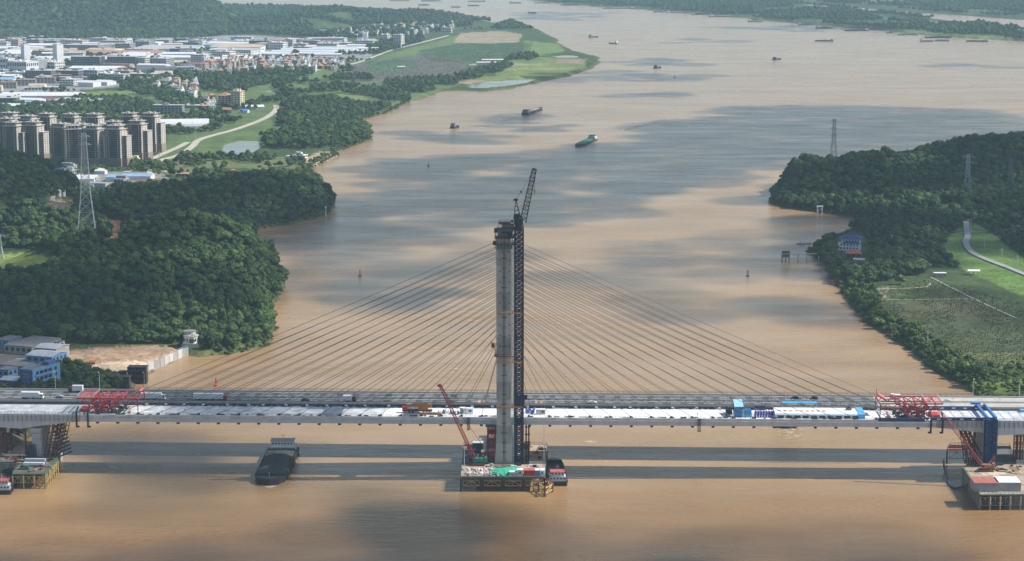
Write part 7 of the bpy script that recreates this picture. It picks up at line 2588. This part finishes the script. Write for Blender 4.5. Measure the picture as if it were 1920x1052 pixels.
block("low hall with a pale blue roof at the left edge", 36, 197, 88, 3.5, 22, WALLW, BROOF, 0, "gable", .12, rise=3)
block("low hall with a reddish roof before the wood", 92, 202, 62, 4, 28, WALLW, mat("reddish_roof", (.33, .19, .16), .9, .2, .1), 0, "gable", .1, rise=3)
block("cluster hall with a tan flat roof, left", 276, 154, 44, 7, 40, CREAM, TROOF, 0, rz=-.1)
block("cluster hall with a tan flat roof, right", 316, 151, 42, 6, 40, CREAM, TROOF, 0, rz=-.1)
# middle ground
block("grey school building with long window bands behind the white vault shed", 314, 214, 56, 16, 16, GREYB, GROOF, 4, rz=-.1, name="school", cat="school")
block("pale roofed hall behind the grey school", 362, 203, 84, 5, 34, GREYB, WROOF, 0, rz=-.05)
block("pinkish block with a red hipped crown near the pond road", 419, 204, 21, 24, 15, PINK, TERRA, 7, "hip", -.3, "apartment_block", "apartment block", rise=5)
block("cream ten storey block with rows of windows near the pond road", 442, 205, 19, 33, 15, CREAM, CREAM, 10, "flat", -.35, "apartment_block", "apartment block")
block("low red brick house before the pinkish block", 424, 211, 16, 5, 10, mat("brick_wall", (.22, .09, .07)), TERRA, 1, "gable", name="house", cat="house")
block("small house with a bright blue roof near the pond road", 457, 212, 14, 3, 10, WALLW, mat("bright_blue_roof", (.08, .25, .6), .6, .1, .3), 0, "gable", name="house", cat="house")
block("low white row of sheds right of the cream block", 478, 205, 34, 4, 12, WALLW, WROOF, 0, "gable", .2)
block("great white vaulted shed right of the apartment towers", 341, 242, 100, 5, 40, WALLW, WROOF, 0, "vault", .14, rise=9)
block("white roof hall glimpsed between the apartment towers", 208, 244, 30, 6, 24, WALLW, WROOF, 0, "gable")
block("low beige gatehouse at the foot of the apartment towers", 246, 306, 20, 7, 12, CREAM, WROOF, 1, rz=-.2, name="gatehouse", cat="building")
block("white villa at the left edge below the apartment towers", 10, 304, 23, 11, 13, WALLW, WROOF, 2, rz=-.2, name="villa", cat="house")
block("white villa with a stair tower right of the other villa", 48, 304, 17, 11, 12, WALLW, WROOF, 2, rz=-.2, name="villa", cat="house")
block("pale roofed workshop left of the blue roofed ones", 157, 338, 46, 4, 18, WALLG, WROOF, 0, "gable", -.05, "workshop", "workshop", rise=2)
block("blue roofed workshop, left of the two", 212, 341, 30, 8, 22, WALLW, BROOF, 0, "gable", -.2, "workshop", "workshop", rise=2)
block("blue roofed workshop, right and longer of the two", 255, 338, 54, 7, 24, WALLW, BROOF, 0, "gable", -.05, "workshop", "workshop", rise=2)
block("rust roofed white workshop below the blue roofs", 284, 348, 56, 7, 16, WALLW, RROOF, 1, "gable", .06, "workshop", "workshop", rise=2)
block("small white workshop with a pale blue roof at the cluster left", 101, 358, 24, 7, 16, WALLW, BROOF, 0, "gable", -.2, "workshop", "workshop", rise=2)
block("low brown roofed shed behind the pale blue one", 118, 343, 34, 4, 14, WALLG, BRICKR, 0, "gable", -.1, "workshop", "workshop", rise=2)
block("white two storey house of the small cluster", 128, 356, 17, 10, 12, WALLW, WROOF, 2, rz=-.2, name="house", cat="house")
block("grey roofed shed at the right of the small cluster", 158, 356, 30, 6, 14, WALLW, SHEET, 0, "gable", .05, "workshop", "workshop", rise=2)
for i, x in enumerate((110, 118, 126)):
    t = thing("storage_tank", "white cylindrical tank of the small works cluster, %s of three" % ["left", "middle", "right"][i], "tank", gpos(x, 364), 0, "white storage tanks")
    MB().cyl(0, 0, -1, 2.6, 6.5, 14).build("shell", WHITE, t); MB().cyl(0, 0, 5.51, 2.6, .8, 14, r2=.4).build("cap", WHITE, t)
block("low house with brown tile roof behind the wooded ridge", 352, 347, 32, 9, 12, WALLG, TERRA, 1, "hip", -.1, "house", "house", rise=2.5)
block("small house with orange tile roof behind the wooded ridge", 344, 332, 18, 6, 10, WALLG, TERRA, 1, "hip", -.1, "house", "house", rise=2)
block("white house with an orange hipped roof at the ridge", 434, 332, 15, 10, 10, WALLW, TILER, 1, "hip", -.15, "house", "house", rise=3)
block("white two storey pump building by the pond and sand spit", 559, 302, 22, 10, 14, WALLW, WROOF, 2, rz=-.25, name="pump_building", cat="building")
block("low white shed left of the white pump building", 543, 298, 14, 4, 9, WALLW, WROOF, 0, name="shed", cat="shed")
# right part of the district
for i in range(6):
    x0 = 610 - i * 9
    block("long white greenhouse roof, %s of six in parallel rows" % ["farthest", "second farthest", "third farthest", "third nearest", "second nearest", "nearest"][i], 628 - i * 14, 89 + i * 3.2, 132 + i * 6, 2.4, 24, WALLW, WROOF if i != 3 else mat("faint_blue_roof", (.50, .60, .68), .7, .08, .1), 0, "gable", .05, "long_shed", "shed", rise=2.2, group="parallel white sheds by the grove")
block("white office at the left of the parallel white sheds", 516, 93, 32, 13, 20, WALLW, WROOF, 3, rz=-.4)
block("white office with a tower left of the parallel sheds", 541, 87, 18, 13, 18, WALLW, WROOF, 4, rz=-.4)
block("white industrial hall beyond the offices", 494, 92, 36, 10, 50, WALLW, GROOF, 0, rz=-.3)
block("beige works house right of the white offices", 562, 90, 24, 8, 18, CREAM, WROOF, 2, rz=-.3)
block("small reddish roofed works house beyond the parallel sheds", 614, 84, 22, 5, 14, PINK, TERRA, 1, "gable")
block("small white works house beyond the parallel sheds", 638, 84, 18, 5, 14, WALLW, WROOF, 1)
block("white slab housing block, left of the two by the dark grove", 719, 82, 18, 16, 16, WALLW, WALLW, 6, rz=-.6, name="apartment_block", cat="apartment block")
block("white slab housing block, right and taller of the two by the dark grove", 745, 90, 16, 24, 16, WALLW, WALLW, 9, rz=-.5, name="apartment_block", cat="apartment block")
block("white hall in the far village", 791, 61, 13, 8, 16, WALLW, WROOF, 2, name="hall", cat="building")
block("pale block at the right end of the far village", 836, 61, 20, 8, 14, WALLW, TERRA, 2, name="hall", cat="building")
block("white block at the left end of the far village", 606, 66, 14, 9, 14, WALLW, WROOF, 3, name="hall", cat="building")
block("long pale farm shed beside the narrow pond", 916, 121, 44, 4, 10, PINK, WROOF, 0, "gable", .1, "farm_shed", "shed", rise=1.6)
block("second pale farm shed just above the other", 924, 117, 40, 3, 10, PINK, WROOF, 0, "gable", .1, "farm_shed", "shed", rise=1.6)
block("white hut on the dike field", 752, 128, 14, 2.5, 8, WALLW, WROOF, 0, "gable", .1, "hut", "hut", rise=1.2)

# smaller halls and blocks packed between the named ones
gg = random.Random(5)
FILL = [("white gabled shed", WALLW, WROOF, "gable"), ("pale grey flat block", GREYB, GROOF, "flat"), ("white flat block", WALLW, GROOF, "flat"), ("tan roofed hall", CREAM, TROOF, "gable"), ("white saw roofed hall", WALLW, WROOF, "saw"), ("dark grey block", DGREY, GROOF, "flat"), ("rust roofed shed", WALLG, RROOF, "gable"), ("blue roofed shed", WALLW, BROOF, "gable")]
for poly, n, where in (([(-20, 78), (480, 78), (690, 92), (690, 104), (480, 108), (370, 130), (240, 156), (120, 166), (-20, 176)], 105, "packed into the factory district"), ([(-20, 186), (120, 190), (150, 198), (100, 206), (-20, 206)], 10, "in front of the great white roofed shed"),
                       ([(85, 322), (200, 320), (320, 338), (320, 350), (130, 366), (85, 362)], 9, "among the workshops below the apartment towers"), ([(560, 78), (690, 80), (690, 92), (560, 92)], 8, "beyond the parallel white sheds")):
    pw = wp(poly, 4)
    xs = [q[0] for q in pw]; ys = [q[1] for q in pw]
    k = tries = 0
    while k < n and tries < 9000:
        tries += 1
        x, y = gg.uniform(min(xs), max(xs)), gg.uniform(min(ys), max(ys))
        if not inpoly(np.array([x]), np.array([y]), pw)[0]: continue
        big = y > 3000
        w, d = ((gg.uniform(60, 120), gg.uniform(40, 75)) if k < n * .3 else (gg.uniform(24, 70), gg.uniform(18, 46))) if big else (gg.uniform(9, 20), gg.uniform(7, 13))
        if any(abs(x - a) < (w + c_) / 2 + 5 and abs(y - b) < (d + e) / 2 + 7 for a, b, c_, e in BLK): continue
        px, py = P(x, y - d / 2, 4)
        f = gg.choices(range(8), (5, 4, 6, 3, 4, 2, 1.4, 1))[0]
        lb, wl, rf, st = FILL[f]
        h = gg.uniform(7, 16) if st == "flat" else gg.uniform(6, 9)
        if not big: h *= .6
        s_ = sc(py)
        block("%s %s" % (lb, where), px, py, w * s_, h * s_, d, wl, rf, max(1, int(h / 3.6)) if st == "flat" else 0, st, gg.choice([-.3, -.22, -.05, .1]), group="%ss %s" % (lb, where), rise=2.4 if big else 1.2)
        k += 1
# village houses
HC_ = [("white", WALLW, WROOF), ("pink", PINK, TERRA), ("cream", CREAM, TROOF), ("grey", GREYB, GROOF), ("brick", mat("brick_wall", (.22, .09, .07)), TERRA)]
HT = []
for i, (nm, wall, roof) in enumerate(HC_):
    t = thing("village_house", "", "house", (0, 0, 0))
    h = (10.5, 12, 9, 10, 7.5)[i]
    MB().box(0, 5, -2, 9, 10, h + 2).build("wall", wall, t)
    if i in (1, 4): MB().hip(0, 5, h + .02, 9, 10, 2.2, .4).build("roof", roof, t)
    else: MB().box(0, 5, h + .003, 9.4, 10.4, .35).box(2.4, 6.5, h + .353, 3.4, 4, 2.6).build("roof", roof, t)
    m_ = MB()
    nf = int(h / 3)
    for f in range(nf):
        for x in (-2.6, .2, 2.9): m_.box(x, -.05, f * 3 + 1, 1.6, .14, 1.6)
        for y in (2.5, 7): m_.box(4.53, y, f * 3 + 1, .14, 1.4, 1.5)
    m_.build("window", GLASS, t)["kind"] = "stuff"
    HT.append(t)
used = set()
gg = random.Random(44)
VILL = [([(374, 142), (380, 118), (440, 113), (500, 116), (502, 134), (440, 141)], 74, "in the village left of the dike road"),
        ([(502, 134), (502, 117), (560, 116), (640, 121), (640, 132), (560, 138)], 66, "in the village right up against the dike road"),
        ([(602, 72), (640, 61), (700, 54), (760, 50), (850, 49), (856, 58), (760, 68), (640, 74)], 92, "in the far village under the wooded ridge"),
        ([(290, 170), (296, 156), (362, 160), (366, 188), (340, 186), (306, 170)], 40, "in the hamlet between the tan halls and the green field"),
        ([(372, 208), (390, 188), (410, 194), (408, 210)], 8, "in the hamlet left of the pinkish block")]
for poly, n, where in VILL:
    pw = wp(poly, 4)
    k = 0; tries = 0
    xs = [p_[0] for p_ in pw]; ys = [p_[1] for p_ in pw]
    pts_ = []
    while k < n and tries < 6000:
        tries += 1
        x, y = gg.uniform(min(xs), max(xs)), gg.uniform(min(ys), max(ys))
        if not inpoly(np.array([x]), np.array([y]), pw)[0]: continue
        if any((x - a) ** 2 + (y - b) ** 2 < 14 ** 2 for a, b in pts_): continue
        pts_.append((x, y)); k += 1
        c = gg.choices(range(5), (5, 3, 3, 3, 2))[0]
        o = HT[c] if c not in used else copy_tree(HT[c])
        used.add(c)
        o.location = (x, y, gz(x, y)); o.rotation_euler = (0, 0, gg.choice([-.3, -.25, -.9, .4]) + gg.uniform(-.1, .1)); s_ = gg.uniform(.85, 1.3); o.scale = (s_, s_, gg.uniform(.75, 1.35))
        relabel(o, "small %s house %s" % (HC_[c][0], where), "%s houses %s" % (HC_[c][0], where))
# thin lamp masts and chimneys of the town
for px, y0, y1, lb in ((113, 72, 55, "far mast against the mountain forest"), (461, 76, 56, "tall mast at the right end of the far row"), (671, 118, 108, "mast on the dike road bend"), (735, 94, 86, "mast on the far dike road"), (351, 262, 248, "lamp mast beside the winding road, left one"), (366, 262, 250, "lamp mast beside the winding road, right one"), (299, 300, 282, "lamp mast at the road fork")):
    c = gpos(px, y0); h = (y0 - y1) / sc(y0)
    t = thing("mast", "thin pale " + lb, "mast", c)
    MB().cyl(0, 0, -1, .35, h + 1, 6, r2=.2).build("pole", GALV, t); MB().box(0, 0, h, 1.8, .6, .5).build("head", GALV, t)
# row of pale green street trees before the towers
for k in range(16):
    px, py = 56 + k * 3.0, 320 - k * .9
    o = bpy.data.objects.new("street_tree", TREE_ME[5]); c = gpos(px, py); o.location = c; o.rotation_euler = (0, 0, k * 1.3); o.scale = (.8, .8, .95)
    COL.objects.link(o)
    tag(o, "pale green clipped tree in the avenue below the left apartment towers", "tree", "avenue trees below the towers")
HAZE_D = 4.3e-5
# ------------------------------------------------------------------ haze
hb = MB().box((EXT[0] + EXT[1]) / 2, (EXT[2] + EXT[3]) / 2, -6, EXT[1] - EXT[0] + 40, EXT[3] - EXT[2] + 40, 396)
haze = hb.build("haze", None)
hm = bpy.data.materials.new("haze_air")
hm.use_nodes = True
hm.node_tree.nodes.clear()
pv = hm.node_tree.nodes.new("ShaderNodeVolumePrincipled")
pv.inputs["Color"].default_value = (.52, .80, 1.0, 1)
pv.inputs["Density"].default_value = HAZE_D
pv.inputs["Anisotropy"].default_value = 0.0
ho = hm.node_tree.nodes.new("ShaderNodeOutputMaterial")
hm.node_tree.links.new(pv.outputs[0], ho.inputs["Volume"])
haze.data.materials.clear()
haze.data.materials.append(hm)
tag(haze, "thin pale summer haze lying over the river valley", kind="stuff")
